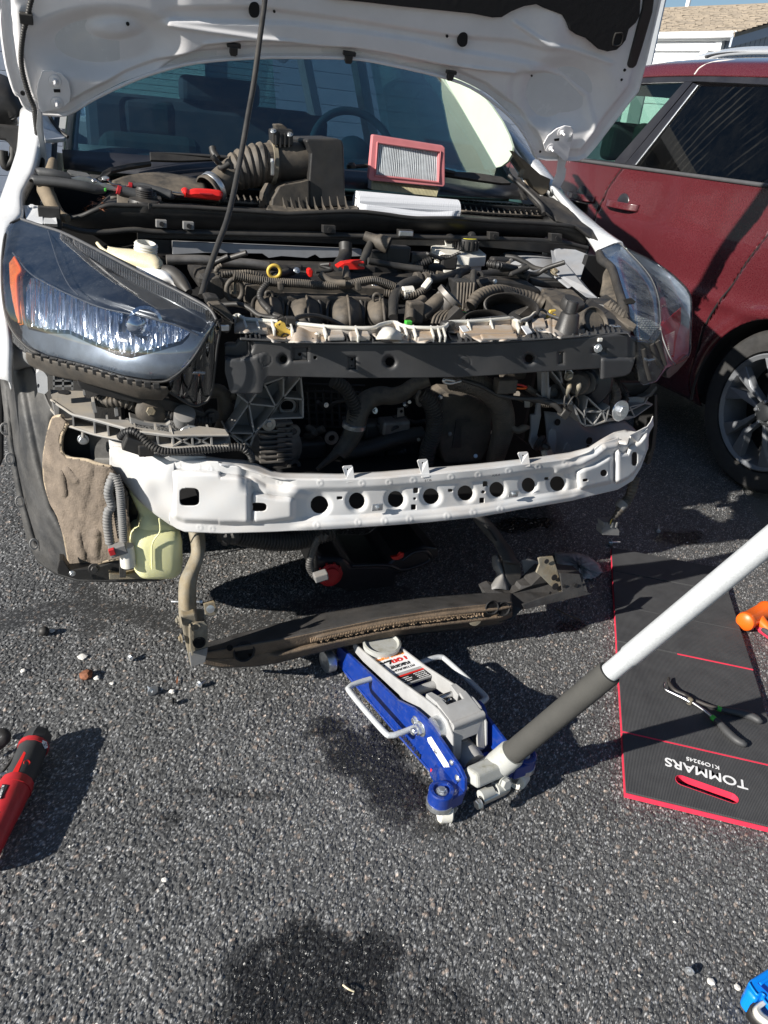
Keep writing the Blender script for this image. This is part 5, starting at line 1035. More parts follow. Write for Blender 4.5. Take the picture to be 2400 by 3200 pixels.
ptube('skirt_tab', [(2012, 1120, .02), (2026, 1126, .015), (2044, 1122, .02)], 0, .004, 'lens_glass', rh)
slab('lamp_tail', [A(x, y, Y) for x, y, Y in ((2082, 1160, .10), (2096, 1146, .12), (2150, 1108, .2), (2148, 1126, .2), (2118, 1160, .16), (2092, 1182, .12), (2084, 1178, .1))], (0, .02, -.004), 'liner_plastic', car, bevel=.002)
# lamp back housing and ribbed strip, right
surf('lamp_back', [[A(x, y, Y) for x, y, Y in r] for r in (((1896, 838, .46), (1884, 860, .44), (1882, 890, .40), (1876, 925, .36)), ((1915, 852, .44), (1910, 880, .40), (1905, 905, .36), (1900, 935, .32)), ((1936, 925, .3), (1938, 950, .26), (1930, 970, .24), (1915, 985, .22)))], 'dusty_plastic', car, solid=.01)
slab('lamp_arm', [A(x, y, Y) for x, y, Y in ((1870, 930, .30), (1895, 918, .30), (1925, 940, .26), (1935, 960, .23), (1905, 965, .23), (1880, 950, .25), (1850, 948, .27), (1830, 936, .30), (1850, 932, .3))], (0, 0, -.012), 'black_plastic', car, bevel=.003)
sb_ = slab('ribbed_bracket', [A(x, y, Y) for x, y, Y in ((1888, 954, .22), (1904, 950, .22), (1950, 986, .15), (1990, 1015, .10), (1984, 1026, .09), (1966, 1020, .10), (1900, 976, .18))], (0, .004, -.01), 'dusty_plastic', car, bevel=.0015)
tr = []
for i in range(6):
    t = i/5; c = A(1900+t*46, 960+t*34, .21-.06*t)+Vector((0, 0, .004)); tr.append(([c+Vector(v) for v in ((-.008, -.01, 0), (.010, -.01, 0), (.010, .012, 0), (-.008, .012, 0), (.004, 0, .016))], [(0, 1, 4), (1, 2, 4), (2, 3, 4), (3, 0, 4), (3, 2, 1, 0)]))
V, F = join(tr); obj('bracket_ribs', V, F, 'dusty_plastic', sb_)
dsc = lathe('round_cover', [(.0, .003), (.0285, .003), (.030, .0), (.034, .002), (.036, .010), (.039, .010), (.040, -.02)], A(1862, 1012, .10)+Vector((0, .01, 0)), 'dusty_plastic', car, axis=(.12, -.75, .6), n=36)
slab('lamp_panel', [A(x, y, Y) for x, y, Y in ((1836, 940, .2), (1850, 936, .2), (1905, 970, .18), (1975, 1030, .10), (1972, 1042, .08), (1880, 1048, .06), (1812, 1046, .07), (1816, 1010, .10), (1822, 960, .18))], (0, .02, -.02), 'black_plastic', car, bevel=.003)
# ------------------------------------------------------------------ engine bay
eng = tag(bpy.data.objects.new('engine', None)); COL.objects.link(eng); eng.parent = car; ORG[eng.name] = org(car)
# radiator pack / shutter top: dirty white tray behind the crossbar
rim = [(731, 990), (745, 985), (762, 996), (800, 1000), (840, 1003), (900, 1008), (971, 1016), (1064, 1024), (1161, 1025), (1185, 1016), (1216, 1008), (1236, 1008), (1258, 1018), (1300, 1024), (1383, 1024), (1400, 1012), (1412, 1006), (1480, 1004), (1580, 996), (1600, 994), (1620, 1005), (1634, 1000), (1660, 990), (1672, 978), (1688, 982)]
rl_ = lin(*rim)
ZT = .865
traymap = lambda X, Q: hitZ(X, Q, ZT-.010+.006*np.sin(X/17.)*np.sin(X/53.)+.006*(np.sin(X/29.) > .35)*sstep(2, 8, Q-rl_(X)))
sheet('radiator_tray', np.arange(734, 1830, 4), lambda x: float(rl_(min(x, 1688)))+(0 if x < 1688 else (x-1688)*.25), lambda x: max(float(cl(x)), float(rl_(min(x, 1688)))+4)+12, 16, traymap, 'shutter_plastic', eng, solid=.003)
tube('tray_rim', [AZ(x, y, ZT+.010) for x, y in rim], .0042, 'white_plastic', eng, k=3)
sheet('tray_wall', np.arange(734, 1688, 6), lambda x: 0., lambda x: 1., 3, lambda X, Q: hitZ(X, rl_(X), ZT+.010)*(1-Q[..., None])+(hitZ(X, rl_(X), ZT+.010)+np.array([0, 0, -.022]))*Q[..., None], 'shutter_plastic', eng, solid=.002)
for x in (760, 800, 848, 905, 1010, 1110, 1240, 1262, 1290, 1345, 1366, 1382, 1460, 1530, 1612, 1640):
    y0 = float(rl_(x))+2; a = AZ(x, y0, ZT+.006); b_ = AZ(x+10, y0+34, ZT); box('tray_rib', (a+b_)/2, ((b_-a).length, .004, .014), 'white_plastic', eng, X=tuple(b_-a), Yv=(1, 0, 0), bevel=.0008)
for (x0, y0, x1, y1, h) in ((775, 1008, 830, 1030, .012), (1020, 1032, 1070, 1052, .010), (1090, 1034, 1150, 1050, .012), (1300, 1036, 1350, 1056, .010), (1436, 1018, 1600, 1040, .014), (1500, 1040, 1612, 1056, .006), (1660, 996, 1700, 1020, .014)):
    P = [AZ(x0, y0, ZT+h*.4), AZ(x1, y0-4, ZT+h*.4), AZ(x1+8, y1-2, ZT+h*.4), AZ(x0+6, y1, ZT+h*.4)]; slab('tray_box', P, (0, 0, -h), 'shutter_plastic', eng, bevel=.003)
surf('tray_boss', [[AZ(x, y, z) for x, y, z in r] for r in (((1190, 1030, ZT), (1205, 1022, ZT+.012), (1225, 1024, ZT+.016), (1246, 1036, ZT+.008)), ((1180, 1050, ZT), (1205, 1040, ZT+.02), (1232, 1038, ZT+.022), (1254, 1050, ZT+.01)), ((1170, 1062, ZT-.01), (1205, 1060, ZT+.008), (1240, 1062, ZT+.006), (1262, 1066, ZT-.01)))], 'white_plastic', eng, solid=.003)
lathe('drain_pipe', [(.011, 0), (.011, .02), (.0075, .02), (.0075, .002)], A(1248, 1056, .03), 'white_plastic', eng, axis=(.2, -1, .1), n=20)
for xx, yy in ((1447, 1030), (1640, 1030)):
    slab('tray_tab', [AZ(xx-12, yy-12, ZT+.012), AZ(xx+8, yy-14, ZT+.012), AZ(xx+24, yy+8, ZT+.004), AZ(xx+6, yy+14, ZT+.004)], (0, 0, -.003), 'white_paint', eng, bevel=.001)
tube('tray_seal', [AZ(x, y, ZT+.012) for x, y in ((1470, 1000), (1580, 990), (1640, 1003), (1690, 968), (1720, 985), (1770, 998), (1812, 978))], .003, 'trim_grey', eng)
# yellow sensor bracket
yb = pslab('yellow_bracket', [(862, 1016), (880, 1006), (890, 1010), (896, 1026), (912, 1036), (918, 1056), (908, 1062), (874, 1060), (866, 1050), (872, 1036), (864, 1030)], .05, .012, 'yellow_plastic', eng, holes=[circ_px(874, 1014, 4, 10)], bevel=.003)
tube('yellow_bracket_edge', [A(893+12*math.cos(a), 1052+9*math.sin(a), .048) for a in np.linspace(0, 6.28, 15)[:-1]], .0015, 'dark_metal', yb, closed=True, k=2)
pslab('black_bracket', [(868, 1000), (886, 992), (894, 1002), (930, 1008), (962, 1006), (971, 1022), (960, 1030), (928, 1048), (918, 1036), (900, 1020), (886, 1004), (870, 1010)], .07, .008, 'black_plastic', eng, holes=[circ_px(953, 1018, 5, 10)], bevel=.002)
lathe('white_clip', [(.004, 0), (.006, .01), (.003, .014)], A(984, 1056, .04), 'white_plastic', eng, axis=(.3, -.5, .8), n=10)
# block masses behind / below
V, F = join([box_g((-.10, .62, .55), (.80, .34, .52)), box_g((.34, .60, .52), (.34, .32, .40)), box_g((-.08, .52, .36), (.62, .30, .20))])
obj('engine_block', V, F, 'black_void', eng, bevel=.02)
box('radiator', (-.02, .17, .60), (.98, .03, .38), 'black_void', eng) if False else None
box('shade_block', (-.03, .34, .385), (.96, .30, .15), 'black_void', eng, bevel=.02)  # unseen block added behind the beam to shade the mat
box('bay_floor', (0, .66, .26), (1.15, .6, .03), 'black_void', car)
# inlet manifold runners
for i, (cx, cy, w_, h_) in enumerate(((836, 972, 44, 46), (950, 984, 48, 56), (1078, 984, 50, 56), (1186, 982, 44, 52))):
    rows = []
    for t, (dy, Yq, k_) in enumerate(((-h_, .345, .55), (-h_*.78, .31, .9), (-h_*.3, .275, 1.0), (h_*.35, .255, 1.0), (h_*.95, .27, .9))):
        rows.append([A(cx+s*w_*k_+(t*2), cy+dy, Yq+.045*abs(s)**2.5) for s in (-1, -.7, 0, .7, 1)])
    r_ = surf('manifold_runner', rows, 'dusty_plastic', eng, solid=.004)
    tube('runner_fin', [A(cx+8+t*3, cy+dy, Yq-.008) for t, (dy, Yq) in enumerate(((-h_*1.05, .34), (-h_*.75, .30), (-h_*.2, .265), (h_*.4, .248), (h_*.95, .26)))], .0035, 'dusty_plastic', r_)
    tube('runner_edge', [A(cx+s*w_, cy+dy, Yq) for s, dy, Yq in ((-1.06, h_*.8, .30), (-1.1, 0, .30), (-1.0, -h_*.7, .33), (-.5, -h_*1.08, .35), (.4, -h_*1.1, .35), (1.0, -h_*.75, .33), (1.1, 0, .30), (1.08, h_*.8, .30))], .004, 'black_plastic', r_)
pslab('manifold_flange', [(770, 892), (800, 890), (1190, 900), (1205, 905), (1206, 922), (1150, 930), (930, 922), (768, 950), (764, 915)], .37, .05, 'dusty_plastic', eng, bevel=.006)
pslab('manifold_web', [(860, 935), (900, 925), (1160, 930), (1200, 945), (1200, 1010), (870, 1005)], .33, .05, 'dusty_plastic', eng, bevel=.004)
tube('lifting_eye', [A(x, y, .34) for x, y in ((831, 925), (832, 914), (842, 910), (851, 916), (852, 930))], .004, 'dusty_hose', eng)
tube('lifting_eye', [A(x, y, .31) for x, y in ((1167, 940), (1168, 924), (1178, 918), (1188, 925), (1188, 940))], .004, 'dusty_hose', eng)
box('cam_cover', A(960, 862, .62), (.62, .2, .05), 'black_plastic', eng, bevel=.02)
for x in (700, 770, 900, 1040, 1130): box('coil_pack', A(x, 835+(x-700)*.02, .58), (.07, .05, .03), 'black_plastic', eng, bevel=.006)
pslab('timing_cover', [(655, 870), (690, 862), (702, 880), (706, 930), (690, 940), (660, 935), (640, 900)], .40, .06, 'dusty_plastic', eng, bevel=.01)
tube('mount_ring', [A(733+25*math.cos(a), 907+34*math.sin(a), .35) for a in np.linspace(0, 6.28, 17)[:-1]], .006, 'dusty_hose', eng, closed=True, k=2)
lathe('mount_stud', [(.009, 0), (.009, .006), (.004, .006), (.004, .03), (.003, .032)], A(734, 918, .36), 'corroded', eng, n=12)
pslab('mount_plate', [(712, 880), (754, 880), (758, 935), (716, 940)], .39, .02, 'dusty_plastic', eng, bevel=.006)
# wiring and hoses over the engine
ptube('wiring_harness', [(693, 857), (769, 852), (800, 858), (830, 872)], .37, .0065, 'dusty_hose', eng, corr=(.006, .0006))
ptube('wiring_harness', [(731, 861), (790, 873), (853, 882), (937, 886), (1022, 893), (1085, 890), (1120, 882), (1165, 876), (1199, 884), (1230, 896)], .34, .0098, 'dusty_hose', eng, corr=(.005, .0007))
ptube('wiring_harness', [(693, 830), (680, 838), (676, 850), (690, 860), (731, 862)], .42, .006, 'dusty_hose', eng, corr=(.006, .0004))
ptube('wiring_harness', [(1000, 856, .36), (1020, 872, .35), (1045, 884, .34), (1080, 886, .33)], 0, .009, 'dusty_hose', eng)
ptube('branch_harness', [(836, 884, .33), (819, 905, .32), (812, 925, .30), (820, 945, .28), (838, 965, .24), (858, 985, .2), (880, 996, .14)], 0, .0072, 'rubber', eng, corr=(.006, .0007))
ptube('cable', [(689, 953, .2), (748, 951, .18), (781, 965, .16), (811, 986, .14), (860, 994, .12), (872, 998, .1)], 0, .0055, 'rubber', eng)
ptube('cable', [(915, 1003, .08), (935, 990, .10), (980, 986, .13), (1030, 998, .14), (1077, 1021, .15), (1100, 1030, .15)], 0, .005, 'rubber', eng)
box('connector', A(906, 1002, .075), (.02, .02, .016), 'black_plastic', eng)
for x, y in ((879, 896), (1122, 896)): 
    c_ = pslab('harness_clip', [(x-9, y-14), (x+6, y-14), (x+10, y+8), (x+2, y+16), (x-8, y+12)], .315, .014, 'dusty_hose', eng, bevel=.003)
# dipstick
tube('dipstick_ring', [A(857+19*math.cos(a), 848+19*math.sin(a), .42) for a in np.linspace(0, 6.28, 17)[:-1]], .0042, 'yellow_plastic', eng, closed=True, k=2)
ptube('dipstick_neck', [(850, 866), (856, 872), (864, 867)], .42, .004, 'yellow_plastic', eng)
tube('dipstick_tube', [A(857, 870, .42), A(859, 900, .42)], .005, 'steel', eng)
# red release levers, clips
pslab('red_lever', [(1056, 834), (1075, 822), (1108, 817), (1138, 817), (1140, 824), (1120, 824), (1118, 832), (1140, 834), (1139, 841), (1110, 842), (1060, 842)], .44, .03, 'red_plastic', eng, bevel=.003)
pslab('red_lever', [(962, 842), (972, 838), (980, 846), (978, 866), (968, 868), (962, 856)], .44, .018, 'red_plastic', eng, bevel=.003)
ptube('spark_hose', [(1082, 832, .42), (1082, 852, .41), (1084, 876, .38)], 0, [.006, .010, .011], 'dusty_hose', eng)
tube('spring_clip', [A(1083+5*math.cos(a), 838+5*math.sin(a), .415) for a in np.linspace(0, 6.28, 11)[:-1]], .0015, 'steel', eng, closed=True)
# heater hose with quick connector
ptube('coolant_hose', [(1128, 832, .50), (1138, 808, .52), (1148, 785, .54), (1156, 765, .56), (1160, 750, .57)], 0, [.010, .011, .012, .010, .010], 'rubber', eng)
lathe('quick_connector', [(.012, -.02), (.014, 0), (.015, .012), (.020, .02), (.022, .05), (.020, .052), (.017, .03)], A(1160, 745, .57), 'dusty_hose', eng, axis=(.80, -.45, -.25), n=24)
lathe('connector_bore', [(0, 0), (.0165, 0), (.0165, .003)], A(1160, 745, .57)+Vector((.80, -.45, -.25)).normalized()*.0505, 'black_void', eng, axis=(.80, -.45, -.25), n=20)
# big breather and coolant hoses
ptube('radiator_hose', [(1228, 995, .24), (1228, 960, .28), (1234, 925, .32), (1256, 895, .36), (1290, 880, .38), (1330, 874, .40), (1380, 868, .42), (1420, 856, .46), (1452, 845, .50)], 0, [.012, .013, .013, .013, .014, .013, .011, .011, .012], 'rubber', eng)
ptube('vent_hose', [(1460, 842, .5), (1440, 850, .48), (1428, 862, .46), (1422, 876, .44), (1418, 888, .42)], 0, .013, 'rubber', eng)
lathe('hose_elbow', [(.012, 0), (.014, .004), (.015, .02), (.018, .022), (.019, .035), (.014, .04)], A(1414, 882, .42), 'dusty_hose', eng, axis=(-.3, -.2, -1), n=8)
for x in (1304, 1330): lathe('hose_clamp', [(.0155, -.007), (.018, -.006), (.018, .006), (.0155, .007)], A(x, 872, .395), 'dusty_hose', eng, axis=(1, .1, .05), n=20)
ptube('small_pipe', [(1365, 853, .46), (1382, 856, .46), (1384, 866, .45), (1376, 870, .44)], 0, .006, 'dusty_hose', eng)
lathe('label_sleeve', [(.014, -.014), (.0155, -.013), (.0155, .013), (.014, .014)], A(1274, 914, .33), 'white_plastic', eng, axis=(1, 0, .1), n=20)
text('sleeve_print', 'HC3T-14\nB19', A(1274, 914, .313), (1, .0, .05), (0, 0, 1), .006, 'print_black', eng)
ptube('wiring_harness', [(1200, 915, .34), (1240, 920, .33), (1300, 918, .32), (1325, 905, .33), (1340, 892, .34)], 0, .0095, 'dusty_hose', eng, corr=(.006, .001))
ptube('hose_elbow', [(1282, 1000, .20), (1282, 975, .22), (1290, 958, .24), (1308, 948, .26), (1322, 935, .28)], 0, [.012, .013, .014, .012, .011], 'dusty_hose', eng)
box('green_connector', A(1276, 1008, .185), (.016, .014, .010), 'green_band', eng)
# throttle body and sensor
tb = lathe('throttle_body', [(.024, -.03), (.030, -.02), (.030, .03), (.036, .034), (.036, .046), (.030, .046), (.027, .0)], A(1370, 965, .26), 'engine_metal', eng, axis=(.55, -.2, .75), n=32)
lathe('throttle_motor', [(.014, -.04), (.018, -.03), (.018, .03), (.012, .036)], A(1345, 962, .24), 'dusty_plastic', eng, axis=(-.7, -.2, -.5), n=24)
for i in range(5):
    ptube('throttle_rib', [(1350+i*11, 1012, .19), (1358+i*11, 990, .2), (1376+i*9, 975, .22), (1390+i*6, 972, .23)], 0, .0035, 'dusty_hose', eng)
box('throttle_connector', A(1415, 992, .20), (.05, .03, .028), 'black_plastic', eng, X=(.7, 0, .7))
for i, (c_, dx) in enumerate((('yellow_plastic', 0), ('red_plastic', 5), ('green_band', 9), ('rubber', 13))):
    ptube('sensor_wire', [(1415+dx, 985, .19), (1428+dx, 968+i*3, .2), (1448+dx, 972+i*4, .22), (1452, 1000, .24)], 0, .0022, c_, eng)
box('expansion_valve', A(1295, 975, .23), (.04, .03, .05), 'dusty_hose', eng, bevel=.004)
lathe('sensor', [(.006, 0), (.009, .006), (.009, .03), (.005, .034)], A(1320, 905, .33), 'white_plastic', eng, axis=(.6, 0, .8), n=8)
# radiator fan shroud / battery box fins
sh = pslab('relay_box', [(1428, 880), (1490, 884), (1486, 960), (1470, 1000), (1440, 1000), (1424, 960)], .36, .06, 'black_plastic', eng, bevel=.004)
for i in range(6): ptube('relay_fin', [(1432+i*10, 884, .355), (1430+i*9, 940, .33), (1428+i*8, 990, .30)], 0, .003, 'dusty_hose', sh)
ptube('wiring_loom', [(1480, 850, .46), (1478, 880, .42), (1480, 910, .38), (1476, 945, .34), (1460, 985, .30)], 0, .009, 'rubber', eng)
ptube('wiring_loom', [(1468, 960, .3), (1490, 930, .32), (1520, 914, .34), (1560, 908, .36), (1600, 916, .38), (1660, 930, .38), (1700, 948, .36)], 0, .016, 'dusty_hose', eng, corr=(.012, .0008))
ptube('wiring_loom', [(1500, 862, .5), (1560, 856, .52), (1620, 858, .52), (1652, 866, .5)], 0, .014, 'rubber', eng)
# intake snorkels
sn = []
for k_, (dy, s_) in enumerate(((0, 1), (0, .93))): pass
c = A(1598, 962, .20); ax = Vector((-.5, -.72, .48)).normalized()
lathe('intake_snorkel', [(.052, .012), (.055, .010), (.056, -.03), (.058, -.10), (.050, -.12), (.048, -.03), (.049, .008)], c, 'black_plastic', eng, axis=tuple(ax), n=40, sx=1.25, sy=.62, close=True)
lathe('snorkel_inside', [(0, -.06), (.05, -.06), (.05, -.065)], c, 'black_void', eng, axis=tuple(ax), n=30, sx=1.2, sy=.6)
c = A(1515, 1000, .15)
lathe('intake_snorkel', [(.052, .010), (.055, .008), (.056, -.03), (.050, -.03), (.049, .006)], c, 'black_plastic', eng, axis=(.1, -.75, .65), n=40, sx=1.2, sy=.42, close=True)
lathe('snorkel_inside', [(0, -.02), (.05, -.02), (.05, -.025)], c, 'black_void', eng, axis=(.1, -.75, .65), n=30, sx=1.15, sy=.4)
pslab('snorkel_body', [(1640, 925), (1668, 950), (1690, 1000), (1640, 1000), (1620, 985), (1650, 960)], .22, .12, 'black_plastic', eng, bevel=.02)
# battery cover and fuse box
fb = slab('battery_cover', [A(x, y, Y) for x, y, Y in ((1692, 900, .44), (1705, 898, .45), (1790, 903, .46), (1830, 938, .36), (1790, 945, .34), (1760, 968, .26), (1728, 950, .30), (1712, 930, .34), (1698, 920, .38))], (0, .0, -.09), 'dusty_plastic', eng, bevel=.006)
pslab('battery_box', [(1490, 880), (1530, 868), (1650, 880), (1690, 905), (1720, 945), (1750, 975), (1750, 1000), (1690, 1010), (1660, 960), (1560, 930), (1500, 925)], .46, .12, 'black_plastic', eng, bevel=.01)
pslab('battery_side', [(1655, 866), (1700, 880), (1790, 880), (1800, 902), (1700, 900), (1660, 892)], .52, .05, 'black_plastic', eng, bevel=.006)
lathe('filler_cap', [(.028, -.018), (.030, -.01), (.030, .006), (.027, .010), (.0, .011)], A(1790, 948, .19), 'rubber', eng, axis=(.1, -.3, .95), n=28)
lathe('bump_stop', [(.034, -.05), (.033, -.045), (.022, .028), (.020, .03), (.014, .031), (.0135, .055), (.010, .058), (0, .058)], A(1773, 1018, .06), 'black_plastic', eng, axis=(0.05, .0, 1), n=30)
slab('yellow_clip', [A(x, y, .17) for x, y in ((1708, 998), (1715, 980), (1722, 970), (1738, 968), (1739, 972), (1728, 976), (1726, 982), (1738, 982), (1739, 986), (1724, 990), (1720, 1002))], (0, .008, 0), 'yellow_plastic', eng, bevel=.001)
# brake fluid reservoir
rv = slab('brake_reservoir', [A(x, y, Y) for x, y, Y in ((1347, 768, .72), (1362, 765, .74), (1400, 768, .73), (1434, 762, .73), (1490, 770, .74), (1520, 795, .68), (1518, 803, .67), (1468, 805, .64), (1440, 798, .65), (1390, 792, .66), (1350, 775, .70))], (0, 0, -.028), 'white_plastic', eng, bevel=.005, seg=3)
rv2 = slab('reservoir_lower', [A(x, y, Y)+Vector((0, .003, -.026)) for x, y, Y in ((1360, 776, .70), (1440, 778, .70), (1510, 788, .68), (1512, 800, .67), (1468, 802, .645), (1440, 796, .655), (1395, 791, .665))], (0, 0, -.035), 'white_plastic', rv, bevel=.006, seg=3)
cp = A(1458, 766, .70); caps = []
lathe('reservoir_cap', [(.034, -.012), (.0345, .010), (.033, .018), (.030, .020), (.0, .020)], cp, 'rubber', rv, n=30)
for i in range(16):
    a = 2*math.pi*i/16; caps.append(box_g(cp+Vector((.0345*math.cos(a), .0345*math.sin(a), .002)), (.006, .005, .026), (math.cos(a), math.sin(a), 0), (-math.sin(a), math.cos(a), 0)))
V, F = join(caps); obj('cap_grips', V, F, 'rubber', rv)
lathe('cap_label', [(.028, .0203), (.028, .0212), (0, .0212)], cp, 'yellow_print', rv, n=28)
for i in range(5): text('cap_print', ('WARNING', 'DOT 4 ONLY', 'CLEAN CAP', 'FLUID', 'BEFORE')[i], cp+Vector((0, .016-.008*i, .0216)), (1, 0, 0), (0, 1, 0), .0075, 'print_black', rv)
for x, y in ((1402, 747), (1470, 740)):
    lathe('rubber_mount', [(.0145, 0), (.0145, .010), (.010, .012), (.010, .016), (.004, .017)], A(x, y, .71), 'rubber', rv, axis=(0.1, -1, .2), n=20)
    pslab('mount_ear', [(x-12, y+2), (x+12, y+2), (x+12, y+28), (x-6, y+32)], .716, .006, 'white_plastic', rv, holes=(), bevel=.002)
# washer fluid neck and expansion tank at the left
et = surf('expansion_tank', [[A(x, y, Y) for x, y, Y in r] for r in (((340, 790, .44), (370, 795, .42), (420, 800, .40), (480, 815, .38), (490, 835, .36)), ((348, 800, .42), (380, 808, .39), (430, 815, .37), (480, 828, .35), (495, 848, .34)), ((380, 830, .42), (410, 840, .39), (440, 850, .37), (480, 860, .36), (498, 870, .35)))], 'cream_plastic', eng, solid=.03)
ng = [(.026, -.012), (.028, 0), (.036, .001), (.036, .006), (.024, .007)]
for i in range(6): ng += [(.026, .010+i*.006), (.024, .013+i*.006)]
ng += [(.020, .045), (.019, .01)]
lathe('tank_neck', ng, A(452, 820, .40), 'white_plastic', et, axis=(.12, -.15, 1), n=30)
ptube('tank_seam', [(304, 760, .5), (320, 778, .47), (345, 793, .44), (375, 802, .41)], 0, .004, 'cream_plastic', et)
surf('paper_tissue', [[A(x, y, Y) for x, y, Y in r] for r in (((425, 832, .36), (450, 838, .35), (490, 842, .34), (540, 850, .33)), ((432, 845, .34), (462, 856, .33), (500, 850, .31), (548, 868, .31)), ((470, 862, .33), (500, 876, .31), (530, 872, .30), (552, 892, .30)), ((500, 880, .33), (530, 890, .32), (545, 896, .31), (556, 905, .30)))], 'paper_towel', eng, solid=.004)
ptube('bypass_hose', [(500, 846, .35), (530, 850, .33), (555, 868, .31), (575, 895, .28), (590, 915, .26)], 0, [.012, .015, .016, .014, .009], 'rubber', eng)
for t in ((508, 846), (516, 848)): pass
ptube('spring_ring', [(508, 838, .34), (512, 848, .34), (508, 858, .345)], 0, .003, 'white_plastic', eng)
# rear bay details in shade
pslab('strut_brace', [(540, 755), (700, 762), (900, 770), (1130, 780), (1130, 800), (1000, 806), (985, 795), (960, 806), (880, 800), (840, 806), (820, 792), (640, 790), (540, 795)], .70, .02, 'inner_body_paint', car, bevel=.003)
tube('crossover_pipe', [A(x, y, .55) for x, y in ((520, 812), (620, 812), (700, 818), (800, 826), (860, 838))], .012, 'engine_metal', eng)
pslab('sound_pad', [(430, 745), (560, 752), (560, 800), (430, 800)], .74, .02, 'black_plastic', car)
for x, y, s_ in ((1180, 810, .03), (1240, 800, .035), (1310, 815, .03), (1350, 850, .03), (1200, 850, .035), (1400, 820, .025), (1560, 830, .03), (1290, 845, .03)):
    box('bay_component', A(x, y, .58), (s_*2, s_, s_*1.6), 'black_plastic', eng, bevel=.006)
ptube('bay_hose', [(1080, 760, .6), (1078, 800, .58), (1060, 830, .5)], 0, .018, 'rubber', eng)
ptube('bay_hose', [(1150, 815, .5), (1230, 830, .5), (1320, 842, .48)], 0, .009, 'rubber', eng)
# inner wings
slab('inner_wing', [A(x, y, Y) for x, y, Y in ((1735, 775, .70), (1800, 780, .66), (1838, 795, .62), (1812, 880, .48), (1780, 900, .46), (1730, 860, .56))], (0, .01, -.004), 'inner_body_paint', car, bevel=.002)
slab('inner_wing', [A(x, y, Y) for x, y, Y in ((1720, 780, .70), (1740, 790, .68), (1830, 898, .42), (1866, 930, .34), (1830, 928, .36), (1800, 905, .44), (1730, 850, .56))], (.02, .0, -.01), 'inner_body_paint', car, bevel=.002)
lathe('strut_tower', [(.11, -.12), (.105, 0), (.08, .02), (.03, .024), (0, .024)], A(1650, 820, .76), 'inner_body_paint', car, n=36)
lathe('strut_tower', [(.11, -.12), (.105, 0), (.08, .02), (.03, .024), (0, .024)], A(420, 800, .80), 'black_plastic', car, n=36)
slab('ground_bracket', [A(x, y, .56) for x, y in ((1600, 852), (1660, 846), (1705, 836), (1740, 838), (1750, 848), (1742, 866), (1720, 868), (1640, 862))], (0, .004, -.004), 'inner_body_paint', car, bevel=.002)
hexbolt('bolt', A(1732, 850, .555), (.1, -.6, .8), .009, 'corroded', car)
ptube('brake_line', [(1580, 802, .64), (1610, 806, .62), (1640, 820, .60), (1670, 838, .58), (1712, 846, .555)], 0, .008, 'rubber', eng)
surf('red_connector', [[A(x, y, .56) for x, y in ((1562, 838), (1580, 822), (1592, 818))], [A(x, y, .55) for x, y in ((1580, 846), (1590, 840), (1598, 830))]], 'dusty_hose', eng, solid=.014)
box('connector_face', A(1586, 834, .535), (.016, .006, .008), 'mat_red', eng, X=(.7, 0, -.7))
# left inner wing front, hood gap
slab('wing_bracket', [A(x, y, Y) for x, y, Y in ((72, 640, .76), (132, 642, .74), (136, 700, .62), (82, 690, .64))], (0, .02, -.01), 'white_paint', car, bevel=.003)
slab('wing_bracket', [A(x, y, Y) for x, y, Y in ((132, 652, .74), (172, 656, .72), (180, 700, .62), (136, 698, .62))], (0, .02, -.01), 'white_paint', car, bevel=.003)
box('black_plug', A(156, 680, .68), (.05, .03, .05), 'rubber', car)
hexbolt('bolt', A(100, 650, .73), (0, -.5, .9), .007, 'white_paint', car)
lathe('slot_hole', [(0, .001), (.012, .001), (.012, 0)], A(98, 673, .695), 'black_void', car, axis=(0, -.6, .8), n=16, sy=.4)
surf('wing_channel', [[A(x, y, Y) for x, y, Y in r] for r in (((108, 470, 1.0), (98, 542, .90), (64, 602, .80), (64, 680, .68)), ((124, 480, 1.02), (112, 560, .94), (90, 620, .86), (84, 690, .74)), ((140, 500, 1.0), (135, 590, .9), (125, 640, .84), (130, 690, .76)))], 'black_void', car, solid=.004)
# lamp-side ribbed carriers
pslab('upper_carrier', [(640, 930), (660, 926), (686, 932), (690, 945), (672, 960), (650, 960)], .07, .04, 'black_plastic', car, bevel=.006)
cr_ = pslab('end_carrier', [(655, 952), (690, 950), (708, 962), (722, 980), (730, 990), (722, 1030), (712, 1042), (690, 1036), (684, 1014), (700, 1004), (690, 980), (664, 970)], .04, .03, 'dusty_plastic', car, bevel=.002)
for i in range(5): box('carrier_rib', A(668+i*10, 962+i*8, .035), (.024, .03, .003), 'dusty_plastic', cr_, X=(.8, 0, -.5), bevel=0)
box('carrier_nut', A(700, 1024, .03), (.02, .006, .012), 'zinc', cr_)

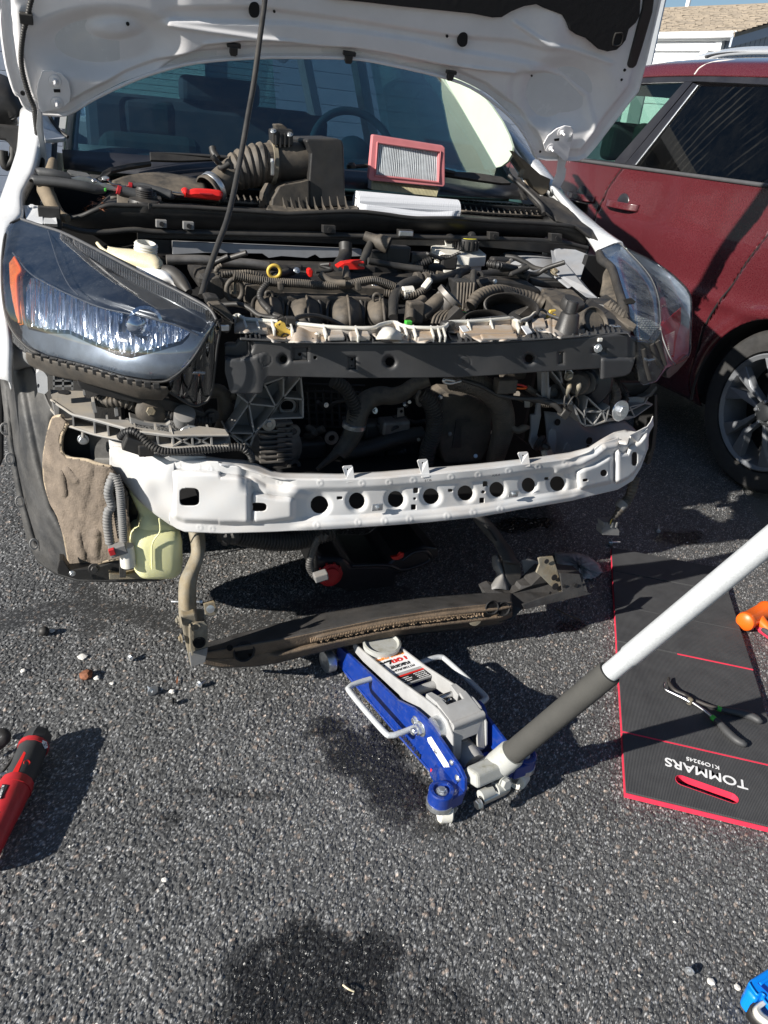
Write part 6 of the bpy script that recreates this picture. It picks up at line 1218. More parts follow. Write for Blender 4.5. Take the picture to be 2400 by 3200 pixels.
tg = random.Random(21)
for i in range(24):
    up_ = i < 8; x = tg.uniform(680, 1640) if up_ else tg.uniform(960, 1640); y = tg.uniform(785, 850) if up_ else tg.uniform(1215, 1430); yq = tg.uniform(.42, .56) if up_ else tg.uniform(.26, .40); r_ = tg.choice((.004, .005, .007, .010)); P = [(x, y, yq)]
    for k_ in range(3): x += tg.uniform(20, 70)*tg.choice((-1, 1, 1)); y += tg.uniform(-22, 26); P.append((x, y, yq+tg.uniform(-.03, .03)))
    ptube('bay_hose', P, 0, r_, tg.choice(('rubber', 'black_plastic') if up_ else ('rubber', 'dusty_hose', 'dark_metal')), eng, corr=(.007, r_*.12) if tg.random() < .4 else None)
for i in range(20):
    x, y, yq = (tg.uniform(690, 1680), tg.uniform(800, 905), .40) if i < 8 else (tg.uniform(960, 1660), tg.uniform(1210, 1440), .215)
    hexbolt('bolt', A(x, y, yq), (tg.uniform(-.4, .4), -1, tg.uniform(0, .9)), tg.uniform(.0035, .0055), tg.choice(('steel', 'zinc', 'corroded', 'engine_metal')), eng, wash=tg.choice((1.2, 1.6)))
# ------------------------------------------------------------------ lower front: carriers, hoses, horn, condenser area
def rib(name, p, q, Y, depth, m, parent, th=.0035):
    a, b_ = A(p[0], p[1], Y if not callable(Y) else Y(*p)), A(q[0], q[1], Y if not callable(Y) else Y(*q))
    n = (b_-a).cross(Vector((0, 1, 0))).normalized()*th/2
    V = [a-n, b_-n, b_+n, a+n]; V = V+[v+Vector((0, depth, 0)) for v in V]
    return obj(name, V, [(0, 1, 2, 3), (7, 6, 5, 4), (0, 4, 5, 1), (1, 5, 6, 2), (2, 6, 7, 3), (3, 7, 4, 0)], m, parent)
gb = tag(bpy.data.objects.new('bumper_carrier', None)); COL.objects.link(gb); gb.parent = car; ORG[gb.name] = org(car)
nodes = dict(a=(778, 1262), b=(862, 1271), c=(886, 1243), d=(940, 1178), e=(947, 1248), f=(947, 1305), g=(837, 1309), h=(795, 1355), i=(715, 1353), k=(886, 1180), l=(827, 1201), m=(801, 1231), n=(742, 1233), o=(704, 1341), p=(720, 1394), q=(752, 1390), r=(782, 1394))
for a_, b_ in ('na', 'ma', 'ai', 'ab', 'ah', 'lb', 'bd', 'kc', 'ce', 'ef', 'fg', 'gh', 'hi', 'de', 'gb', 'io', 'ip', 'iq', 'hq', 'hr', 'ir', 'lk', 'cg'): rib('web_rib', nodes[a_], nodes[b_], .10, .05, 'grey_bracket', gb)
pslab('web_plate', [nodes[x] for x in 'cefg'], .135, .004, 'grey_bracket', gb, holes=[circ_px(898, 1269, 20, 20, 17)])
pslab('web_plate', [nodes[x] for x in 'nkdecgbhi'], .148, .004, 'grey_bracket', gb) if False else pslab('web_plate', [(742, 1233), (801, 1228), (886, 1180), (940, 1178), (886, 1243), (837, 1309), (795, 1355), (715, 1353)], .148, .004, 'grey_bracket', gb)
lathe('ring_boss', [(.020, 0), (.023, .0), (.023, .01), (.020, .01)], A(898, 1269, .134), 'black_plastic', gb, axis=(0, -1, 0), close=True)
# left carrier arm: tan top plate, front cells
top = [(157, 1216), (185, 1220), (260, 1221), (265, 1240), (284, 1246), (294, 1306), (340, 1310), (400, 1312), (424, 1334), (535, 1350), (622, 1331), (704, 1341), (714, 1358), (540, 1362), (424, 1348), (337, 1324), (294, 1312), (227, 1295), (182, 1266), (164, 1250)]
zt = lambda x: .665
slab('arm_plate', [AZ(x, y, .668) for x, y in top], (0, 0, -.004), 'grey_bracket', gb, bevel=.0008)
fyu = lin((160, 1250), (182, 1266), (227, 1295), (294, 1311), (337, 1323), (424, 1347), (540, 1361), (714, 1360)); fyl = lin((160, 1280), (182, 1306), (203, 1327), (289, 1356), (352, 1370), (535, 1399), (700, 1394), (714, 1394))
def armY(x): return float(hitZ(x, fyu(x), .668)[1])
xs_ = [160, 170, 182, 203, 227, 260, 294, 337, 380, 424, 480, 540, 600, 660, 714]
V, F = [], []
for nm, fy in (('front_rail', fyu), ('lower_rail', fyl)):
    tube(nm, [A(x, float(fy(x)), armY(x)) for x in xs_], .0028, 'grey_bracket', gb, k=3, sides=8)
sl = [AZ(x, float(fyl(x)), float(hitY(x, fyl(x), armY(x))[2])) for x in xs_]
slb = [p+Vector((0.01, .05, 0)) for p in sl]; surf('lower_shelf', [sl, slb], 'grey_bracket', gb, solid=.003, sv=2)
for x in (164, 182, 227, 294, 337, 380, 424, 492, 540, 600, 660): rib('cell_wall', (x, float(fyu(x))), (x+(3 if x > 200 else 0), float(fyl(x))), armY(x), .06, 'grey_bracket', gb)
for p, q in (((540, 1362), (600, 1394)), ((600, 1362), (540, 1396)), ((600, 1362), (660, 1394)), ((660, 1362), (600, 1394))): rib('cell_brace', p, q, armY(570), .04, 'grey_bracket', gb)
back = [A(x, float(fyu(x)), armY(x)+.06) for x in xs_[2:8]]+[A(x, float(fyl(x))-2, armY(x)+.06) for x in xs_[2:8]][::-1]
slab('cell_back', [A(x, y, armY(200)+.03) for x, y in ((162, 1254), (182, 1268), (227, 1297), (227, 1336), (203, 1326), (170, 1296))], (0, .004, 0), 'grey_bracket', gb)
for x0, y0, w_, h_ in ((168, 1178, 60, 34),):
    for xx in (168, 197, 226): rib('ladder_rib', (xx, 1176), (xx, 1218), .17, .04, 'grey_bracket', gb)
    for yy in (1190, 1207): rib('ladder_rib', (166, yy), (228, yy), .17, .04, 'grey_bracket', gb)
slab('plate_slot', [AZ(x, y, .670) for x, y in ((180, 1222), (205, 1217), (216, 1222), (216, 1230), (205, 1232), (182, 1228))], (0, 0, -.001), 'black_void', gb, bevel=0)
for p in ([(286, 1256), (296, 1254), (304, 1290), (292, 1292)], [(356, 1268), (366, 1266), (371, 1300), (360, 1304)], [(258, 1205), (264, 1207), (268, 1236), (260, 1236)]): slab('upright', [A(x, y, .13) for x, y in p], (0, .03, 0), 'grey_bracket', gb, bevel=.001)
slab('wedge', [A(x, y, .08) for x, y in ((405, 1303), (450, 1318), (520, 1328), (534, 1318), (536, 1336), (470, 1334), (408, 1326))], (0, .03, 0), 'grey_bracket', gb, bevel=.002)
hexbolt('bolt', A(595, 1364, .045), (.05, -1, .15), .013, 'zinc', gb, wash=1.9)
lathe('bolt_spacer', [(.022, 0), (.022, .03), (.018, .032)], A(575, 1316, .09), 'tarp_grey', gb, axis=(0, -.6, .8))
lathe('bushing', [(.03, 0), (.032, .02), (.02, .03), (.0, .031)], A(468, 1284, .12), 'dusty_hose', car, axis=(.1, -.9, .3))
hexbolt('bolt', A(470, 1285, .095), (.1, -.9, .3), .010, 'corroded', car)
ptube('horn_lead', [(310, 1252, .16), (340, 1256, .14), (380, 1254, .13), (412, 1264, .13), (440, 1276, .14)], 0, .012, 'dusty_hose', car, corr=(.009, .0012))
ptube('lamp_lead', [(430, 1268, .14), (480, 1278, .12), (540, 1300, .10), (590, 1312, .10), (660, 1318, .1)], 0, .010, 'rubber', car, corr=(.007, .001))
ptube('cooling_pipe', [(655, 1222, .16), (690, 1225, .16), (702, 1260, .16), (700, 1310, .17), (690, 1345, .18)], 0, .016, 'dusty_hose', car)
ptube('cooling_pipe', [(742, 1230, .16), (715, 1238, .17), (708, 1262, .18), (735, 1290, .2)], 0, .012, 'dusty_hose', car)
hexbolt('bolt', A(660, 1299, .13), (0, -1, .1), .010, 'dark_metal', car)
# front harness lying on the crash box
ptube('beam_harness', [(376, 1366, .06), (392, 1352, .05), (415, 1348, .04), (440, 1362, .03), (462, 1386, .02), (490, 1404, .01), (521, 1411, .005), (579, 1409, .0), (651, 1404, -.005), (743, 1397, -.005), (770, 1408, -.005), (783, 1420, .0), (786, 1438, .01)], 0, .0078, 'rubber', car, corr=(.006, .0009))
box('connector', A(425, 1390, .035), (.05, .03, .03), 'rubber', car, X=(.9, 0, -.4), bevel=.003)
box('connector', A(455, 1402, .03), (.03, .03, .025), 'black_plastic', car, bevel=.003)
slab('weld_bracket', [A(x, y, .02) for x, y in ((512, 1430), (540, 1424), (640, 1426), (660, 1440), (600, 1440), (530, 1440))], (0, .02, -.003), 'beam_paint', car, bevel=.001)
# centre cavity: hoses, alternator, gearbox cover
alt = lathe('alternator', [(.0, .03), (.045, .03), (.065, .02), (.07, -.02), (.07, -.10), (.05, -.12)], A(860, 1395, .30), 'engine_metal', eng, axis=(.0, -1, .1), n=30)
for i in range(8): box('alternator_fin', A(850+(i % 2)*0, 1328+i*16, .27), (.065, .02, .007), 'engine_metal', alt, bevel=.002)
for i in range(8): box('alternator_fin', A(888, 1320+i*16, .27), (.04, .02, .007), 'engine_metal', alt, bevel=.002)
hexbolt('bolt', A(840, 1325, .2), (0, -1, .1), .009, 'steel', eng, wash=1.9)
gr = []
for i in range(8): gr.append(tube_g([A(960+i*24, 1190, .46), A(968+i*24, 1330, .42)], .004, 4, 1))
for j in range(7): gr.append(tube_g([A(950, 1200+j*22, .45), A(1140, 1205+j*22, .45)], .004, 4, 1))
V, F = join(gr); obj('cover_grid', V, F, 'black_plastic', eng)
ptube('radiator_hose', [(1040, 1190, .2), (1075, 1210, .2), (1100, 1250, .2), (1112, 1290, .2), (1100, 1330, .2), (1080, 1380, .22)], 0, .0155, 'rubber', eng, corr=(.008, .0016))
ptube('radiator_hose', [(1340, 1185, .16), (1300, 1200, .17), (1265, 1225, .18), (1230, 1238, .2), (1190, 1236, .22), (1150, 1250, .22), (1120, 1290, .21), (1108, 1340, .2), (1090, 1380, .2), (1060, 1418, .2)], 0, [.017, .018, .020, .022, .024, .026, .027, .026, .022, .020], 'dusty_hose', eng)
ptube('drain_hose', [(1062, 1405, .2), (1035, 1430, .2), (990, 1468, .2)], 0, [.014, .010, .005], 'dusty_hose', eng)
lathe('hose_clamp', [(.028, -.006), (.0295, -.005), (.0295, .005), (.028, .006)], A(1106, 1330, .2), 'zinc', eng, axis=(.1, 0, 1), close=False, n=24)
ptube('corrugated_hose', [(1310, 1225, .18), (1340, 1250, .18), (1358, 1300, .18), (1356, 1350, .19), (1338, 1400, .2), (1330, 1450, .2)], 0, .021, 'rubber', eng, corr=(.008, .0014))
ptube('hose_hook', [(1312, 1222, .15), (1304, 1240, .14), (1304, 1258, .14), (1314, 1268, .14)], 0, .0045, 'dusty_hose', eng)
pslab('gearbox_cover', [(1388, 1246), (1410, 1236), (1470, 1240), (1510, 1256), (1535, 1275), (1540, 1330), (1530, 1400), (1500, 1450), (1390, 1450), (1372, 1400), (1376, 1280)], .22, .10, 'dusty_plastic', eng, bevel=.02, seg=4)
pslab('cover_recess', [(1426, 1312), (1470, 1310), (1472, 1320), (1440, 1322), (1440, 1400), (1412, 1402)], .217, .004, 'black_plastic', eng)
for x, y in ((1375, 1239), (1374, 1332), (1352, 1408)): lathe('star_clip', [(.005, 0), (.008, .004), (.004, .008)], A(x, y, .2), 'zinc', eng, axis=(0, -1, 0), n=5)
ptube('braided_hose', [(1410, 1188, .12), (1450, 1192, .12), (1500, 1206, .12), (1540, 1232, .13), (1566, 1275, .14), (1574, 1330, .15), (1560, 1390, .17), (1545, 1440, .2)], 0, [.024, .028, .029, .030, .030, .028, .026, .024], 'dusty_hose', eng, corr=(.007, .0006))
ptube('clip_loop', [(1420, 1190, .08), (1390, 1186, .08), (1388, 1194, .08), (1408, 1198, .08), (1440, 1190, .08)], 0, .004, 'steel', eng)
bx_ = box('harness_connector', A(1578, 1204, .08), (.052, .03, .034), 'dusty_hose', eng, bevel=.003)
ptube('red_wire', [(1606, 1200, .08), (1630, 1204, .08), (1646, 1210, .08)], 0, .0026, 'red_plastic', eng); ptube('orange_wire', [(1606, 1212, .08), (1630, 1214, .08), (1646, 1213, .08)], 0, .0026, 'orange_plastic', eng)
ptube('wiring_loom', [(1646, 1211, .08), (1662, 1222, .08), (1680, 1232, .09), (1700, 1240, .1)], 0, .008, 'dusty_hose', eng)
ptube('black_lead', [(1440, 1186, .1), (1500, 1205, .09), (1560, 1235, .08), (1640, 1246, .06), (1700, 1248, .05), (1740, 1270, .05), (1760, 1288, .05)], 0, .0055, 'rubber', eng)
lathe('ac_line', [(.018, 0), (.018, .06)], A(1570, 1165, .2), 'dusty_hose', eng, axis=(1, 0, 0))
box('pump', A(1230, 1330, .3), (.08, .05, .04), 'engine_metal', eng, bevel=.008)
pslab('small_bracket', [(1243, 1276), (1262, 1274), (1264, 1300), (1242, 1304)], .24, .004, 'engine_metal', eng, holes=[circ_px(1255, 1286, 5, 10)])
for x, y, s_ in ((1180, 1340, .05), (1150, 1400, .06), (1240, 1400, .06), (1180, 1450, .05), (960, 1400, .05), (1290, 1460, .05)): box('bay_component', A(x, y, .33), (s_*1.8, s_, s_), 'black_plastic', eng, bevel=.008)
for x, y in ((915, 1346), (918, 1455), (1035, 1367)): lathe('bracket_eye', [(.009, 0), (.018, 0), (.018, .006), (.009, .006)], A(x, y, .27), 'engine_metal', eng, axis=(0, -1, 0), close=True)
ptube('lower_pipe', [(1060, 1420, .28), (1150, 1400, .28), (1240, 1370, .28), (1320, 1356, .28)], 0, .022, 'rubber', eng)
# right carrier, horn and inner panels
rg = tag(bpy.data.objects.new('bumper_carrier', None)); COL.objects.link(rg); rg.parent = car; ORG[rg.name] = org(car)
rn = dict(a=(1693, 1241), b=(1715, 1259), c=(1713, 1162), e=(1719, 1210), f=(1769, 1215), g=(1725, 1162), h=(1790, 1262), i=(1837, 1243), j=(1829, 1287), k=(1883, 1287), l=(1855, 1329), m=(1829, 1331), n=(1816, 1321), o=(1894, 1316), p=(1925, 1303), q=(1984, 1303), r=(1969, 1272), s=(2015, 1261), t=(2026, 1241), u=(2049, 1204), v=(2039, 1264), w=(1990, 1296), x=(1905, 1270), y=(1752, 1162), z=(1757, 1200))
YR = lambda x, y: .05+.10*max(0, (x-1900))/150
for a_, b_ in ('ab', 'cb', 'eb', 'gf', 'fh', 'hl', 'yz', 'zf', 'bh', 'ij', 'jk', 'kl', 'ml', 'mj', 'nm', 'nh', 'ik', 'ko', 'ol', 'op', 'pq', 'qr', 'rs', 'st', 'tu', 'sv', 'vq', 'kp', 'oq', 'ps', 'xk', 'xo'): rib('web_rib', rn[a_], rn[b_], YR, .05, 'grey_bracket', rg)
pslab('web_plate', [(1693, 1162), (1713, 1162), (1716, 1258), (1693, 1241)], .06, .004, 'grey_bracket', rg)
pslab('web_plate', [(1716, 1205), (1766, 1200), (1790, 1258), (1716, 1258)], .10, .004, 'grey_bracket', rg)
lathe('web_boss', [(.012, 0), (.022, 0), (.024, .008), (.014, .01)], A(1730, 1227, .085), 'black_plastic', rg, axis=(0, -1, .1), close=True)
pslab('web_plate', [(1829, 1287), (1883, 1287), (1860, 1327), (1822, 1322)], .095, .004, 'grey_bracket', rg)
slab('shelf', [A(x, y, YR(x, y)+.04) for x, y in ((1895, 1316), (1984, 1303), (1965, 1312), (1900, 1318))], (0, .03, 0), 'grey_bracket', rg)
pslab('arm_back', [(1952, 1243), (2020, 1238), (2010, 1262), (1966, 1272)], .13, .004, 'grey_bracket', rg)
hexbolt('bolt', A(1938, 1283, .055), (.1, -1, .12), .014, 'zinc', rg, wash=2.0)
hn = lathe('horn', [(.03, .022), (.036, .012), (.055, .008), (.066, .004), (.070, -.010), (.068, -.030), (.045, -.034), (0, -.036)], A(1826, 1192, .10), 'gloss_black', car, axis=(-.62, -.75, .1), n=44)
lathe('horn_cap', [(.0, .026), (.024, .024), (.030, .012), (.03, 0)], A(1806, 1196, .072), 'dusty_plastic', hn, axis=(-.62, -.75, .1))
slab('horn_bracket', [A(x, y, .03) for x, y in ((1768, 1158), (1786, 1156), (1792, 1166), (1786, 1186), (1774, 1190), (1766, 1180))], (0, .003, 0), 'zinc', hn, bevel=.0008)
hexbolt('bolt', A(1777, 1175, .026), (-.1, -1, .1), .008, 'corroded', hn, wash=1.5)
for x, y in ((1778, 1206), (1808, 1204)): ptube('horn_terminal', [(x, y-6, .03), (x+1, y+4, .025), (x-4, y+18, .03), (x-8, y+34, .04)], 0, [.006, .0065, .005, .003], 'corroded', hn)
for p in ([(1770, 1222, .04), (1764, 1250, .03), (1766, 1272, .03), (1785, 1288, .04)], [(1802, 1226, .04), (1788, 1244, .03), (1774, 1266, .03), (1764, 1280, .04)], [(1798, 1234, .04), (1808, 1256, .05), (1800, 1280, .06)]): ptube('horn_wire', p, 0, .0022, 'rubber', hn)
box('loose_connector', A(1762, 1292, .035), (.022, .02, .022), 'rubber', car, X=(.8, 0, -.5), bevel=.003)
ptube('connector_lead', [(1640, 1244, .07), (1700, 1254, .05), (1735, 1268, .04), (1752, 1285, .036)], 0, .007, 'rubber', car)
ptube('wiring_loom', [(1888, 1192, .1), (1915, 1208, .09), (1926, 1235, .08), (1920, 1262, .075), (1912, 1284, .07)], 0, .013, 'dusty_hose', car, corr=(.009, .0006))
ptube('wiring_loom', [(1925, 1200, .13), (1948, 1225, .13), (1950, 1250, .12), (1930, 1272, .1)], 0, .012, 'rubber', car, corr=(.007, .0014))
pslab('splash_guard', [(1900, 1190), (1960, 1196), (2020, 1196), (2052, 1205), (2030, 1232), (1995, 1244), (1940, 1232), (1912, 1212)], .16, .02, 'black_plastic', car, bevel=.008)
slab('skirt_edge', [A(x, y, .12) for x, y in ((2002, 1242), (2030, 1232), (2052, 1204), (2054, 1214), (2036, 1240), (2010, 1244))], (0, .02, 0), 'liner_plastic', car, bevel=.002)
# frame rail, condenser bracket, painted inner panel
rows = [[A(x, y, Y) for x, y, Y in r] for r in (((1700, 1285, .20), (1745, 1290, .20), (1800, 1300, .21), (1822, 1335, .22), (1900, 1325, .22), (1950, 1316, .24)), ((1706, 1340, .19), (1745, 1345, .185), (1800, 1355, .19), (1850, 1360, .18), (1920, 1350, .2), (1985, 1345, .22)), ((1710, 1400, .18), (1745, 1400, .175), (1800, 1400, .16), (1850, 1400, .15), (1920, 1380, .17), (1995, 1370, .2)), ((1712, 1450, .17), (1745, 1450, .165), (1800, 1450, .15), (1850, 1440, .14), (1920, 1420, .15), (1998, 1390, .18)))]
surf('frame_panel', rows, 'inner_body_paint', car, solid=.004)
for x, y, r in ((1744, 1320, .009), (1843, 1378, .010), (1839, 1397, .005)): lathe('panel_hole', [(0, .0), (r, 0), (r, -.004)], A(x, y, .178 if x < 1800 else .150), 'black_void', car, axis=(.2, -1, .2), n=16)
slab('rail_tongue', [A(x, y, .14) for x, y in ((1716, 1352), (1726, 1338), (1738, 1344), (1740, 1380), (1736, 1410), (1742, 1418), (1728, 1416), (1712, 1380))], (0, .006, 0), 'inner_body_paint', car, bevel=.002)
slab('rail_tongue', [A(x, y, .13) for x, y in ((1760, 1410), (1766, 1392), (1776, 1384), (1784, 1394), (1782, 1420), (1762, 1424))], (0, .006, 0), 'inner_body_paint', car, bevel=.002)
ps = slab('pulley_bracket', [A(x, y, .16) for x, y in ((1660, 1298), (1674, 1296), (1680, 1258), (1690, 1254), (1692, 1300), (1680, 1360), (1698, 1392), (1690, 1408), (1668, 1406), (1655, 1382), (1660, 1350))], (0, .01, 0), 'inner_body_paint', car, bevel=.003)
lathe('pulley', [(.022, 0), (.024, .006), (.016, .012), (.018, .016), (.008, .018), (.007, .034), (0, .035)], A(1682, 1382, .15), 'dark_metal', ps, axis=(.5, -.85, -.2))
for i in range(4): tube('spring_coil', [A(1692+2*i, 1412+i*5, .17), A(1710, 1409+i*5, .16), A(1726, 1410+i*5, .17)], .004, 'white_plastic', car)
slab('white_splash', [A(x, y, .2) for x, y in ((1640, 1252), (1658, 1250), (1656, 1274), (1640, 1274))], (0, .004, 0), 'white_plastic', car)
ptube('oxygen_lead', [(1588, 1320, .14), (1596, 1332, .13), (1616, 1345, .12), (1636, 1338, .12), (1650, 1336, .13)], 0, [.004, .007, .009, .010, .006], 'dusty_hose', car)
slab('arch_edge', [A(x, y, .32) for x, y in ((2046, 1236), (2054, 1232), (2056, 1320), (2048, 1400), (2032, 1452), (2020, 1450), (2036, 1400), (2044, 1330))], (0, .1, 0), 'rubber', car, bevel=.003)
# hanging tow harness at the right
th_ = ptube('hanging_harness', [(1984, 1490, .05), (1975, 1530, .04), (1962, 1560, .04), (1946, 1580, .03), (1930, 1605, .02), (1914, 1622, .02)], 0, [.014, .014, .012, .014, .011, .005], 'dusty_hose', car, corr=(.009, .001))
ptube('tape_wrap', [(1950, 1570, .03), (1934, 1588, .028)], 0, .0155, 'tarp_grey', th_)
for i in range(5): ptube('thin_wire', [(1914+i, 1618, .02), (1906+i*4, 1626, .02), (1900+i*7, 1638, .02)], 0, .0016, ('rubber', 'yellow_plastic', 'dusty_hose', 'trim_grey', 'rubber')[i], th_)
cn = slab('plug', [A(x, y, .02) for x, y in ((1886, 1632), (1930, 1632), (1931, 1650), (1937, 1658), (1936, 1674), (1882, 1672), (1882, 1656), (1888, 1650))], (0, .03, 0), 'tarp_grey', th_, bevel=.002)
for x in (1896, 1912, 1926): box('plug_rib', A(x, 1640, .018), (.004, .004, .016), 'tarp_grey', cn, bevel=0)
# tow-side items under the beam
ptube('drain_duct', [(690, 1660, .12), (780, 1680, .12), (880, 1692, .12), (960, 1682, .12), (1040, 1655, .12)], 0, .024, 'rubber', car, corr=(.008, .0018))
ptube('power_lead', [(1010, 1665, .06), (990, 1690, .06), (975, 1730, .07), (966, 1765, .07), (975, 1790, .07), (990, 1805, .06), (1005, 1808, .05)], 0, .0085, 'liner_plastic', car, corr=(.006, .0006))
box('power_plug', A(1002, 1800, .05), (.034, .024, .020), 'tarp_grey', car, bevel=.003, X=(.9, 0, .2))
lathe('tow_pulley', [(.02, 0), (.025, .01), (.02, .02), (.025, .03), (.02, .04)], A(690, 1675, .1), 'rubber', car, axis=(1, 0, 0))
ptube('lead_knot', [(998, 1668, .05), (1010, 1684, .05), (1022, 1668, .05)], 0, .008, 'rubber', car)

# wheel-arch liner, felt pad, washer bottle (left)
KY = polyfit2([(14, 1168, .44), (29, 1389, .40), (104, 1736, .32), (241, 1814, .24), (497, 1814, .13), (159, 1283, .20), (300, 1600, .15), (169, 1307, .2), (400, 1500, .10), (101, 1148, .32)], 2)
ll = lambda y: np.interp(y, [1130, 1250, 1389, 1582, 1700, 1775, 1815], [6, 16, 29, 63, 92, 150, 240]); 
lnt = lin((5, 1160), (60, 1150), (101, 1142), (130, 1200), (160, 1270), (200, 1310), (300, 1330), (420, 1380), (520, 1500))
lnb = lin((5, 1185), (14, 1260), (29, 1389), (45, 1480), (63, 1582), (92, 1700), (120, 1752), (150, 1776), (183, 1795), (241, 1814), (400, 1816), (498, 1812), (520, 1805))
def linmap(X, Q):
    r = .035*np.exp(-(pdist(X, Q, [(52, 1170), (75, 1300), (105, 1450), (150, 1600), (230, 1740)])/22)**2)-.02*np.exp(-(pdist(X, Q, [(30, 1200), (48, 1400), (80, 1560), (120, 1700)])/9)**2)
    r2 = .05*sstep(150, 190, X)*sstep(1280, 1320, Q)*(1-sstep(1430, 1480, Q)); return hitY(X, Q, KY(X, Q)-r+r2+.02)
lsh = sheet('wheel_arch_liner', np.r_[6:520:6], lambda x: float(lnt(x)), lambda x: float(lnb(x)), 90, linmap, 'liner_plastic', car, solid=.004, holes=[(45, 1341, 6, 9, 3), (99, 1436, 6, 10, 3), (60, 1450, 1, 1)][:1]+[(90, 1637, 6, 6), (128, 1742, 5, 5)])
for x, y in ((15, 1340), (31, 1434), (62, 1567), (106, 1700)):
    lathe('liner_eyelet', [(.008, 0), (.011, .001), (.010, .003), (.007, .003)], A(x, y, float(KY(x, y))+.0), 'tarp_grey', lsh, axis=(.2, -1, .2), n=16, sx=1, sy=1.4, close=True)
sheet('liner_return', np.r_[-60:16:8], lambda x: 1150., lambda x: float(np.interp(x, [-60, 16], [1600, 1420])), 20, lambda X, Q: hitY(X, Q, .5+0*X), 'rubber', car, solid=.004)
surf('wing_flap', [[A(x, y, Y) for x, y, Y in r] for r in (((-40, 1020, .46), (0, 1030, .42), (30, 1060, .36), (60, 1090, .32), (88, 1108, .28)), ((-40, 1090, .44), (0, 1095, .40), (30, 1105, .36), (60, 1118, .32), (95, 1130, .28)), ((-40, 1165, .44), (0, 1166, .42), (40, 1162, .38), (80, 1148, .33), (100, 1144, .30)))], 'tarp_grey', car, solid=.003)
for x, y in ((8, 1117), (35, 1072), (18, 1132)): slab('flap_rivet', [A(x+a*7, y+b_*4, .345+.0*x) for a, b_ in ((-1, -.5), (.6, -1), (1, .4), (-.4, 1))], (0, .002, 0), 'zinc', car, bevel=0)
felt = [(169, 1307), (195, 1300), (212, 1318), (207, 1335), (193, 1362), (194, 1409), (215, 1430), (270, 1437), (310, 1450), (347, 1457), (372, 1490), (400, 1540), (405, 1640), (405, 1736), (330, 1750), (275, 1768), (225, 1780), (215, 1735), (203, 1669), (185, 1610), (164, 1572), (150, 1530), (142, 1486), (141, 1430), (147, 1389), (156, 1345)]
bmf = lambda X, Q: hitY(X, Q, KY(X, Q)-.015-.009*(value_noise(np.asarray(X)*.02+np.asarray(Q)*.003, np.asarray(Q)*.004, .55, 3)+.35*value_noise(np.asarray(X)*.02, np.asarray(Q)*.01, .25, 8)+.10*value_noise(np.asarray(X)*.01, np.asarray(Q)*.01, .05, 9))-.010*np.exp(-(pdist(np.asarray(X, float), np.asarray(Q, float), [(196, 1480), (206, 1540)])/7)**2)-.010*np.exp(-(pdist(np.asarray(X, float), np.asarray(Q, float), [(215, 1470), (240, 1500)])/8)**2)-.008*np.exp(-(pdist(np.asarray(X, float), np.asarray(Q, float), [(245, 1670), (260, 1740)])/9)**2)-.01*np.exp(-(pdist(np.asarray(X, float), np.asarray(Q, float), [(300, 1665), (300, 1730)])/12)**2))
fp = np.array(felt, float)
sheet('felt_pad', np.arange(138, 410, 3.), lambda x: 1296., lambda x: 1782., 160, bmf, 'felt', lsh, solid=.006, soff=1, keep=lambda X, Q: inpoly(X, Q, fp))
tube('felt_hem', [Vector(bmf(np.array([float(x)]), np.array([float(y)]))[0])+Vector((0, -.002, 0)) for x, y in ((195, 1300), (169, 1307), (156, 1345), (147, 1389), (141, 1430), (142, 1486), (150, 1530), (164, 1572), (185, 1610), (203, 1669), (215, 1735), (225, 1780), (275, 1768), (330, 1750), (403, 1737))], .005, 'felt_edge', lsh)
tube('felt_hem', [Vector(bmf(np.array([float(x)]), np.array([float(y)]))[0])+Vector((0, -.002, 0)) for x, y in ((210, 1322), (194, 1362), (194, 1409), (215, 1430), (270, 1437), (310, 1450), (347, 1458))], .004, 'felt_edge', lsh)
tube('felt_ring', [Vector(bmf(np.array([232+9*math.cos(a)]), np.array([1640+6*math.sin(a)]))[0])+Vector((0, -.004, 0)) for a in np.linspace(0, 6.28, 13)[:-1]], .0012, 'rubber', lsh, closed=True, k=2)
pslab('arch_cavity', [(190, 1330), (350, 1365), (352, 1460), (270, 1437), (200, 1420)], .19, .02, 'black_void', car)
hexbolt('liner_bolt', A(260, 1373, .15), (0, -1, 0), .009, 'zinc', car, wash=1.3)
tube('liner_screw', [A(260, 1350, .14), A(260, 1366, .14)], .004, 'grey_bracket', car)
ll_ = pslab('liner_tray', [(185, 1750), (200, 1752), (218, 1782), (300, 1775), (400, 1740), (500, 1760), (530, 1770), (520, 1806), (498, 1814), (341, 1814), (241, 1812), (180, 1794), (178, 1780)], .13, .03, 'rubber', car, bevel=.004)
pslab('tray_lip', [(341, 1792), (380, 1796), (420, 1790), (500, 1782), (500, 1808), (342, 1812)], .115, .02, 'corroded', ll_, bevel=.003)
for x in (378, 388, 478, 490): pslab('tray_post', [(x-4, 1750), (x+5, 1750), (x+6, 1806), (x-4, 1806)], .10, .02, 'liner_plastic', ll_)
hexbolt('bolt', A(294, 1776, .12), (.1, -1, .1), .008, 'dark_metal', ll_, wash=1.6); hexbolt('bolt', A(226, 1792, .12), (.1, -1, .1), .005, 'zinc', ll_, wash=1.4)
bot = loft('washer_bottle', [(1632, 440, 540, .09, .03), (1640, 418, 554, .09, .045), (1652, 408, 561, .09, .055), (1675, 404, 566, .09, .06), (1735, 408, 567, .09, .06), (1760, 416, 563, .09, .058), (1774, 426, 553, .09, .05), (1782, 440, 532, .09, .035)], 'reservoir', car)
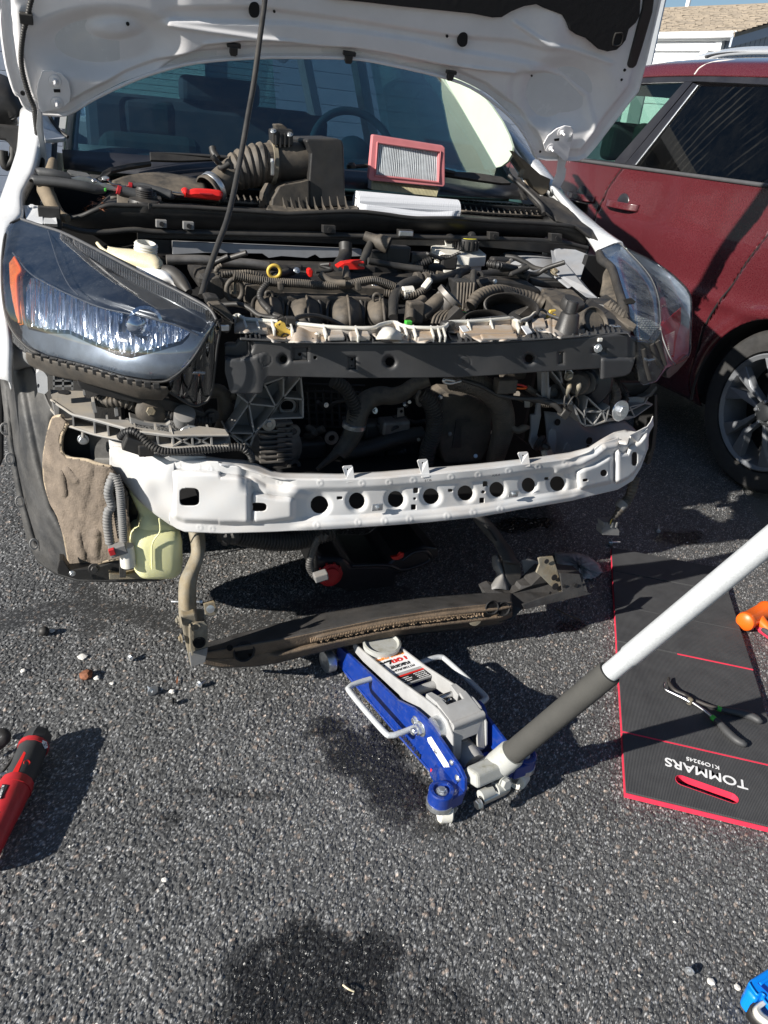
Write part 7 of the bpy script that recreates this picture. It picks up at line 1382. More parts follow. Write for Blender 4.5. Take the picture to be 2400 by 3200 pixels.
loft('bottle_neck', [(1500, 396, 452, .11, .03), (1530, 402, 486, .11, .035), (1560, 416, 512, .11, .038), (1590, 430, 532, .11, .04), (1612, 432, 545, .10, .045), (1640, 425, 552, .10, .045)], 'reservoir', bot)
slab('bottle_upper', [A(x, y, .08) for x, y in ((470, 1395), (512, 1405), (508, 1440), (465, 1430))], (0, .05, 0), 'reservoir', bot, bevel=.006, seg=3)
tube('bottle_seam', [A(x, y, .027) for x, y in ((497, 1620), (500, 1660), (480, 1690), (474, 1720), (476, 1778))], .0016, 'reservoir', bot)
ptube('washer_hose', [(357, 1484, .06), (345, 1510, .05), (339, 1545, .05), (350, 1580, .05), (338, 1600, .05), (336, 1640, .05), (344, 1698, .05)], 0, .0095, 'tarp_grey', bot, corr=(.007, .0007))
ptube('washer_hose', [(362, 1486, .05), (374, 1530, .04), (380, 1600, .04), (386, 1690, .04)], 0, .008, 'tarp_grey', bot, corr=(.005, .001))
ptube('washer_hose', [(356, 1500, .07), (360, 1560, .06), (368, 1620, .05), (378, 1680, .05)], 0, .007, 'rubber', bot, corr=(.006, .0007))
box('pump_connector', A(368, 1716, .035), (.036, .024, .022), 'tarp_grey', bot, bevel=.002, X=(1, 0, .25)); box('pump_connector_tab', A(350, 1724, .022), (.012, .01, .014), 'tool_red', bot, X=(1, 0, .25), bevel=.001)
lathe('washer_pump', [(.014, -.02), (.016, 0), (.016, .03), (.010, .034)], A(398, 1730, .04), 'white_plastic', bot, axis=(0, 0, -1))
# car wheels
for s in (-1, 1):
    for y in (.88, 3.55):
        if y > 2 or True:
            w_ = lathe('wheel', [(.20, -.10), (.30, -.11), (.335, -.10), (.345, -.06), (.345, .06), (.335, .10), (.30, .11), (.20, .10)], (.01+s*.79, y, .345), 'tyre_rubber', car, axis=(1, 0, 0), n=48)
            lathe('rim', [(0, -.08), (.20, -.09), (.21, -.06), (.21, .06), (.20, .09), (0, .08)], (.01+s*.79, y, .345), 'alloy_grey', w_, axis=(1, 0, 0), n=32)
# prop rod
tube('prop_rod', [A(629, 926, .13), A(650, 852, .19), A(680, 767, .25), A(716, 665, .32), A(752, 492, .43), A(777, 350, .505), A(793, 260, .55), A(812, 120, .62), A(828, 0, .68), A(838, -100, .73), A(846, -200, .77)], .0065, 'rubber', car, k=4)
# leaves in the drain trough
lv = []
rr_ = random.Random(5)
for i in range(70):
    x = 235+rr_.random()*90; y = 612+rr_.random()*58
    if x < 215+(676-y)*.1: continue
    p = Vector(cowlmap(np.array([x]), np.array([y]))[0])+Vector((0, 0, .004+rr_.random()*.012)); a = rr_.random()*6.28; l = .006+.012*rr_.random(); w_ = l*.3
    u = Vector((math.cos(a), math.sin(a), rr_.uniform(-.5, .5))).normalized(); v = u.cross(Vector((rr_.uniform(-.6, .6), rr_.uniform(-.6, .6), 1))).normalized(); lv.append(([p-u*l, p+v*w_, p+u*l, p-v*w_+Vector((0, 0, .002))], [(0, 1, 2), (0, 2, 3)]))
V, F = join(lv); tag(obj('leaf_litter', V, F, 'leaf', car), kind='stuff')
slab('dry_leaf', [Vector(cowlmap(np.array([x]), np.array([y]))[0])+Vector((0, 0, .018)) for x, y in ((212., 612.), (222., 610.), (236., 634.), (232., 648.), (220., 636.))], (0, 0, -.001), 'leaf', car, bevel=0)
# ------------------------------------------------------------------ things resting on the cowl
ab = thing('air_filter_housing', 'dusty black air filter housing with ribbed intake hose on the cowl', 'air filter housing', A(960, 650, .78))
slab('body', [A(x, y, .80) for x, y in ((955, 440), (965, 434), (1055, 433), (1070, 440), (1074, 455), (1079, 600), (1080, 645), (968, 650), (966, 566), (972, 480))], (0, .17, 0), 'black_plastic', ab, bevel=.010, seg=4)
slab('lower_body', [A(x, y, .79) for x, y in ((872, 585), (900, 574), (952, 566), (968, 562), (968, 652), (848, 655), (852, 620))], (0, .17, 0), 'dusty_plastic', ab, bevel=.008, seg=3)
slab('base_flange', [A(x, y, Y) for x, y, Y in ((832, 650, .74), (860, 662, .73), (1040, 662, .73), (1118, 655, .74), (1122, 645, .78), (1084, 630, .90), (850, 640, .90), (838, 640, .78))], (0, 0, -.012), 'dusty_plastic', ab, bevel=.003)
for i in range(9):
    x = 884+i*24.3; ff = [A(x-2, 616-i*.6, .787), A(x+4, 640, .775), A(x+13, 657, .742), A(x+14, 661, .742), A(x+2, 660, .785)]
    slab('stiffener', ff, (.003, 0, 0), 'dusty_plastic', ab, bevel=.0008)
for i in range(5): slab('side_stiffener', [A(850-i*9, 585+i*9, .85-.01*i), A(836-i*7, 622+i*6, .84-.01*i), A(848-i*6, 636+i*5, .82)], (0, .003, 0), 'dusty_plastic', ab, bevel=.0005)
rP = abs(A(858, 440, .86).z-A(858, 572, .86).z)/2
pc = A(905, 505, .87)
lathe('outlet_pipe', [(rP*.92, -.045), (rP*.94, -.04), (rP*.94, .06), (rP*.9, .062)], pc, 'dusty_plastic', ab, axis=(-1, -.03, .0), n=40)
# bellows
cpts = [A(x, y, Y) for x, y, Y in ((862, 508, .862), (835, 510, .86), (805, 514, .855), (775, 522, .85), (745, 534, .845), (718, 548, .84), (696, 562, .83))]
cp_ = smooth_path(cpts, 4); rv_ = []
rings = []
base = tube('hose_core', cpts, [rP*.93, rP*.95, rP*.90, rP*.86, rP*.80, rP*.72, rP*.62], 'dusty_hose', ab, sides=28)
for i, (x, y, Y, r, an) in enumerate(((812, 513, .855, .98, 0), (794, 517, .85, .97, .1), (775, 522, .85, .95, .18), (756, 529, .846, .90, .25), (738, 536, .842, .84, .32))):
    c = A(x, y, Y); ax = Vector((-1, -.05, -an)); lathe('hose_ring', [(rP*(r-.07), -.011), (rP*(r+.03), -.0065), (rP*(r+.075), 0), (rP*(r+.03), .0065), (rP*(r-.07), .011)], c, 'dusty_hose', ab, axis=tuple(ax), n=36, close=True)
tube('hose_mouth', [A(708, 556, .835), A(688, 572, .825), A(668, 586, .815), A(656, 594, .808)], [rP*.70, rP*.68, rP*.70, rP*.74], 'dusty_hose', ab, sides=28, cap=False)
mo = A(655, 594, .806); ax = (mo-A(688, 572, .825)).normalized()
lathe('mouth_clamp', [(rP*.76, -.022), (rP*.785, -.02), (rP*.785, -.008), (rP*.76, -.006)], mo, 'zinc', ab, axis=tuple(ax), n=36, close=True)
lathe('mouth_lip', [(rP*.70, .0), (rP*.78, .0), (rP*.80, .006), (rP*.72, .008)], mo, 'dusty_hose', ab, axis=tuple(ax), n=36, close=True)
lathe('mouth_bore', [(0, -.02), (rP*.7, -.02), (rP*.7, -.022)], mo, 'black_void', ab, axis=tuple(ax), n=30)
c = A(850, 509, .862); lathe('hose_clamp', [(rP*.99, -.007), (rP*1.03, -.006), (rP*1.03, .006), (rP*.99, .007)], c, 'corroded', ab, axis=(-1, -.03, 0), n=40, close=True)
box('clamp_screw', A(851, 526, .79), (.010, .014, .038), 'steel', ab, bevel=.003); lathe('screw_head', [(.006, 0), (.006, .01)], A(851, 508, .79), 'zinc', ab, n=6)
sl_ = [box_g(A(846, 478+i*5, .802), (.014, .002, .002)) for i in range(6)]; V, F = join(sl_); obj('clamp_slots', V, F, 'print_black', ab)
for p, r in (([(700, 533, .80), (692, 520, .79), (672, 498, .78), (663, 487, .78)], .0075), ([(664, 462, .82), (668, 478, .81), (680, 494, .80)], .010), ([(684, 520, .785), (696, 524, .78), (716, 512, .78)], .008)): ptube('nipple', p, 0, r, 'rubber', ab)
ms = slab('flow_sensor', [A(x, y, .83) for x, y in ((851, 405), (868, 400), (914, 404), (917, 418), (916, 455), (853, 452))], (0, .05, 0), 'black_plastic', ab, bevel=.003)
for i in range(4): box('sensor_rib', A(862+i*14, 438, .826), (.004, .006, .035), 'black_plastic', ms, bevel=0)
slab('sensor_plug', [A(x, y, .835) for x, y in ((858, 388), (882, 387), (900, 402), (898, 412), (866, 412))], (0, .035, 0), 'dusty_plastic', ms, bevel=.003)
for x, y in ((854, 409), (906, 420)): hexbolt('screw', A(x, y, .825), (-.2, -.6, .8), .005, 'zinc', ms)
# panel air filter leaning against the wiper
af = thing('air_filter', 'pink framed pleated air filter panel standing on the cowl by the windscreen', 'air filter', A(1270, 590, .9))
fY = lambda x, y: .93-(y-423)/160*.05
ofr = [(1164, 424), (1170, 422), (1384, 456), (1391, 462), (1391, 577), (1386, 584), (1158, 564), (1152, 557)]
ifr = [(1185, 450), (1371, 476), (1368, 567), (1176, 545)]
fr2 = slab('frame', [A(x, y, fY(x, y)) for x, y in ofr], (0, .018, .002), 'filter_pink', af, holes=[[A(x, y, fY(x, y)) for x, y in ifr]], bevel=.004, seg=3)
i2 = [(1180, 445), (1376, 473), (1372, 571), (1172, 549)]
tube('frame_bead', [A(x, y, fY(x, y)-.002) for x, y in i2]+[A(1180, 445, fY(0, 445)-.002)], .003, 'filter_pink', af, k=1)
pl = []
for i in range(36):
    t = i/35; wv = math.sin(t*20)*.6
    a = A(1186+t*184, 451+t*26, fY(0, 455)+.004); b_ = A(1178+t*189+wv*4, 545+t*21, fY(0, 560)+.004); ang = .004
    n = Vector((.0013, 0, 0)); V_0 = [a-n, a+n, b_+n, b_-n]; back_ = Vector((0, .012, 0)); pl.append((V_0+[v+back_ for v in V_0], [(0, 3, 2, 1), (0, 4, 7, 3), (1, 2, 6, 5)]))
V, F = join(pl); tag(obj('pleats', V, F, 'filter_pleat', af), kind='stuff')
slab('pleat_bed', [A(x, y, fY(x, y)+.016) for x, y in ifr], (0, .03, 0), 'dash_plastic', af)
pl = []
for i in range(48):
    t = i/47; a = A(1166+t*204, 566+t*19, .905); b_ = A(1164+t*199, 592+t*22, .86); n = Vector((.0014, 0, 0)); V_0 = [a-n, a+n, b_+n, b_-n]; pl.append((V_0+[v+Vector((0, .01, 0)) for v in V_0], [(0, 3, 2, 1), (0, 4, 7, 3), (1, 2, 6, 5)]))
V, F = join(pl); tag(obj('pleat_edges', V, F, 'filter_side', af), kind='stuff')
slab('pleat_block', [A(x, y, Y) for x, y, Y in ((1164, 564, .915), (1376, 586, .915), (1368, 612, .872), (1162, 592, .872))], (0, .04, .0), 'tarp_grey', af)
# paper towel roll
def towel_mat():
    m = mat('towel', (0.60, 0.61, 0.64), 0.95, var=0.02); nt = m.node_tree; L = nt.links; b = nt.nodes['Principled BSDF']; tc = nn(nt, 'ShaderNodeTexCoord')
    v = nn(nt, 'ShaderNodeTexVoronoi', Scale=170.0); v.inputs['Randomness'].default_value = .15; L.new(tc.outputs['Object'], v.inputs['Vector'])
    wv = nn(nt, 'ShaderNodeTexWave', Scale=45.0, wave_type='RINGS'); L.new(tc.outputs['Object'], wv.inputs['Vector'])
    ad = nn(nt, 'ShaderNodeMath', operation='ADD'); L.new(v.outputs['Distance'], ad.inputs[0]); L.new(wv.outputs['Fac'], ad.inputs[1])
    bp = nn(nt, 'ShaderNodeBump', Strength=.7, Distance=.0012); L.new(ad.outputs[0], bp.inputs['Height']); L.new(bp.outputs[0], b.inputs['Normal'])
towel_mat()
pt = thing('paper_towel_roll', 'white embossed paper towel roll lying on the cowl below the air filter', 'paper towels', A(1270, 670, .8))
a, b_ = A(1112, 634, .80), A(1425, 660, .80); rT = abs(A(1270, 598, .80).z-A(1270, 672, .80).z)*.5
V, F = lathe_g([(rT, 0), (rT*1.01, .01), (rT, (b_-a).length*.5), (rT*1.005, (b_-a).length)], a, (b_-a), 56)
obj('roll', V, F, 'towel', pt, auto=30)
lathe('core', [(rT*.4, -.001), (rT*.45, -.001), (rT*.45, .01), (rT*.4, .01)], a, 'twig', pt, axis=tuple(b_-a), close=True)
surf('loose_sheet', [[A(x, y, Y) for x, y, Y in r] for r in (((1124, 636, .755), (1230, 650, .757), (1340, 662, .757), (1436, 658, .757)), ((1123, 652, .748), (1230, 664, .748), (1340, 672, .748), (1428, 672, .75)), ((1124, 668, .745), (1230, 678, .74), (1340, 684, .74), (1424, 684, .742)))], 'towel', pt, solid=.001)
# hand tools on the cowl
def jawplier(root, pivot, arms, grips, jaw, mats):
    pass
p1 = thing('pliers', 'long-nose pliers with plain black grips lying at the left end of the cowl', 'pliers', A(240, 560, .78))
ptube('grip', [(118, 542, .80), (126, 540, .80), (170, 545, .79), (215, 556, .79), (232, 560, .79)], 0, [.010, .0125, .0125, .0115, .009], 'grip_black', p1, sides=14)
ptube('grip', [(104, 566, .78), (112, 564, .78), (180, 570, .77), (260, 582, .76), (300, 592, .76), (330, 595, .76)], 0, [.009, .012, .0125, .0125, .012, .007], 'grip_black', p1, sides=14)
slab('jaw', [A(x, y, .77) for x, y in ((222, 556), (245, 550), (275, 552), (300, 562), (330, 578), (375, 596), (372, 602), (330, 592), (300, 578), (270, 576), (235, 568))], (0, .012, 0), 'steel', p1, bevel=.002)
slab('blade', [A(x, y, .775) for x, y in ((209, 533), (216, 530), (272, 540), (286, 552), (260, 550), (222, 544))], (0, .003, -.004), 'tarp_grey', p1, bevel=.0006)
lathe('rivet', [(.006, 0), (.006, .003), (.004, .005)], A(295, 566, .768), 'steel', p1, axis=(0, -.8, .6), n=16)
slab('green_ring', [A(x, y, .752) for x, y in ((325, 588), (333, 588), (333, 599), (325, 599))], (0, .018, 0), 'green_band', p1)
p2 = thing('pliers', 'pliers with black grips and red collars beside the red screwdriver', 'pliers', A(430, 600, .76))
ptube('grip', [(372, 596, .75), (400, 600, .75), (440, 610, .745), (470, 616, .74), (490, 614, .74)], 0, [.010, .012, .013, .013, .010], 'grip_black', p2, sides=14)
ptube('grip', [(408, 582, .77), (440, 582, .77), (480, 592, .76), (515, 604, .755), (535, 610, .75), (540, 608, .75)], 0, [.007, .009, .010, .012, .012, .008], 'grip_black', p2, sides=14)
ptube('collar', [(366, 592, .75), (376, 596, .75)], 0, .0115, 'tool_red', p2, sides=12); ptube('collar', [(402, 580, .77), (412, 582, .77)], 0, .009, 'tool_red', p2, sides=12)
slab('nose', [A(x, y, .757) for x, y in ((310, 574), (330, 572), (370, 588), (366, 596), (340, 590), (316, 582))], (0, .008, 0), 'steel', p2, bevel=.001)
ptube('spring', [(322, 560, .76), (336, 562, .76), (350, 574, .76), (385, 582, .76), (402, 580, .77)], 0, .0018, 'steel', p2)
lathe('pivot', [(.009, 0), (.009, .004), (.005, .006)], A(330, 560, .76), 'zinc', p2, axis=(0, -.3, 1), n=14)
ptube('nose_half', [(325, 576, .765), (360, 578, .765), (402, 582, .77)], 0, .0035, 'corroded', p2)
sd_ = thing('screwdriver', 'small screwdriver with bright red handle on the cowl grille', 'screwdriver', A(600, 610, .76))
ptube('handle', [(572, 604, .755), (578, 601, .755), (592, 606, .755), (612, 604, .755), (650, 607, .755), (684, 611, .755), (692, 615, .755)], 0, [.008, .0125, .010, .0125, .0135, .0135, .009], 'red_plastic', sd_, sides=8)
slab('grip_flute', [A(x, y, .7395) for x, y in ((622, 602), (662, 604), (668, 608), (660, 610), (624, 607))], (0, .002, 0), 'tool_red', sd_)
ptube('shaft', [(538, 600, .757), (574, 605, .755)], 0, .002, 'steel', sd_)
cpz = thing('filler_cap', 'black threaded plastic filler cap on the cowl beside the pliers', 'cap', A(452, 630, .73))
cc = A(452, 630, .735)
pf = [(.040, -.02), (.042, -.004), (.038, .006), (.022, .010), (.020, .012)]
for i in range(4): pf += [(.0225, .014+i*.005), (.0200, .0165+i*.005)]
pf += [(.018, .036), (0, .037)]
lathe('body', pf, cc, 'black_plastic', cpz, axis=(.03, -.1, 1), n=36)
for i in range(8):
    a = i*math.pi/4+.2; box('cap_lug', cc+Vector((.040*math.cos(a), .040*math.sin(a), -.006)), (.006, .006, .014), 'black_plastic', cpz, X=(math.cos(a), math.sin(a), 0), Yv=(-math.sin(a), math.cos(a), 0), bevel=.001)
surf('cap_skirt', [[A(x, y, Y) for x, y, Y in r] for r in (((366, 606, .76), (380, 604, .76), (410, 618, .75)), ((366, 622, .75), (385, 626, .745), (412, 632, .74)), ((366, 636, .74), (385, 640, .735), (412, 641, .73)))], 'dusty_plastic', cpz, solid=.006)

# ------------------------------------------------------------------ lowered crossmember resting on the jack
sm = thing('crossmember', 'rusty sand-caked crossmember lowered onto the trolley jack in front of the car', 'crossmember', (-.1, .05, 0))
A_ = A; hY_ = hitY
def sh_(y): return -.088*np.clip((np.asarray(y, float)-1640)/260, 0, 1)
def A(x, y, Y): return A_(x, y, Y+float(sh_(y)))
def band(name, L1, L2, Ya, Yb, m, n=40, rel=None, solid=.004, my=10):
    f1, f2 = lin(*L1), lin(*L2); xs = np.linspace(L1[0][0], L1[-1][0], n*3)
    def mp(X, Q):
        t = (Q-f1(X))/(f2(X)-f1(X)+1e-6); Y = (Ya(X) if callable(Ya) else Ya)*(1-t)+(Yb(X) if callable(Yb) else Yb)*t
        if rel is not None: Y = Y-rel(X, Q, t)
        return hitY(X, Q, Y+sh_(Q))
    return sheet(name, xs, lambda x: float(f1(x)), lambda x: float(f2(x)), my, mp, m, sm, solid=solid, soff=0)
topL = ((636, 2012), (700, 1996), (732, 1984), (870, 1950), (1019, 1916), (1200, 1887), (1321, 1870), (1517, 1854), (1600, 1850))
midL = ((636, 2040), (740, 2022), (870, 2000), (1019, 1968), (1200, 1930), (1400, 1900), (1500, 1890), (1600, 1882))
lowL = ((636, 2072), (694, 2083), (800, 2078), (863, 2068), (1050, 2022), (1200, 1992), (1267, 1981), (1462, 1960), (1560, 1946), (1600, 1925))
band('top_face', topL, midL, .115, .035, 'dark_frame', my=12)
bd = lambda X, Q, t: .010*np.exp(-((t-.30)/.10)**2)*sstep(960, 1010, X)+.012*np.exp(-((t-.72)/.10)**2)*sstep(830, 860, X)-.004*np.exp(-((t-.5)/.06)**2)
band('front_face', midL, lowL, .035, .045, 'rust_steel', rel=bd, my=26)
band('underside', lowL, tuple((x, y+3) for x, y in lowL), .045, .10, 'dark_frame', my=3)
# caked sand along the channel
sa = []
rr_ = random.Random(9)
for i in range(420):
    x = 1000+rr_.random()*510; t = .45+rr_.uniform(-.07, .09); y = float(lin(*midL)(x))*(1-t)+float(lin(*lowL)(x))*t
    p = A(x, y, .030); r = .0018+.0032*rr_.random(); sa.append(([p+Vector((r*rr_.uniform(.6, 1.3)*a, r*b, r*rr_.uniform(.6, 1.2)*c)) for a, b, c in ((1, 0, 0), (-1, 0, 0), (0, 1, 0), (0, -1, 0), (0, 0, 1), (0, 0, -1))], [(0, 2, 4), (2, 1, 4), (1, 3, 4), (3, 0, 4), (2, 0, 5), (1, 2, 5), (3, 1, 5), (0, 3, 5)]))
V, F = join(sa); tag(obj('caked_sand', V, F, 'sand_dirt', sm), kind='stuff')
ptube('sand_ridge', [(970, 2000, .034), (1050, 1982, .032), (1200, 1950, .032), (1350, 1928, .032), (1480, 1912, .034)], 0, .006, 'sand_dirt', sm, corr=(.004, .0012))
lathe('frame_hole', [(0, .0), (.021, 0), (.024, .003), (.026, 0)], A(763, 2037, .034), 'black_void', sm, axis=(0, -1, .2), n=24)
for x, y, r in ((1537, 1898, .016), (1572, 1903, .016), (718, 2024, .006)): lathe('frame_hole', [(0, .0), (r, 0), (r*1.15, .003), (r*1.25, 0)], A(x, y, .03), 'black_void', sm, axis=(0, -1, .3), n=20)
lathe('plug', [(.019, 0), (.018, .004), (.006, .005), (0, .004)], A(1484, 1934, .036), 'corroded', sm, axis=(0, -1, .2), n=22)
slab('slot', [A(x, y, .04) for x, y in ((1434, 1900), (1478, 1890), (1480, 1896), (1438, 1906))], (0, .004, 0), 'black_void', sm)
# left hanging strap
stp = surf('strap', [[A(x, y, Y) for x, y, Y in r] for r in (((591, 1655, .07), (612, 1657, .06), (635, 1660, .07)), ((601, 1722, .06), (620, 1724, .05), (639, 1710, .06)), ((584, 1769, .05), (608, 1770, .04), (633, 1745, .05)), ((563, 1819, .04), (586, 1825, .03), (612, 1815, .04)), ((561, 1895, .03), (584, 1898, .02), (610, 1890, .03)), ((566, 1960, .02), (590, 1962, .01), (616, 1958, .02)))], 'corroded', sm, solid=.008)
tube('strap_edge', [A(x, y, Y) for x, y, Y in ((591, 1655, .07), (601, 1722, .06), (584, 1769, .05), (563, 1819, .04), (561, 1895, .03), (566, 1960, .02))], .0025, 'corroded', sm)
slab('mount_box', [A(x, y, .0) for x, y in ((566, 1925), (612, 1918), (620, 1950), (648, 1950), (651, 2018), (643, 2072), (596, 2086), (576, 1990))], (0, .06, 0), 'corroded', sm, bevel=.004)
slab('mount_plate', [A(x, y, -.004) for x, y in ((588, 1952), (600, 1945), (640, 1944), (650, 1954), (650, 2022), (600, 2040), (592, 2038))], (0, .004, 0), 'corroded', sm, bevel=.0015)
slab('mount_face', [A(x, y, -.006) for x, y in ((592, 2040), (650, 2024), (648, 2040), (642, 2070), (597, 2086), (594, 2060))], (0, .004, 0), 'tarp_grey', sm, bevel=.0015)
slab('mount_fin', [A(x, y, -.006) for x, y in ((590, 1950), (595, 1948), (602, 2036), (597, 2040), (592, 2010))], (0, -.012, 0), 'corroded', sm, bevel=.001)
lathe('plate_hole', [(0, .0), (.011, 0), (.012, .002), (.014, 0)], A(623, 2008, -.006), 'black_void', sm, axis=(0, -1, .2), n=20); lathe('plate_boss', [(.007, 0), (.011, .001), (.009, .003), (.006, .002)], A(612, 1959, -.006), 'corroded', sm, axis=(0, -1, .2), n=20, close=True)
slab('tab', [A(x, y, .01) for x, y in ((636, 1888), (668, 1879), (673, 1882), (680, 1912), (672, 1922), (645, 1926), (641, 1940), (644, 1952), (638, 1950), (637, 1930), (641, 1918))], (0, .005, 0), 'corroded', sm, bevel=.0015, holes=[circ_px(0, 0, 1)] and ())
lathe('tab_hole', [(.004, 0), (.009, .001), (.009, .003), (.004, .004)], A(657, 1902, .008), 'zinc', sm, axis=(0, -1, .2), n=16)
for p in ((558, 1938), (567, 1995)): hexbolt('bolt', A(p[0], p[1], .0), (-1, -.2, 0), .006, 'corroded', sm)
# right end: strut and torn mounting bracket
surf('strut', [[A(x, y, Y) for x, y, Y in r] for r in (((1473, 1612, .18), (1492, 1610, .17), (1512, 1610, .18)), ((1500, 1650, .17), (1522, 1645, .16), (1545, 1645, .17)), ((1540, 1695, .16), (1558, 1690, .15), (1578, 1694, .16)), ((1556, 1728, .14), (1580, 1726, .13), (1600, 1724, .14)), ((1574, 1758, .12), (1596, 1760, .11), (1618, 1764, .12)))], 'dark_frame', sm, solid=.008)
tube('strut_crease', [A(x, y, Y) for x, y, Y in ((1515, 1640, .15), (1535, 1665, .145), (1552, 1690, .14))], .003, 'black_void', sm)
slab('end_bracket', [A(x, y, Y) for x, y, Y in ((1520, 1856, .11), (1545, 1845, .11), (1590, 1858, .10), (1622, 1842, .10), (1628, 1830, .10), (1660, 1830, .09), (1700, 1790, .09), (1750, 1788, .10), (1820, 1796, .10), (1838, 1852, .08), (1790, 1864, .07), (1740, 1876, .06), (1690, 1886, .05), (1632, 1904, .04), (1600, 1936, .04), (1560, 1945, .04))], (0, .05, 0), 'dark_frame', sm, bevel=.004)
slab('bracket_ear', [A(x, y, .06) for x, y in ((1682, 1746), (1690, 1742), (1728, 1738), (1742, 1780), (1760, 1850), (1752, 1852), (1720, 1830), (1690, 1800), (1676, 1790), (1686, 1765))], (0, .006, 0), 'corroded', sm, bevel=.0015)
slab('bracket_blade', [A(x, y, .04) for x, y in ((1750, 1792), (1812, 1796), (1828, 1850), (1850, 1856), (1790, 1870), (1640, 1905), (1632, 1890), (1700, 1866), (1758, 1850))], (0, .005, 0), 'dark_frame', sm, bevel=.001)
slab('torn_flap', [A(x, y, .13) for x, y in ((1630, 1752), (1650, 1746), (1685, 1756), (1690, 1790), (1670, 1806), (1640, 1800))], (0, .004, 0), 'tarp_grey', sm, bevel=.001)
for x, y, r in ((1709, 1755, .007), (1733, 1805, .009), (1736, 1833, .010), (1720, 1853, .004), (1764, 1832, .005), (1800, 1830, .006)): lathe('bracket_hole', [(0, .0), (r, 0), (r, -.002)], A(x, y, .052 if x < 1750 else .036), 'black_void', sm, axis=(0, -1, .1), n=14)
surf('plastic_shred', [[A(x, y, Y) for x, y, Y in r] for r in (((1538, 1740, .16), (1552, 1732, .15), (1562, 1738, .15)), ((1540, 1770, .15), (1556, 1765, .13), (1570, 1775, .13)), ((1552, 1800, .14), (1568, 1796, .12), (1578, 1812, .12)), ((1520, 1850, .13), (1550, 1840, .11), (1590, 1845, .11)))], 'tarp_grey', sm, solid=.003)
slab('shredded_liner', [A(x, y, .12) for x, y in ((1574, 1755), (1600, 1740), (1628, 1760), (1632, 1800), (1610, 1852), (1560, 1852), (1580, 1810))], (0, .02, 0), 'black_plastic', sm, bevel=.004)

A = A_
# oil sump of the car and its red plugs
sp = slab('oil_sump', [A(x, y, .34) for x, y in ((980, 1700), (1000, 1742), (1075, 1746), (1100, 1768), (1210, 1766), (1240, 1742), (1330, 1706), (1372, 1712), (1374, 1740), (1300, 1782), (1240, 1800), (1230, 1866), (1085, 1868), (1080, 1845), (1000, 1828), (980, 1800))], (0, .2, 0), 'gloss_black', car, bevel=.012, seg=3)
lathe('red_plug', [(.034, 0), (.036, .008), (.026, .010), (.024, .016), (.012, .018), (0, .016)], A(1031, 1794, .335), 'tool_red', sp, axis=(.0, -1, .1), n=24)
for i in range(10):
    a = i*math.pi/5; box('plug_lug', A(1031, 1794, .332)+Vector((.034*math.cos(a), 0, .034*math.sin(a))), (.008, .010, .006), 'tool_red', sp, X=(math.cos(a), 0, math.sin(a)), Yv=(0, 1, 0), bevel=0)
slab('red_tab', [A(x, y, .34) for x, y in ((1222, 1742), (1244, 1738), (1252, 1728), (1264, 1730), (1260, 1742), (1244, 1750), (1228, 1750))], (0, .01, 0), 'red_plastic', sp)
tube('sump_rim', [A(x, y, .34) for x, y in ((1100, 1768), (1210, 1766), (1250, 1780), (1300, 1770), (1345, 1748), (1330, 1722), (1290, 1728), (1258, 1752))], .006, 'gloss_black', sp)

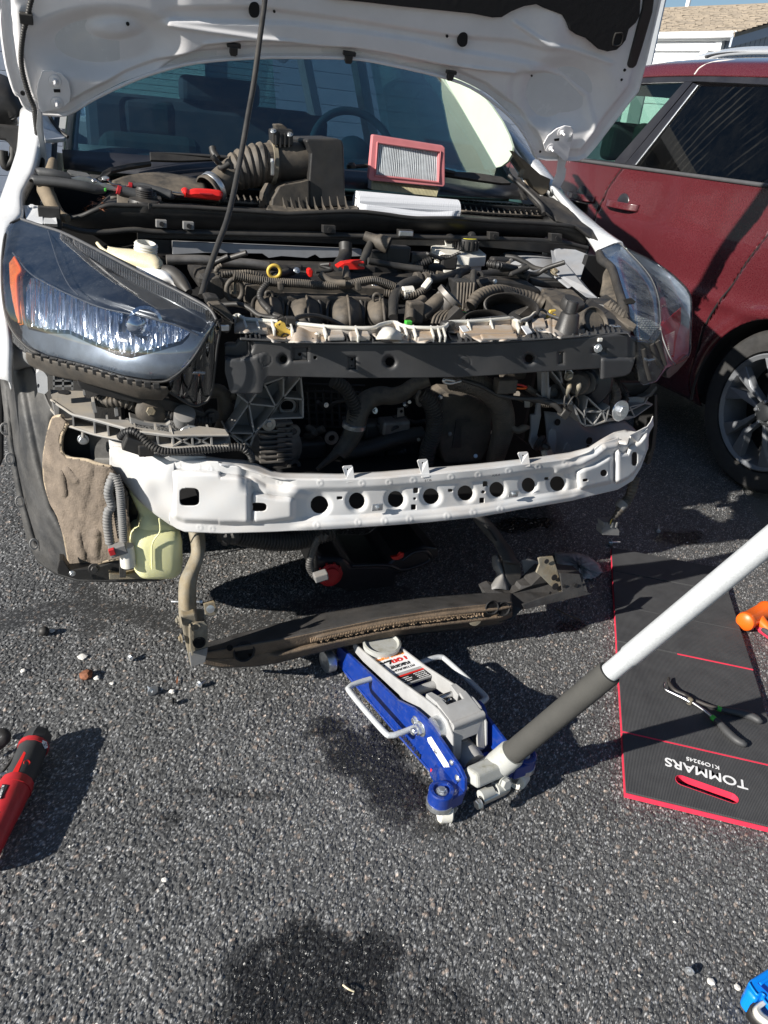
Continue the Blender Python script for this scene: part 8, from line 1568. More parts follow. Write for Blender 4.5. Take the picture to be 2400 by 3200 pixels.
# ------------------------------------------------------------------ trolley jack
JO = Vector((-.0598, -.4468, 0)); ja = Vector((-math.sin(.1952), math.cos(.1952), 0)); jb = Vector((math.cos(.1952), math.sin(.1952), 0))
def J(a_, s_, z): return JO+ja*a_*.869+jb*s_*.859+Vector((0, 0, z*.962))
jk = thing('trolley_jack', 'blue and silver trolley jack under the crossmember with its handle raised', 'floor jack', J(.2, 0, 0))
for s in (-1, 1):
    prof = [(-.062, .085), (-.055, .045), (.03, .030), (.48, .012), (.54, .020), (.56, .045), (.55, .075), (.48, .085), (.36, .100), (.24, .112), (.17, .140), (.12, .148), (.09, .146), (-.03, .125), (-.055, .112)]
    pl_ = slab('side_plate', [J(a_, s*.071, z) for a_, z in prof], tuple(jb*s*.008), 'jack_blue', jk, bevel=.0015)
    tube('plate_ridge', [J(a_, s*.081, z) for a_, z in ((.02, .036), (.25, .026), (.50, .022))], .0035, 'jack_blue', pl_, sides=6)
    # rear caster carrier
    ho = [J(a_, s*(.079+b_), .088) for a_, b_ in ((.035, 0), (.02, .02), (-.01, .036), (-.02, .060), (-.035, .070), (-.055, .066), (-.068, .046), (-.064, 0))]
    ho = [p-Vector((0, 0, .008)) for p in ho]
    cc_ = slab('caster_carrier', ho, (0, 0, -.032), 'jack_blue', jk, bevel=.003)
    cw = J(-.038, s*.128, 0)
    lathe('caster_boss', [(.023, .050), (.0265, .052), (.0265, .082), (.024, .084), (.018, .084), (.016, .078), (0, .078)], cw, 'jack_blue', cc_, n=32)
    lathe('caster_bearing', [(.022, .040), (.028, .042), (.028, .054), (.022, .056)], cw, 'zinc', cc_, n=28)
    hexbolt('caster_nut', cw+Vector((0, 0, .078)), (0, 0, 1), .0085, 'zinc', cc_, wash=1.5)
    fk = slab('caster_fork', [cw+Vector((0, 0, .042))+d for d in (jb*-.016+ja*-.016, jb*.016+ja*-.016, jb*.016+ja*.02, jb*-.016+ja*.02)], (0, 0, -.004), 'zinc', cc_)
    wl = cw-ja*.006+jb*(-.012*s)
    lathe('caster_wheel', [(.010, -.013), (.021, -.014), (.024, -.011), (.024, .011), (.021, .014), (.010, .013)], wl+Vector((0, 0, .024)), 'white_plastic', cc_, axis=tuple((jb*.9+ja*(.4*s)).normalized()), n=28)
    for q in (-1, 1): slab('fork_cheek', [wl+(jb*.9+ja*(.4*s)).normalized()*q*.017+v for v in (Vector((0, 0, .042))-ja*.012, Vector((0, 0, .042))+ja*.014, Vector((0, 0, .02))+ja*.008, Vector((0, 0, .02))-ja*.006)], tuple((jb*.9+ja*(.4*s)).normalized()*q*.002), 'zinc', cc_)
    # gusset triangle, bolts
    slab('gusset', [J(.045, s*.0805, .060), J(-.03, s*.0805, .060), J(-.045, s*.0805, .112), J(-.02, s*.0805, .118)], tuple(jb*s*.003), 'jack_blue', jk, bevel=.001)
    slab('gusset_shelf', [J(.05, s*.080, .068), J(.03, s*.112, .068), J(-.01, s*.118, .068), J(-.05, s*.080, .068)], (0, 0, -.004), 'jack_blue', jk, bevel=.001)
    for a_, z, r in ((-.035, .098, .0085), (-.005, .117, .0065), (.055, .10, .005)): lathe('rivet', [(r, 0), (r*.9, r*.4), (r*.5, r*.7), (0, r*.75)], J(a_, s*.080, z), 'zinc', jk, axis=tuple(jb*s), n=18)
    hexbolt('pivot_nut', J(.125, s*.080, .112), tuple(jb*s), .0125, 'zinc', jk, wash=1.45, shank=.0)
    lathe('pivot_end', [(.008, 0), (.008, .012), (.006, .014)], J(.125, s*.092, .112), 'zinc', jk, axis=tuple(jb*s), n=14)
    if s < 0: hexbolt('handle_nut', J(.150, s*.080, .118), tuple(jb*s), .008, 'zinc', jk, wash=1.3)
    # carry handle
    tube('carry_handle', [J(.150, s*.080, .096), J(.148, s*.125, .098), J(.152, s*.150, .098), J(.175, s*.160, .098), J(.335, s*.160, .092), J(.358, s*.152, .092), J(.364, s*.125, .092), J(.365, s*.080, .090)], .0068, 'handle_grey', jk, sides=12, k=4)
for a0, r, w_ in ((.535, .030, .20),): 
    lathe('front_roller', [(.006, -.105), (.028, -.104), (.030, -.100), (.030, -.083), (.028, -.081), (.010, -.080), (.010, .080), (.028, .081), (.030, .083), (.030, .100), (.028, .104), (.006, .105)], J(.555, 0, .030), 'zinc', jk, axis=tuple(jb), n=30)
# lifting arm: two cheeks, bridges, saddle
for s in (-1, 1):
    ap = [(.02, .095), (.035, .150), (.065, .172), (.10, .176), (.16, .166), (.30, .134), (.46, .108), (.50, .104), (.515, .094), (.50, .080), (.44, .080), (.28, .100), (.16, .115), (.10, .110), (.07, .070), (.035, .062)]
    slab('arm_cheek', [J(a_, s*.048, z) for a_, z in ap], tuple(jb*s*.006), 'jack_grey', jk, bevel=.002)
    lathe('arm_boss', [(.024, 0), (.024, .016)], J(.085, s*.054, .140), 'zinc' if s < 0 else 'jack_blue', jk, axis=tuple(jb*s), n=28)
slab('arm_bridge', [J(.035, -.048, .146), J(.035, .048, .146), J(.062, .048, .172), J(.10, .048, .179), J(.135, .048, .177), J(.135, .028, .177), J(.118, .028, .178), J(.118, -.028, .178), J(.135, -.028, .177), J(.135, -.048, .177), J(.10, -.048, .179), J(.062, -.048, .172)], (0, 0, -.008), 'jack_grey', jk, bevel=.001) if False else slab('arm_bridge', [J(.048, -.048, .170), J(.048, .048, .170), J(.125, .048, .181), J(.125, .026, .181), J(.105, .024, .179), J(.105, -.024, .179), J(.125, -.026, .181), J(.125, -.048, .181)], (0, 0, -.007), 'jack_grey', jk, bevel=.003, seg=3)
slab('arm_back', [J(.047, -.048, .168), J(.047, .048, .168), J(.020, .048, .085), J(.020, .026, .085), J(.033, .024, .128), J(.033, -.024, .128), J(.020, -.026, .085), J(.020, -.048, .085)], tuple(ja*.006), 'jack_grey', jk, bevel=.002)
tube('arm_corner', [J(.050, -.048, .165), J(.050, .048, .165)], .008, 'jack_grey', jk, raw=True, sides=20)
for s in (-1, 1): slab('yoke_lug', [J(.12, s*.047, .180), J(.165, s*.047, .174), J(.165, s*.03, .174), J(.12, s*.02, .179)], (0, 0, -.03), 'jack_grey', jk, bevel=.002)
tube('yoke_pin', [J(.150, -.045, .158), J(.150, .045, .158)], .0075, 'steel', jk, raw=True)
tube('yoke_spring', [J(.14, x_, .15+.004*math.sin(x_*900)) for x_ in np.linspace(-.02, .02, 9)], .004, 'steel', jk)
lathe('arm_crossbar', [(.011, -.047), (.011, .047)], J(.250, 0, .108), 'jack_grey', jk, axis=tuple(jb)); lathe('arm_crossbar', [(.011, -.047), (.011, .047)], J(.430, 0, .092), 'jack_grey', jk, axis=tuple(jb))
dp = slab('arm_deck', [J(.262, -.047, .130), J(.262, .047, .130), J(.425, .047, .106), J(.425, -.047, .106)], (0, 0, -.006), 'jack_grey', jk, bevel=.001)
dn = (J(.425, 0, .106)-J(.262, 0, .130)).normalized(); dz = Vector((0, 0, .0006))
def deck(t, s_, o=.0008): p = J(.262, 0, .130).lerp(J(.425, 0, .106), t); return p+jb*s_+Vector((0, 0, o))
slab('warning_label', [deck(.03, -.045), deck(.03, .045), deck(.27, .045), deck(.27, -.045)], (0, 0, -.0005), 'print_black', dp, bevel=0)
slab('warning_band', [deck(.22, -.044, .0012), deck(.22, .044, .0012), deck(.265, .044, .0012), deck(.265, -.044, .0012)], (0, 0, -.0003), 'print_red', dp, bevel=0)
for i in range(7): text('warning_print', ('keep clear of load', 'use jack stands', 'lift only on level', 'center load on saddle', 'do not overload', 'read the manual', 'before each use')[i], deck(.19-.024*i, -.022 if i % 2 else .022, .0012), tuple(-jb), tuple(-ja), .0042, 'print_white', dp)
slab('maker_label', [deck(.34, -.040), deck(.34, .044), deck(.92, .044), deck(.92, -.044)], (0, 0, -.0005), 'print_white', dp, bevel=0)
text('label_print', 'PITTSBURGH', deck(.42, .002, .0012), tuple(-jb), tuple(-ja), .0105, 'print_black', dp, bold=.0002)
text('label_print', 'Racing', deck(.52, .002, .0012), tuple(-jb), tuple(-ja), .021, 'print_black', dp, bold=.0006)
text('label_print', '2.5', deck(.67, -.024, .0012), tuple(-jb), tuple(-ja), .034, 'print_black', dp, bold=.0008)
text('label_print', 'Ton', deck(.67, .016, .0012), tuple(-jb), tuple(-ja), .030, 'print_red', dp, bold=.001)
text('label_print', 'Rapid Pump', deck(.84, .0, .0012), tuple(-jb), tuple(-ja), .017, 'print_orange', dp, bold=.0006)
sdl = J(.452, .006, .112)
lathe('saddle', [(.018, -.02), (.034, -.012), (.046, -.004), (.048, .010), (.043, .012), (.038, .006), (0, .006)], sdl, 'saddle_white', jk, n=36)
# hydraulic unit, release block, handle socket
lathe('pump_cylinder', [(.028, 0), (.030, .01), (.030, .17), (.026, .18), (.010, .181), (.010, .22)], J(.0, 0, .072), 'jack_grey', jk, axis=tuple(ja+Vector((0, 0, .05))), n=30)
pbk = slab('pump_block', [J(-.005, -.050, .075), J(.012, -.060, .075), J(.022, .055, .075), J(.008, .064, .075), J(-.004, .060, .075)], (0, 0, -.05), 'jack_blue', jk, bevel=.003)
for s_, a_ in ((-.035, .004), (.022, .010)): lathe('slotted_screw', [(.009, 0), (.009, .002), (.007, .003), (0, .003)], J(a_, s_, .0755), 'jack_blue', pbk, n=20)
lathe('slotted_screw', [(.010, 0), (.010, .003), (0, .003)], J(.055, .0, .104), 'jack_grey', jk, n=20)
tube('release_rod', [J(-.02, -.055, .082), J(-.012, .03, .090)], .0065, 'steel', jk, raw=True); lathe('rod_collar', [(.011, -.008), (.011, .008)], J(-.018, -.022, .084), 'rubber', jk, axis=tuple(jb))
sk = box('socket_yoke', J(-.055, .0, .105), (.105, .042, .034), 'saddle_white', jk, X=tuple(jb), Yv=tuple(ja+Vector((0, 0, -.35))), bevel=.008, seg=3)
HB = J(-.062, .040, .130); HT = A(2385, 1705, -.70)
hd = (HT-HB).normalized()
lathe('socket', [(.024, -.050), (.029, -.02), (.029, .026), (.027, .032), (.0235, .032), (.0235, .0)], HB-hd*.012, 'saddle_white', jk, axis=tuple(hd), n=32)
for q, r in ((-.045, .012), (.0, .014)): lathe('socket_lug', [(r, 0), (r, .03)], J(-.082, q, .07), 'saddle_white', jk, axis=tuple(jb), n=20)
lathe('bolt_shaft', [(.010, 0), (.010, .06), (.007, .07)], J(-.088, -.045, .062), 'steel', jk, axis=tuple(jb), n=18)
hexbolt('bolt', J(-.085, .022, .082), tuple(-ja+Vector((0, 0, .3))), .012, 'saddle_white', jk, wash=1.3); hexbolt('bolt', J(-.092, -.052, .060), tuple(-jb), .010, 'steel', jk, wash=1.2)
hn_ = tag(bpy.data.objects.new('handle', None)); COL.objects.link(hn_); hn_.parent = jk; ORG[hn_.name] = org(jk)
def Hd(t): return HB+hd*t
def px_t(px):   # distance along the handle seen at a column of the photograph
    lo, hi = 0., 1.2
    for _ in range(50):
        md = (lo+hi)/2
        if to_px(np.array(Hd(md)))[0] < px: lo = md
        else: hi = md
    return lo
t1, t2, t3 = px_t(1905), px_t(1965), px_t(1580)
tube('foam_sleeve', [Hd(t3), Hd(t3+.01), Hd(t1-.004), Hd(t1)], [.0225, .0238, .0238, .023], 'foam_grip', hn_, sides=36, raw=True)
tube('sleeve_bore', [Hd(t1-.001), Hd(t1+.0005)], .0205, 'black_void', hn_, sides=24, raw=True)
tube('lower_tube', [Hd(-.01), Hd(t2)], .0180, 'handle_grey', hn_, sides=36, raw=True)
tube('upper_tube', [Hd(t2), Hd(t2+.003), Hd(1.02)], [.0190, .0200, .0200], 'handle_grey', hn_, sides=40, raw=True)
L_ = [(.10, .112), (.085, .118), (-.01, .096), (-.01, .078), (.02, .073), (.088, .094)]
slab('spec_label', [J(a_, -.0802, z) for a_, z in ((.082, .122), (.005, .104), (-.006, .092), (-.004, .078), (.09, .100), (.095, .108))], tuple(jb*-.0006), 'print_white', jk, bevel=0)
for i in range(9):
    a_ = .080-.0095*i; text('spec_print', ('maximum lift 18', 'min height 3-3/4', 'capacity 5000 lb', 'item 64543', 'wear goggles', 'stay clear', 'inspect first', 'made in china', 'asme pase')[i], J(a_, -.0812, .109-.0095*i*.22*1.0), tuple(Vector((0, 0, -1))), tuple(-ja), .0032, 'print_black', jk)
slab('red_decal', [J(a_, -.0848, z) for a_, z in ((.06, .048), (-.005, .050), (-.005, .040), (.06, .038))], tuple(jb*-.0006), 'print_red', jk, bevel=0)
text('side_print', 'ALUMINUM', J(.16, -.0850, .042), tuple(ja*-1), (0, 0, 1), .018, 'print_black', jk, bold=.0005)

# ------------------------------------------------------------------ folding creeper mat
mo_ = AZ(1957, 2472, .022); mt_ = AZ(1911, 1710, .022)
md = (mt_-mo_); ML = md.length; md.normalize(); mw = Vector((md.y, -md.x, 0)); MW = .365; TH = .020
mt = thing('folding_mat', 'black ribbed folding mat with red edging and white lettering on the asphalt', 'work mat', mo_+md*ML/2)
def Mp(l, w_, z=.022): return Vector((mo_.x, mo_.y, 0))+md*l+mw*w_+Vector((0, 0, z))
def ribbed():
    m = MATS['mat_foam']; nt = m.node_tree; L = nt.links; b = nt.nodes['Principled BSDF']; tc = nn(nt, 'ShaderNodeTexCoord'); mp = nn(nt, 'ShaderNodeMapping'); mp.inputs['Rotation'].default_value = (0, 0, -math.atan2(md.y, md.x)); L.new(tc.outputs['Object'], mp.inputs[0])
    wv = nn(nt, 'ShaderNodeTexWave', Scale=95.0, wave_type='BANDS', bands_direction='Y'); L.new(mp.outputs[0], wv.inputs['Vector']); bp = nn(nt, 'ShaderNodeBump', Strength=.6, Distance=.001); L.new(wv.outputs['Fac'], bp.inputs['Height']); L.new(bp.outputs[0], b.inputs['Normal'])
ribbed()
cuts = [0, None, None, None, None, None, 1]
seam_y = [(1957, 2472), (1947, 2286), (1941, 2137), (1929, 2003), (1922, 1890), (1916, 1783), (1911, 1710)]
Ls = [(Vector((*AZ(x, y, .022).xy, 0))-Vector((mo_.x, mo_.y, 0))).dot(md) for x, y in seam_y]
sw_ = .30
for i in range(6):
    l0, l1 = Ls[i]+(.0012 if i else 0), Ls[i+1]-.0012; hz = (0, .002, -.001, .0015, 0, .002)[i]
    if i == 0:
        hl_ = []; c0, c1, r = .112, .262, .0155
        cl_ = AZ(2132, 2440, .02); rel_ = Vector((cl_.x-mo_.x, cl_.y-mo_.y, 0)); a0 = rel_.dot(md); w0 = rel_.dot(mw); cl2 = AZ(2285, 2494, .02); rel2 = Vector((cl2.x-mo_.x, cl2.y-mo_.y, 0)); w1 = rel2.dot(mw); a1 = rel2.dot(md)
        for g in np.linspace(math.pi/2, 3*math.pi/2, 9): hl_.append((a0+r*math.sin(g), w0+r*math.cos(g)))
        for g in np.linspace(-math.pi/2, math.pi/2, 9): hl_.append((a1+r*math.sin(g), w1+r*math.cos(g)))
        hole = [Mp(a_, b_, .021) for a_, b_ in hl_]
        pn = slab('panel', [Mp(l0, 0, .021), Mp(l1, 0, .021), Mp(l1, MW, .021), Mp(l0, MW, .021)], (0, 0, -.005), 'mat_foam', mt, holes=[hole], bevel=.001)
        slab('panel_core', [Mp(l0-.001, -.001, .0155), Mp(l1, -.001, .0155), Mp(l1, MW+.001, .0155), Mp(l0-.001, MW+.001, .0155)], (0, 0, -.012), 'mat_red', pn, holes=[[p-Vector((0, 0, .0055)) for p in hole]], bevel=.0005)
        V, F = [], []; n = len(hole)
        for p in hole: V += [p+Vector((0, 0, .0004)), p-Vector((0, 0, .018))]
        cen = sum(hole, Vector())/n; V = [v+(Vector((cen.x-v.x, cen.y-v.y, 0)).normalized()*.0006) for v in V]
        obj('handle_hole_edge', V, [(2*k_, 2*k_+1, 2*((k_+1) % n)+1, 2*((k_+1) % n)) for k_ in range(n)], 'mat_red', pn, solid=.0008)
    else:
        pn = slab('panel', [Mp(l0, 0, .021+hz), Mp(l1, 0, .021+hz*.6), Mp(l1, MW, .021+hz*.6), Mp(l0, MW, .021+hz)], (0, 0, -.005), 'mat_foam', mt, bevel=.001)
        slab('panel_core', [Mp(l0, -.001, .0155+hz), Mp(l1, -.001, .0155+hz*.6), Mp(l1, MW+.001, .0155+hz*.6), Mp(l0, MW+.001, .0155+hz)], (0, 0, -.012), 'mat_red', pn, bevel=.0005)
for i, on in ((1, 1), (3, .55)):
    w0_ = 0 if on == 1 else MW*.45; slab('red_seam', [Mp(Ls[i]-.0022, w0_, .0222), Mp(Ls[i]-.0022, MW, .0222), Mp(Ls[i]+.0022, MW, .0222), Mp(Ls[i]+.0022, w0_, .0222)], (0, 0, -.002), 'mat_red', mt, bevel=0)
tc_ = AZ(2205, 2415, .022); tx = (AZ(2110, 2386, .022)-AZ(2300, 2442, .022)).normalized(); ty = Vector((tx.y, -tx.x, 0)); ty = ty if ty.dot(md) < 0 else -ty
wl_ = (AZ(2110, 2386, .022)-AZ(2296, 2436, .022)).length
text('lettering', 'TOMMARS', tc_+Vector((0, 0, .0002)), tuple(tx), tuple(ty), .038, 'print_white', mt, bold=.0006)
text('lettering', 'K1O93245', AZ(2196, 2384, .0222), tuple(tx), tuple(ty), .0165, 'print_white', mt, bold=.0002)

# ------------------------------------------------------------------ things on the mat and the asphalt
hp = thing('hose_pliers', 'bent-nose hose pliers with green bands lying open on the black mat', 'pliers', AZ(2160, 2190, .022))
def gt(name, px, r, m, par, z=.032, **k): return tube(name, [AZ(p[0], p[1], p[2] if len(p) > 2 else z) for p in px], r, m, par, **k)
gt('jaw', [(2090, 2118), (2089, 2128), (2094, 2140), (2110, 2158), (2140, 2172), (2157, 2186)], [.0035, .004, .005, .0055, .006, .007], 'dark_metal', hp)
gt('jaw', [(2077, 2134), (2074, 2146), (2082, 2156), (2110, 2170), (2140, 2184), (2156, 2194)], [.003, .003, .0035, .0045, .006, .006], 'steel', hp, z=.036)
lathe('pivot', [(.007, -.008), (.007, .006), (.004, .008)], AZ(2156, 2190, .036), 'corroded', hp, n=18)
gt('arm', [(2157, 2184), (2180, 2192), (2210, 2204), (2244, 2214)], .0046, 'dark_metal', hp); gt('arm', [(2156, 2190), (2180, 2206), (2205, 2224), (2226, 2242)], .0044, 'steel', hp)
gt('green_band', [(2242, 2213), (2254, 2217)], .0068, 'green_band', hp, sides=12); gt('green_band', [(2224, 2240), (2235, 2249)], .0068, 'green_band', hp, sides=12)
gt('grip', [(2253, 2217), (2280, 2222), (2320, 2230), (2350, 2240), (2372, 2252), (2378, 2252)], [.006, .0085, .010, .0105, .009, .005], 'grip_black', hp, sides=14)
gt('grip', [(2234, 2248), (2252, 2264), (2270, 2285), (2300, 2312), (2322, 2324), (2332, 2326)], [.006, .0085, .010, .010, .009, .005], 'grip_black', hp, sides=14)

ml = thing('mallet', 'bright orange dead-blow hammer lying right of the black mat', 'hammer', AZ(2370, 1935, 0))
h0, h1 = AZ(2330, 1942, .035), AZ(2394, 1906, .035)
hx = (h1-h0).normalized(); lathe('head', [(.004, -.014), (.020, -.012), (.027, -.006), (.029, .004), (.026, .012), (.026, (h1-h0).length-.012), (.029, (h1-h0).length-.004), (.027, (h1-h0).length+.006), (.018, (h1-h0).length+.012), (.004, (h1-h0).length+.013)], h0, 'orange_plastic', ml, axis=tuple(hx), n=32)
tube('shaft', [(h0+h1)/2, AZ(2385, 1950, .03), AZ(2420, 1982, .025), AZ(2520, 2070, .022)], [.022, .016, .013, .014], 'orange_plastic', ml, sides=18)
rt_ = thing('screwdriver', 'red and black tool grip lying just below the orange hammer', 'screwdriver', AZ(2385, 1970, 0))
gt('grip', [(2370, 1964), (2374, 1962), (2390, 1972), (2430, 2002), (2480, 2040)], [.006, .013, .014, .014, .014], 'mat_red', rt_, z=.016, sides=16)
gt('grip_insert', [(2386, 1966, .022), (2400, 1976, .023), (2440, 2004, .023)], .010, 'grip_black', rt_)

# cordless ratchet at the left edge
cr = thing('cordless_ratchet', 'red and black cordless power ratchet at the left edge of the picture', 'power tool', AZ(20, 2480, 0))
zt_ = .030
def Rp(x, y, z=.036): return AZ(x, y, z)
ax_ = [Rp(128, 2306), Rp(100, 2350), Rp(60, 2440), Rp(30, 2510), Rp(-10, 2600), Rp(-60, 2700)]
e0 = (Rp(150, 2318)-Rp(88, 2286)).length/2
tube('battery_end', [Rp(128, 2290), Rp(124, 2296), Rp(112, 2318), Rp(104, 2336)], [e0*.55, e0*.9, e0*1.02, e0*1.0], 'tool_black', cr, sides=8, k=3)
tube('red_collar', [Rp(106, 2332), Rp(101, 2344)], [e0*1.08, e0*1.06], 'tool_red', cr, sides=14, k=2)
tube('battery_body', [Rp(102, 2342), Rp(84, 2385), Rp(62, 2436), Rp(54, 2452)], [e0*1.02, e0*1.02, e0*1.0, e0*.98], 'tool_black', cr, sides=10)
tube('red_collar', [Rp(54, 2448), Rp(44, 2472)], [e0*1.10, e0*1.12], 'tool_red', cr, sides=14, k=2)
tube('motor_body', [Rp(42, 2470), Rp(20, 2520), Rp(-10, 2590), Rp(-60, 2700)], [e0*1.10, e0*1.05, e0*.9, e0*.8], 'tool_red', cr, sides=14)
tp = .036+e0*.98
slab('red_inset', [Rp(75, 2347, tp), Rp(81, 2352, tp), Rp(57, 2412, tp), Rp(36, 2418, tp), Rp(40, 2410, tp)], (0, 0, -.004), 'red_plastic', cr, bevel=.0006)
lathe('red_eyelet', [(.003, .0), (.0065, .001), (.006, .003), (.003, .002)], Rp(83, 2385, tp-.004), 'red_plastic', cr, axis=(.45, -.4, 1), n=20, close=True)
lathe('red_eyelet', [(.003, .0), (.0065, .001), (.006, .003), (.003, .002)], Rp(46, 2452, tp-.003), 'red_plastic', cr, axis=(.45, -.4, 1), n=20, close=True)
lathe('screw', [(.0035, 0), (.003, .001), (0, .001)], Rp(84, 2406, tp-.007), 'tool_black', cr, axis=(.45, -.4, 1), n=12)
slab('band_line', [Rp(40, 2430, tp), Rp(58, 2430, tp), Rp(72, 2462, tp-.01), Rp(76, 2470, tp-.014), Rp(72, 2474, tp-.014), Rp(54, 2440, tp), Rp(38, 2440, tp)], (0, 0, -.004), 'tool_black', cr, bevel=.0005)
slab('name_label', [Rp(8, 2450, tp+.004), Rp(25, 2453, tp+.004), Rp(4, 2495, tp+.003), Rp(-16, 2492, tp+.003)], (0, 0, -.003), 'print_black', cr, bevel=0)
text('label_print', 'BL LITHIUM', Rp(4, 2474, tp+.0045), tuple(Rp(0, 2494)-Rp(12, 2455)), tuple(Rp(20, 2474)-Rp(0, 2472)), .006, 'print_white', cr)
slab('badge', [Rp(133, 2312, tp-.006), Rp(146, 2318, tp-.012), Rp(150, 2334, tp-.018), Rp(140, 2338, tp-.016), Rp(131, 2320, tp-.006)], (0, 0, -.002), 'print_white', cr, bevel=0)
text('badge_print', '12V', Rp(141, 2326, tp-.011), (.75, -.5, -.3), (.4, .6, .1), .009, 'print_black', cr)
for i in range(3): slab('vent_slot', [Rp(38+i*5, 2490-i*7, tp-.009), Rp(44+i*5, 2484-i*7, tp-.010), Rp(46+i*5, 2488-i*7, tp-.011), Rp(40+i*5, 2495-i*7, tp-.010)], (0, 0, -.002), 'print_black', cr, bevel=0)
lathe('screw', [(.004, 0), (.0035, .001), (0, .001)], Rp(4, 2542, tp-.004), 'dark_metal', cr, axis=(.45, -.4, 1), n=12)
sb2 = thing('shoulder_strap', 'black tool strap loop lying beside the power ratchet', 'strap', AZ(5, 2330, 0))
gt('webbing', [(-60, 2300, .03), (-20, 2288, .035), (6, 2286, .035), (20, 2296, .03), (16, 2312, .025), (-4, 2330, .02), (-40, 2350, .02)], .010, 'rubber', sb2, flat=.35)
gt('cord', [(70, 2330, .03), (40, 2370, .03), (10, 2410, .03), (-20, 2440, .03)], .003, 'rubber', sb2)
box('buckle', AZ(10, 2420, .03), (.012, .008, .006), 'steel', sb2)

# bright blue case corner, bottom right
bc = thing('tool_case', 'bright blue plastic tool case corner at the bottom right of the picture', 'tool case', AZ(2400, 3080, 0))
def Bz(x, y, z): return AZ(x, y, z)
slab('shell', [Bz(2340, 3068, .05), Bz(2346, 3058, .05), Bz(2500, 2962, .05), Bz(2620, 3100, .05), Bz(2450, 3220, .05), Bz(2420, 3160, .05), Bz(2384, 3112, .05), Bz(2362, 3126, .05), Bz(2334, 3092, .05)], (0, 0, -.045), 'bright_blue', bc, bevel=.006, seg=3)
slab('ridge', [Bz(2372, 3068, .054), Bz(2500, 2988, .054), Bz(2506, 2996, .054), Bz(2380, 3078, .054)], (0, 0, -.004), 'bright_blue', bc, bevel=.0015)
slab('recess', [Bz(2368, 3072, .0512), Bz(2376, 3066, .0512), Bz(2460, 3140, .0512), Bz(2450, 3150, .0512)], (0, 0, -.002), 'jack_blue', bc, bevel=0)
tube('edge_bead', [Bz(x, y, .051) for x, y in ((2341, 3072), (2352, 3090), (2366, 3108), (2374, 3106), (2380, 3104), (2390, 3112), (2386, 3122), (2400, 3140), (2420, 3166))], .0018, 'bright_blue', bc)
surf('grey_band', [[Bz(x, y, .045) for x, y in ((2384, 3124), (2358, 3150), (2366, 3176), (2390, 3196), (2430, 3230))], [Bz(x, y, .042) for x, y in ((2392, 3136), (2372, 3154), (2382, 3172), (2402, 3186), (2440, 3215))]], 'white_plastic', bc, solid=.01)
surf('black_band', [[Bz(x, y, .03) for x, y in ((2352, 3140), (2336, 3156), (2346, 3180), (2370, 3204), (2400, 3230))], [Bz(x, y, .03) for x, y in ((2360, 3142), (2350, 3156), (2358, 3176), (2384, 3200), (2414, 3225))]], 'rubber', bc, solid=.02)

# loose fasteners and litter, each where it lies
def gbolt(lab, head, tip, r, kind='hex', m='zinc', name='bolt', cat='bolt', **k):
    h = AZ(head[0], head[1], .012); t = AZ(tip[0], tip[1], .010 if kind != 'up' else .03); ax = (t-h).normalized(); L0 = (t-h).length
    g = [lathe_g([(r*1.9, 0), (r*2.0, r*.3), (r*.7, r*.5)], h, ax, 22)] if kind != 'wide' else [lathe_g([(r*3.0, 0), (r*3.2, r*.25), (r*3.0, r*.5), (r, r*.6)], h, ax, 26)]
    g.append(lathe_g([(r*1.15, -r*1.2), (r*1.2, -r*.2), (r*1.2, .001)], h, ax, 6)); g.append(lathe_g([(r*.8, 0), (r*.85, L0*.5), (r*.7, L0*.95), (r*.4, L0)], h, ax, 12))
    V, F = join(g); o = obj(name, V, F, m, None, at=AZ(head[0], head[1], 0), auto=35); tag(o, lab, cat, 'fasteners scattered on the asphalt'); return o
gbolt('zinc flanged bolt lying left of the crossmember end', (406, 2056), (426, 2042), .0045)
gbolt('zinc bolt with very wide washer head standing on its side', (478, 2160), (462, 2146), .0045, 'wide')
gbolt('zinc flanged bolt just below the left crossmember bracket', (622, 2138), (642, 2126), .0045)
gbolt('black plastic push clip beside the wide-washer bolt', (542, 2190), (528, 2192), .0042, m='rubber', name='push_clip', cat='clip')
gbolt('grey washer screw alone near the bottom right blue case', (2154, 3036), (2158, 3018), .0026, 'wide', m='zinc')
gbolt('pale bolt in shade below the hanging wiring plug', (1906, 1695), (1940, 1694), .0045, 'wide')
gbolt('long threaded bolt behind the left hanging strap', (626, 1880), (536, 1880), .0055)
gbolt('bolt lying in shade right of the hanging wiring plug', (2058, 1660), (2060, 1640), .004)
ba = lathe('rubber_ball', [(.001, -.0125), (.007, -.011), (.012, -.005), (.0135, 0), (.012, .006), (.007, .011), (.001, .0125)], AZ(137, 1972, .0125), 'rubber', None, n=24, at=AZ(137, 1972, 0)); tag(ba, 'small black rubber ball lying on the tar seam', 'ball')
def rock(lab, x, y, r, m='stone_white', name='stone', cat='stone', seed=1, flat=.6, grp='pale chips on the asphalt'):
    q = random.Random(seed); bm = bmesh.new(); bmesh.ops.create_icosphere(bm, subdivisions=2, radius=r); c = AZ(x, y, r*flat*.8)
    V = [c+Vector((v.co.x*q.uniform(.8, 1.2), v.co.y*q.uniform(.8, 1.2), v.co.z*flat*q.uniform(.85, 1.15))) for v in bm.verts]; F = [[v.index for v in f.verts] for f in bm.faces]; bm.free()
    o = obj(name, V, F, m, None, at=AZ(x, y, 0)); tag(o, lab, cat, grp)
rock('square white chip on the asphalt above the power ratchet', 73, 2096, .0075, seed=2)
rock('white pebble beside the black rubber ball', 163, 1971, .0070, seed=3)
rock('white plaster crumb right of the brown bark', 303, 2118, .0075, seed=4)
rock('largest white chip left of the zinc flanged bolt', 258, 2052, .012, seed=5, flat=.35)
rock('white pebble beside the black push clip', 538, 2160, .0075, seed=6)
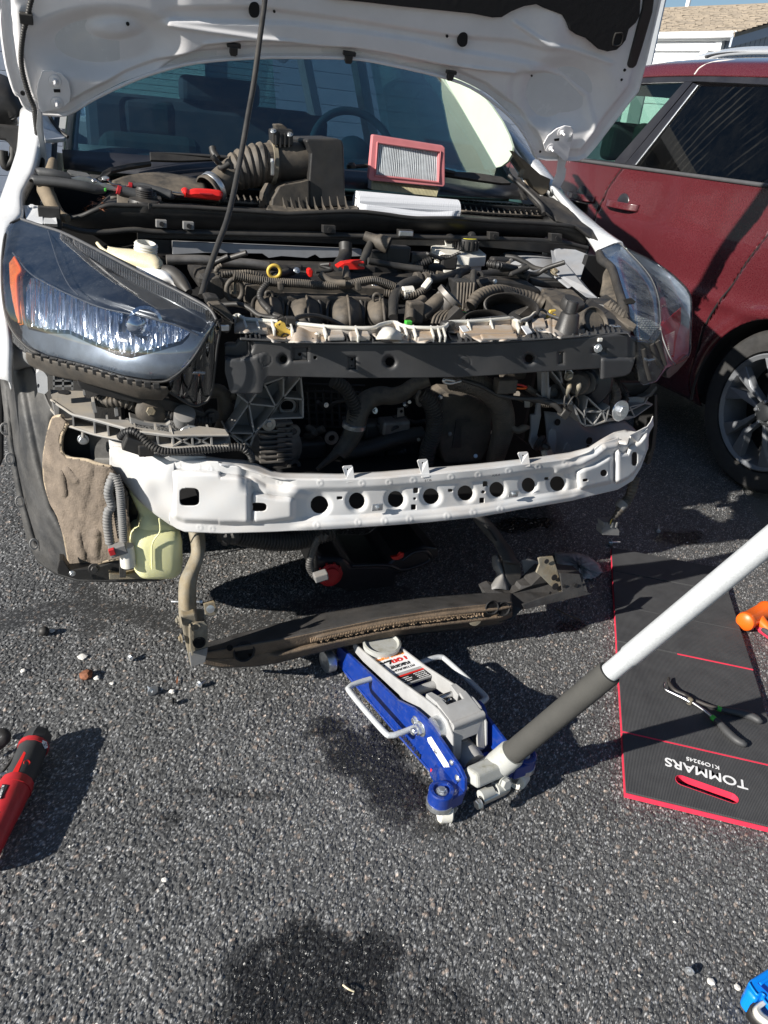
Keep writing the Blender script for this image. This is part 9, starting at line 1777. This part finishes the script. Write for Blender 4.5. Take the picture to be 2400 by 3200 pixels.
rock('thin white flake between bark and wide-washer bolt', 350, 2135, .006, seed=7, flat=.4)
rock('white stone near the blue case at the lower right', 2222, 3068, .007, seed=8)
rock('cream stone at the bottom right, nearest the blue case', 2305, 3085, .006, seed=12)
rock('pale pebble on the asphalt in the lower left', 515, 2750, .006, seed=13)
bk = []
q = random.Random(4)
rock('crumbled brown bark lump on the asphalt', 270, 2108, .016, 'leaf', 'bark', 'bark', 11, .7, None)
for lab, px in (('orange dry leaf sliver above the cluster of bolts', ((552, 2118), (556, 2112), (557, 2128), (553, 2138), (550, 2130))),):
    o = slab('leaf', [AZ(x, y, .006) for x, y in px], (0, 0, -.001), 'leaf', None, at=AZ(553, 2125, 0), bevel=0); tag(o, lab, 'leaf')
for lab, px, r in (('straw splinter on the oily asphalt at the bottom', ((1072, 3078, .008), (1088, 3090, .012), (1106, 3098, .008)), .0016), ('thin brown twig in shade right of the crossmember', ((1735, 1900, .005), (1770, 1920, .01), (1815, 1938, .006)), .002)):
    o = tube('twig', [AZ(*p) for p in px], r, 'cream_plastic' if 'straw' in lab else 'twig', None, at=AZ(px[0][0], px[0][1], 0)); tag(o, lab, 'twig')
# crumpled rag/plastic in the shade
xs2 = np.linspace(0, 1, 26); rw = []
poly = np.array([(1728, 1728), (1760, 1726), (1800, 1728), (1840, 1740), (1870, 1760), (1885, 1790), (1860, 1806), (1820, 1812), (1780, 1800), (1745, 1780)], float)
V, F = [], []; cx, cy = poly.mean(0); N_ = 60; q = np.random.default_rng(2)
for k_, s_ in enumerate((0.02, .25, .45, .65, .85, 1.0)):
    for i in range(N_):
        t = i/N_*len(poly); a_, f_ = int(t) % len(poly), t % 1; e = poly[a_]*(1-f_)+poly[(a_+1) % len(poly)]*f_; p = np.array([cx, cy])+(e-np.array([cx, cy]))*s_*(1+q.uniform(-.05, .05)); V.append(AZ(p[0], p[1], .006+.022*(1-s_)**.5*q.uniform(.4, 1.2)))
for k_ in range(5):
    for i in range(N_): F.append((k_*N_+i, k_*N_+(i+1) % N_, (k_+1)*N_+(i+1) % N_, (k_+1)*N_+i))
o = obj('rag', V, F, 'rag', None, at=AZ(1800, 1770, 0), smooth=True, solid=.002); tag(o, 'crumpled grey-white plastic scrap in shade beside the crossmember end', 'rag')
db = []
q = random.Random(12)
for i in range(160):
    x, y = 1500+q.random()*880, 1560+q.random()*240; p = AZ(x, y, .004); a_ = q.random()*6.28; l = .002+.006*q.random()**2; u = Vector((math.cos(a_), math.sin(a_), q.uniform(-.3, .3)))*l; v = Vector((-math.sin(a_), math.cos(a_), q.uniform(-.3, .3)))*l*.4; db.append(([p-u, p+v, p+u, p-v], [(0, 1, 2), (0, 2, 3)]))
for i in range(200):
    x, y = q.random()*2400, 1900+q.random()*1300; p = AZ(x, y, .005); a_ = q.random()*6.28; l = .001+.003*q.random()**3; u = Vector((math.cos(a_), math.sin(a_), q.uniform(-.4, .4)))*l; v = Vector((-math.sin(a_), math.cos(a_), q.uniform(-.3, .3)))*l*.6; db.append(([p-u, p+v, p+u, p-v], [(0, 1, 2), (0, 2, 3)]))
V, F = join(db); o = obj('debris', V, F, 'stone_white', None, at=(0, 0, 0)); tag(o, 'tiny pale chips and flakes scattered over the asphalt', 'debris', kind='stuff')
lf = slab('broken_liner', [AZ(x, y, .01) for x, y in ((2062, 1300), (2090, 1290), (2098, 1310), (2080, 1330), (2060, 1325))], (0, 0, -.004), 'tarp_grey', None, at=AZ(2075, 1310, 0)) if False else None
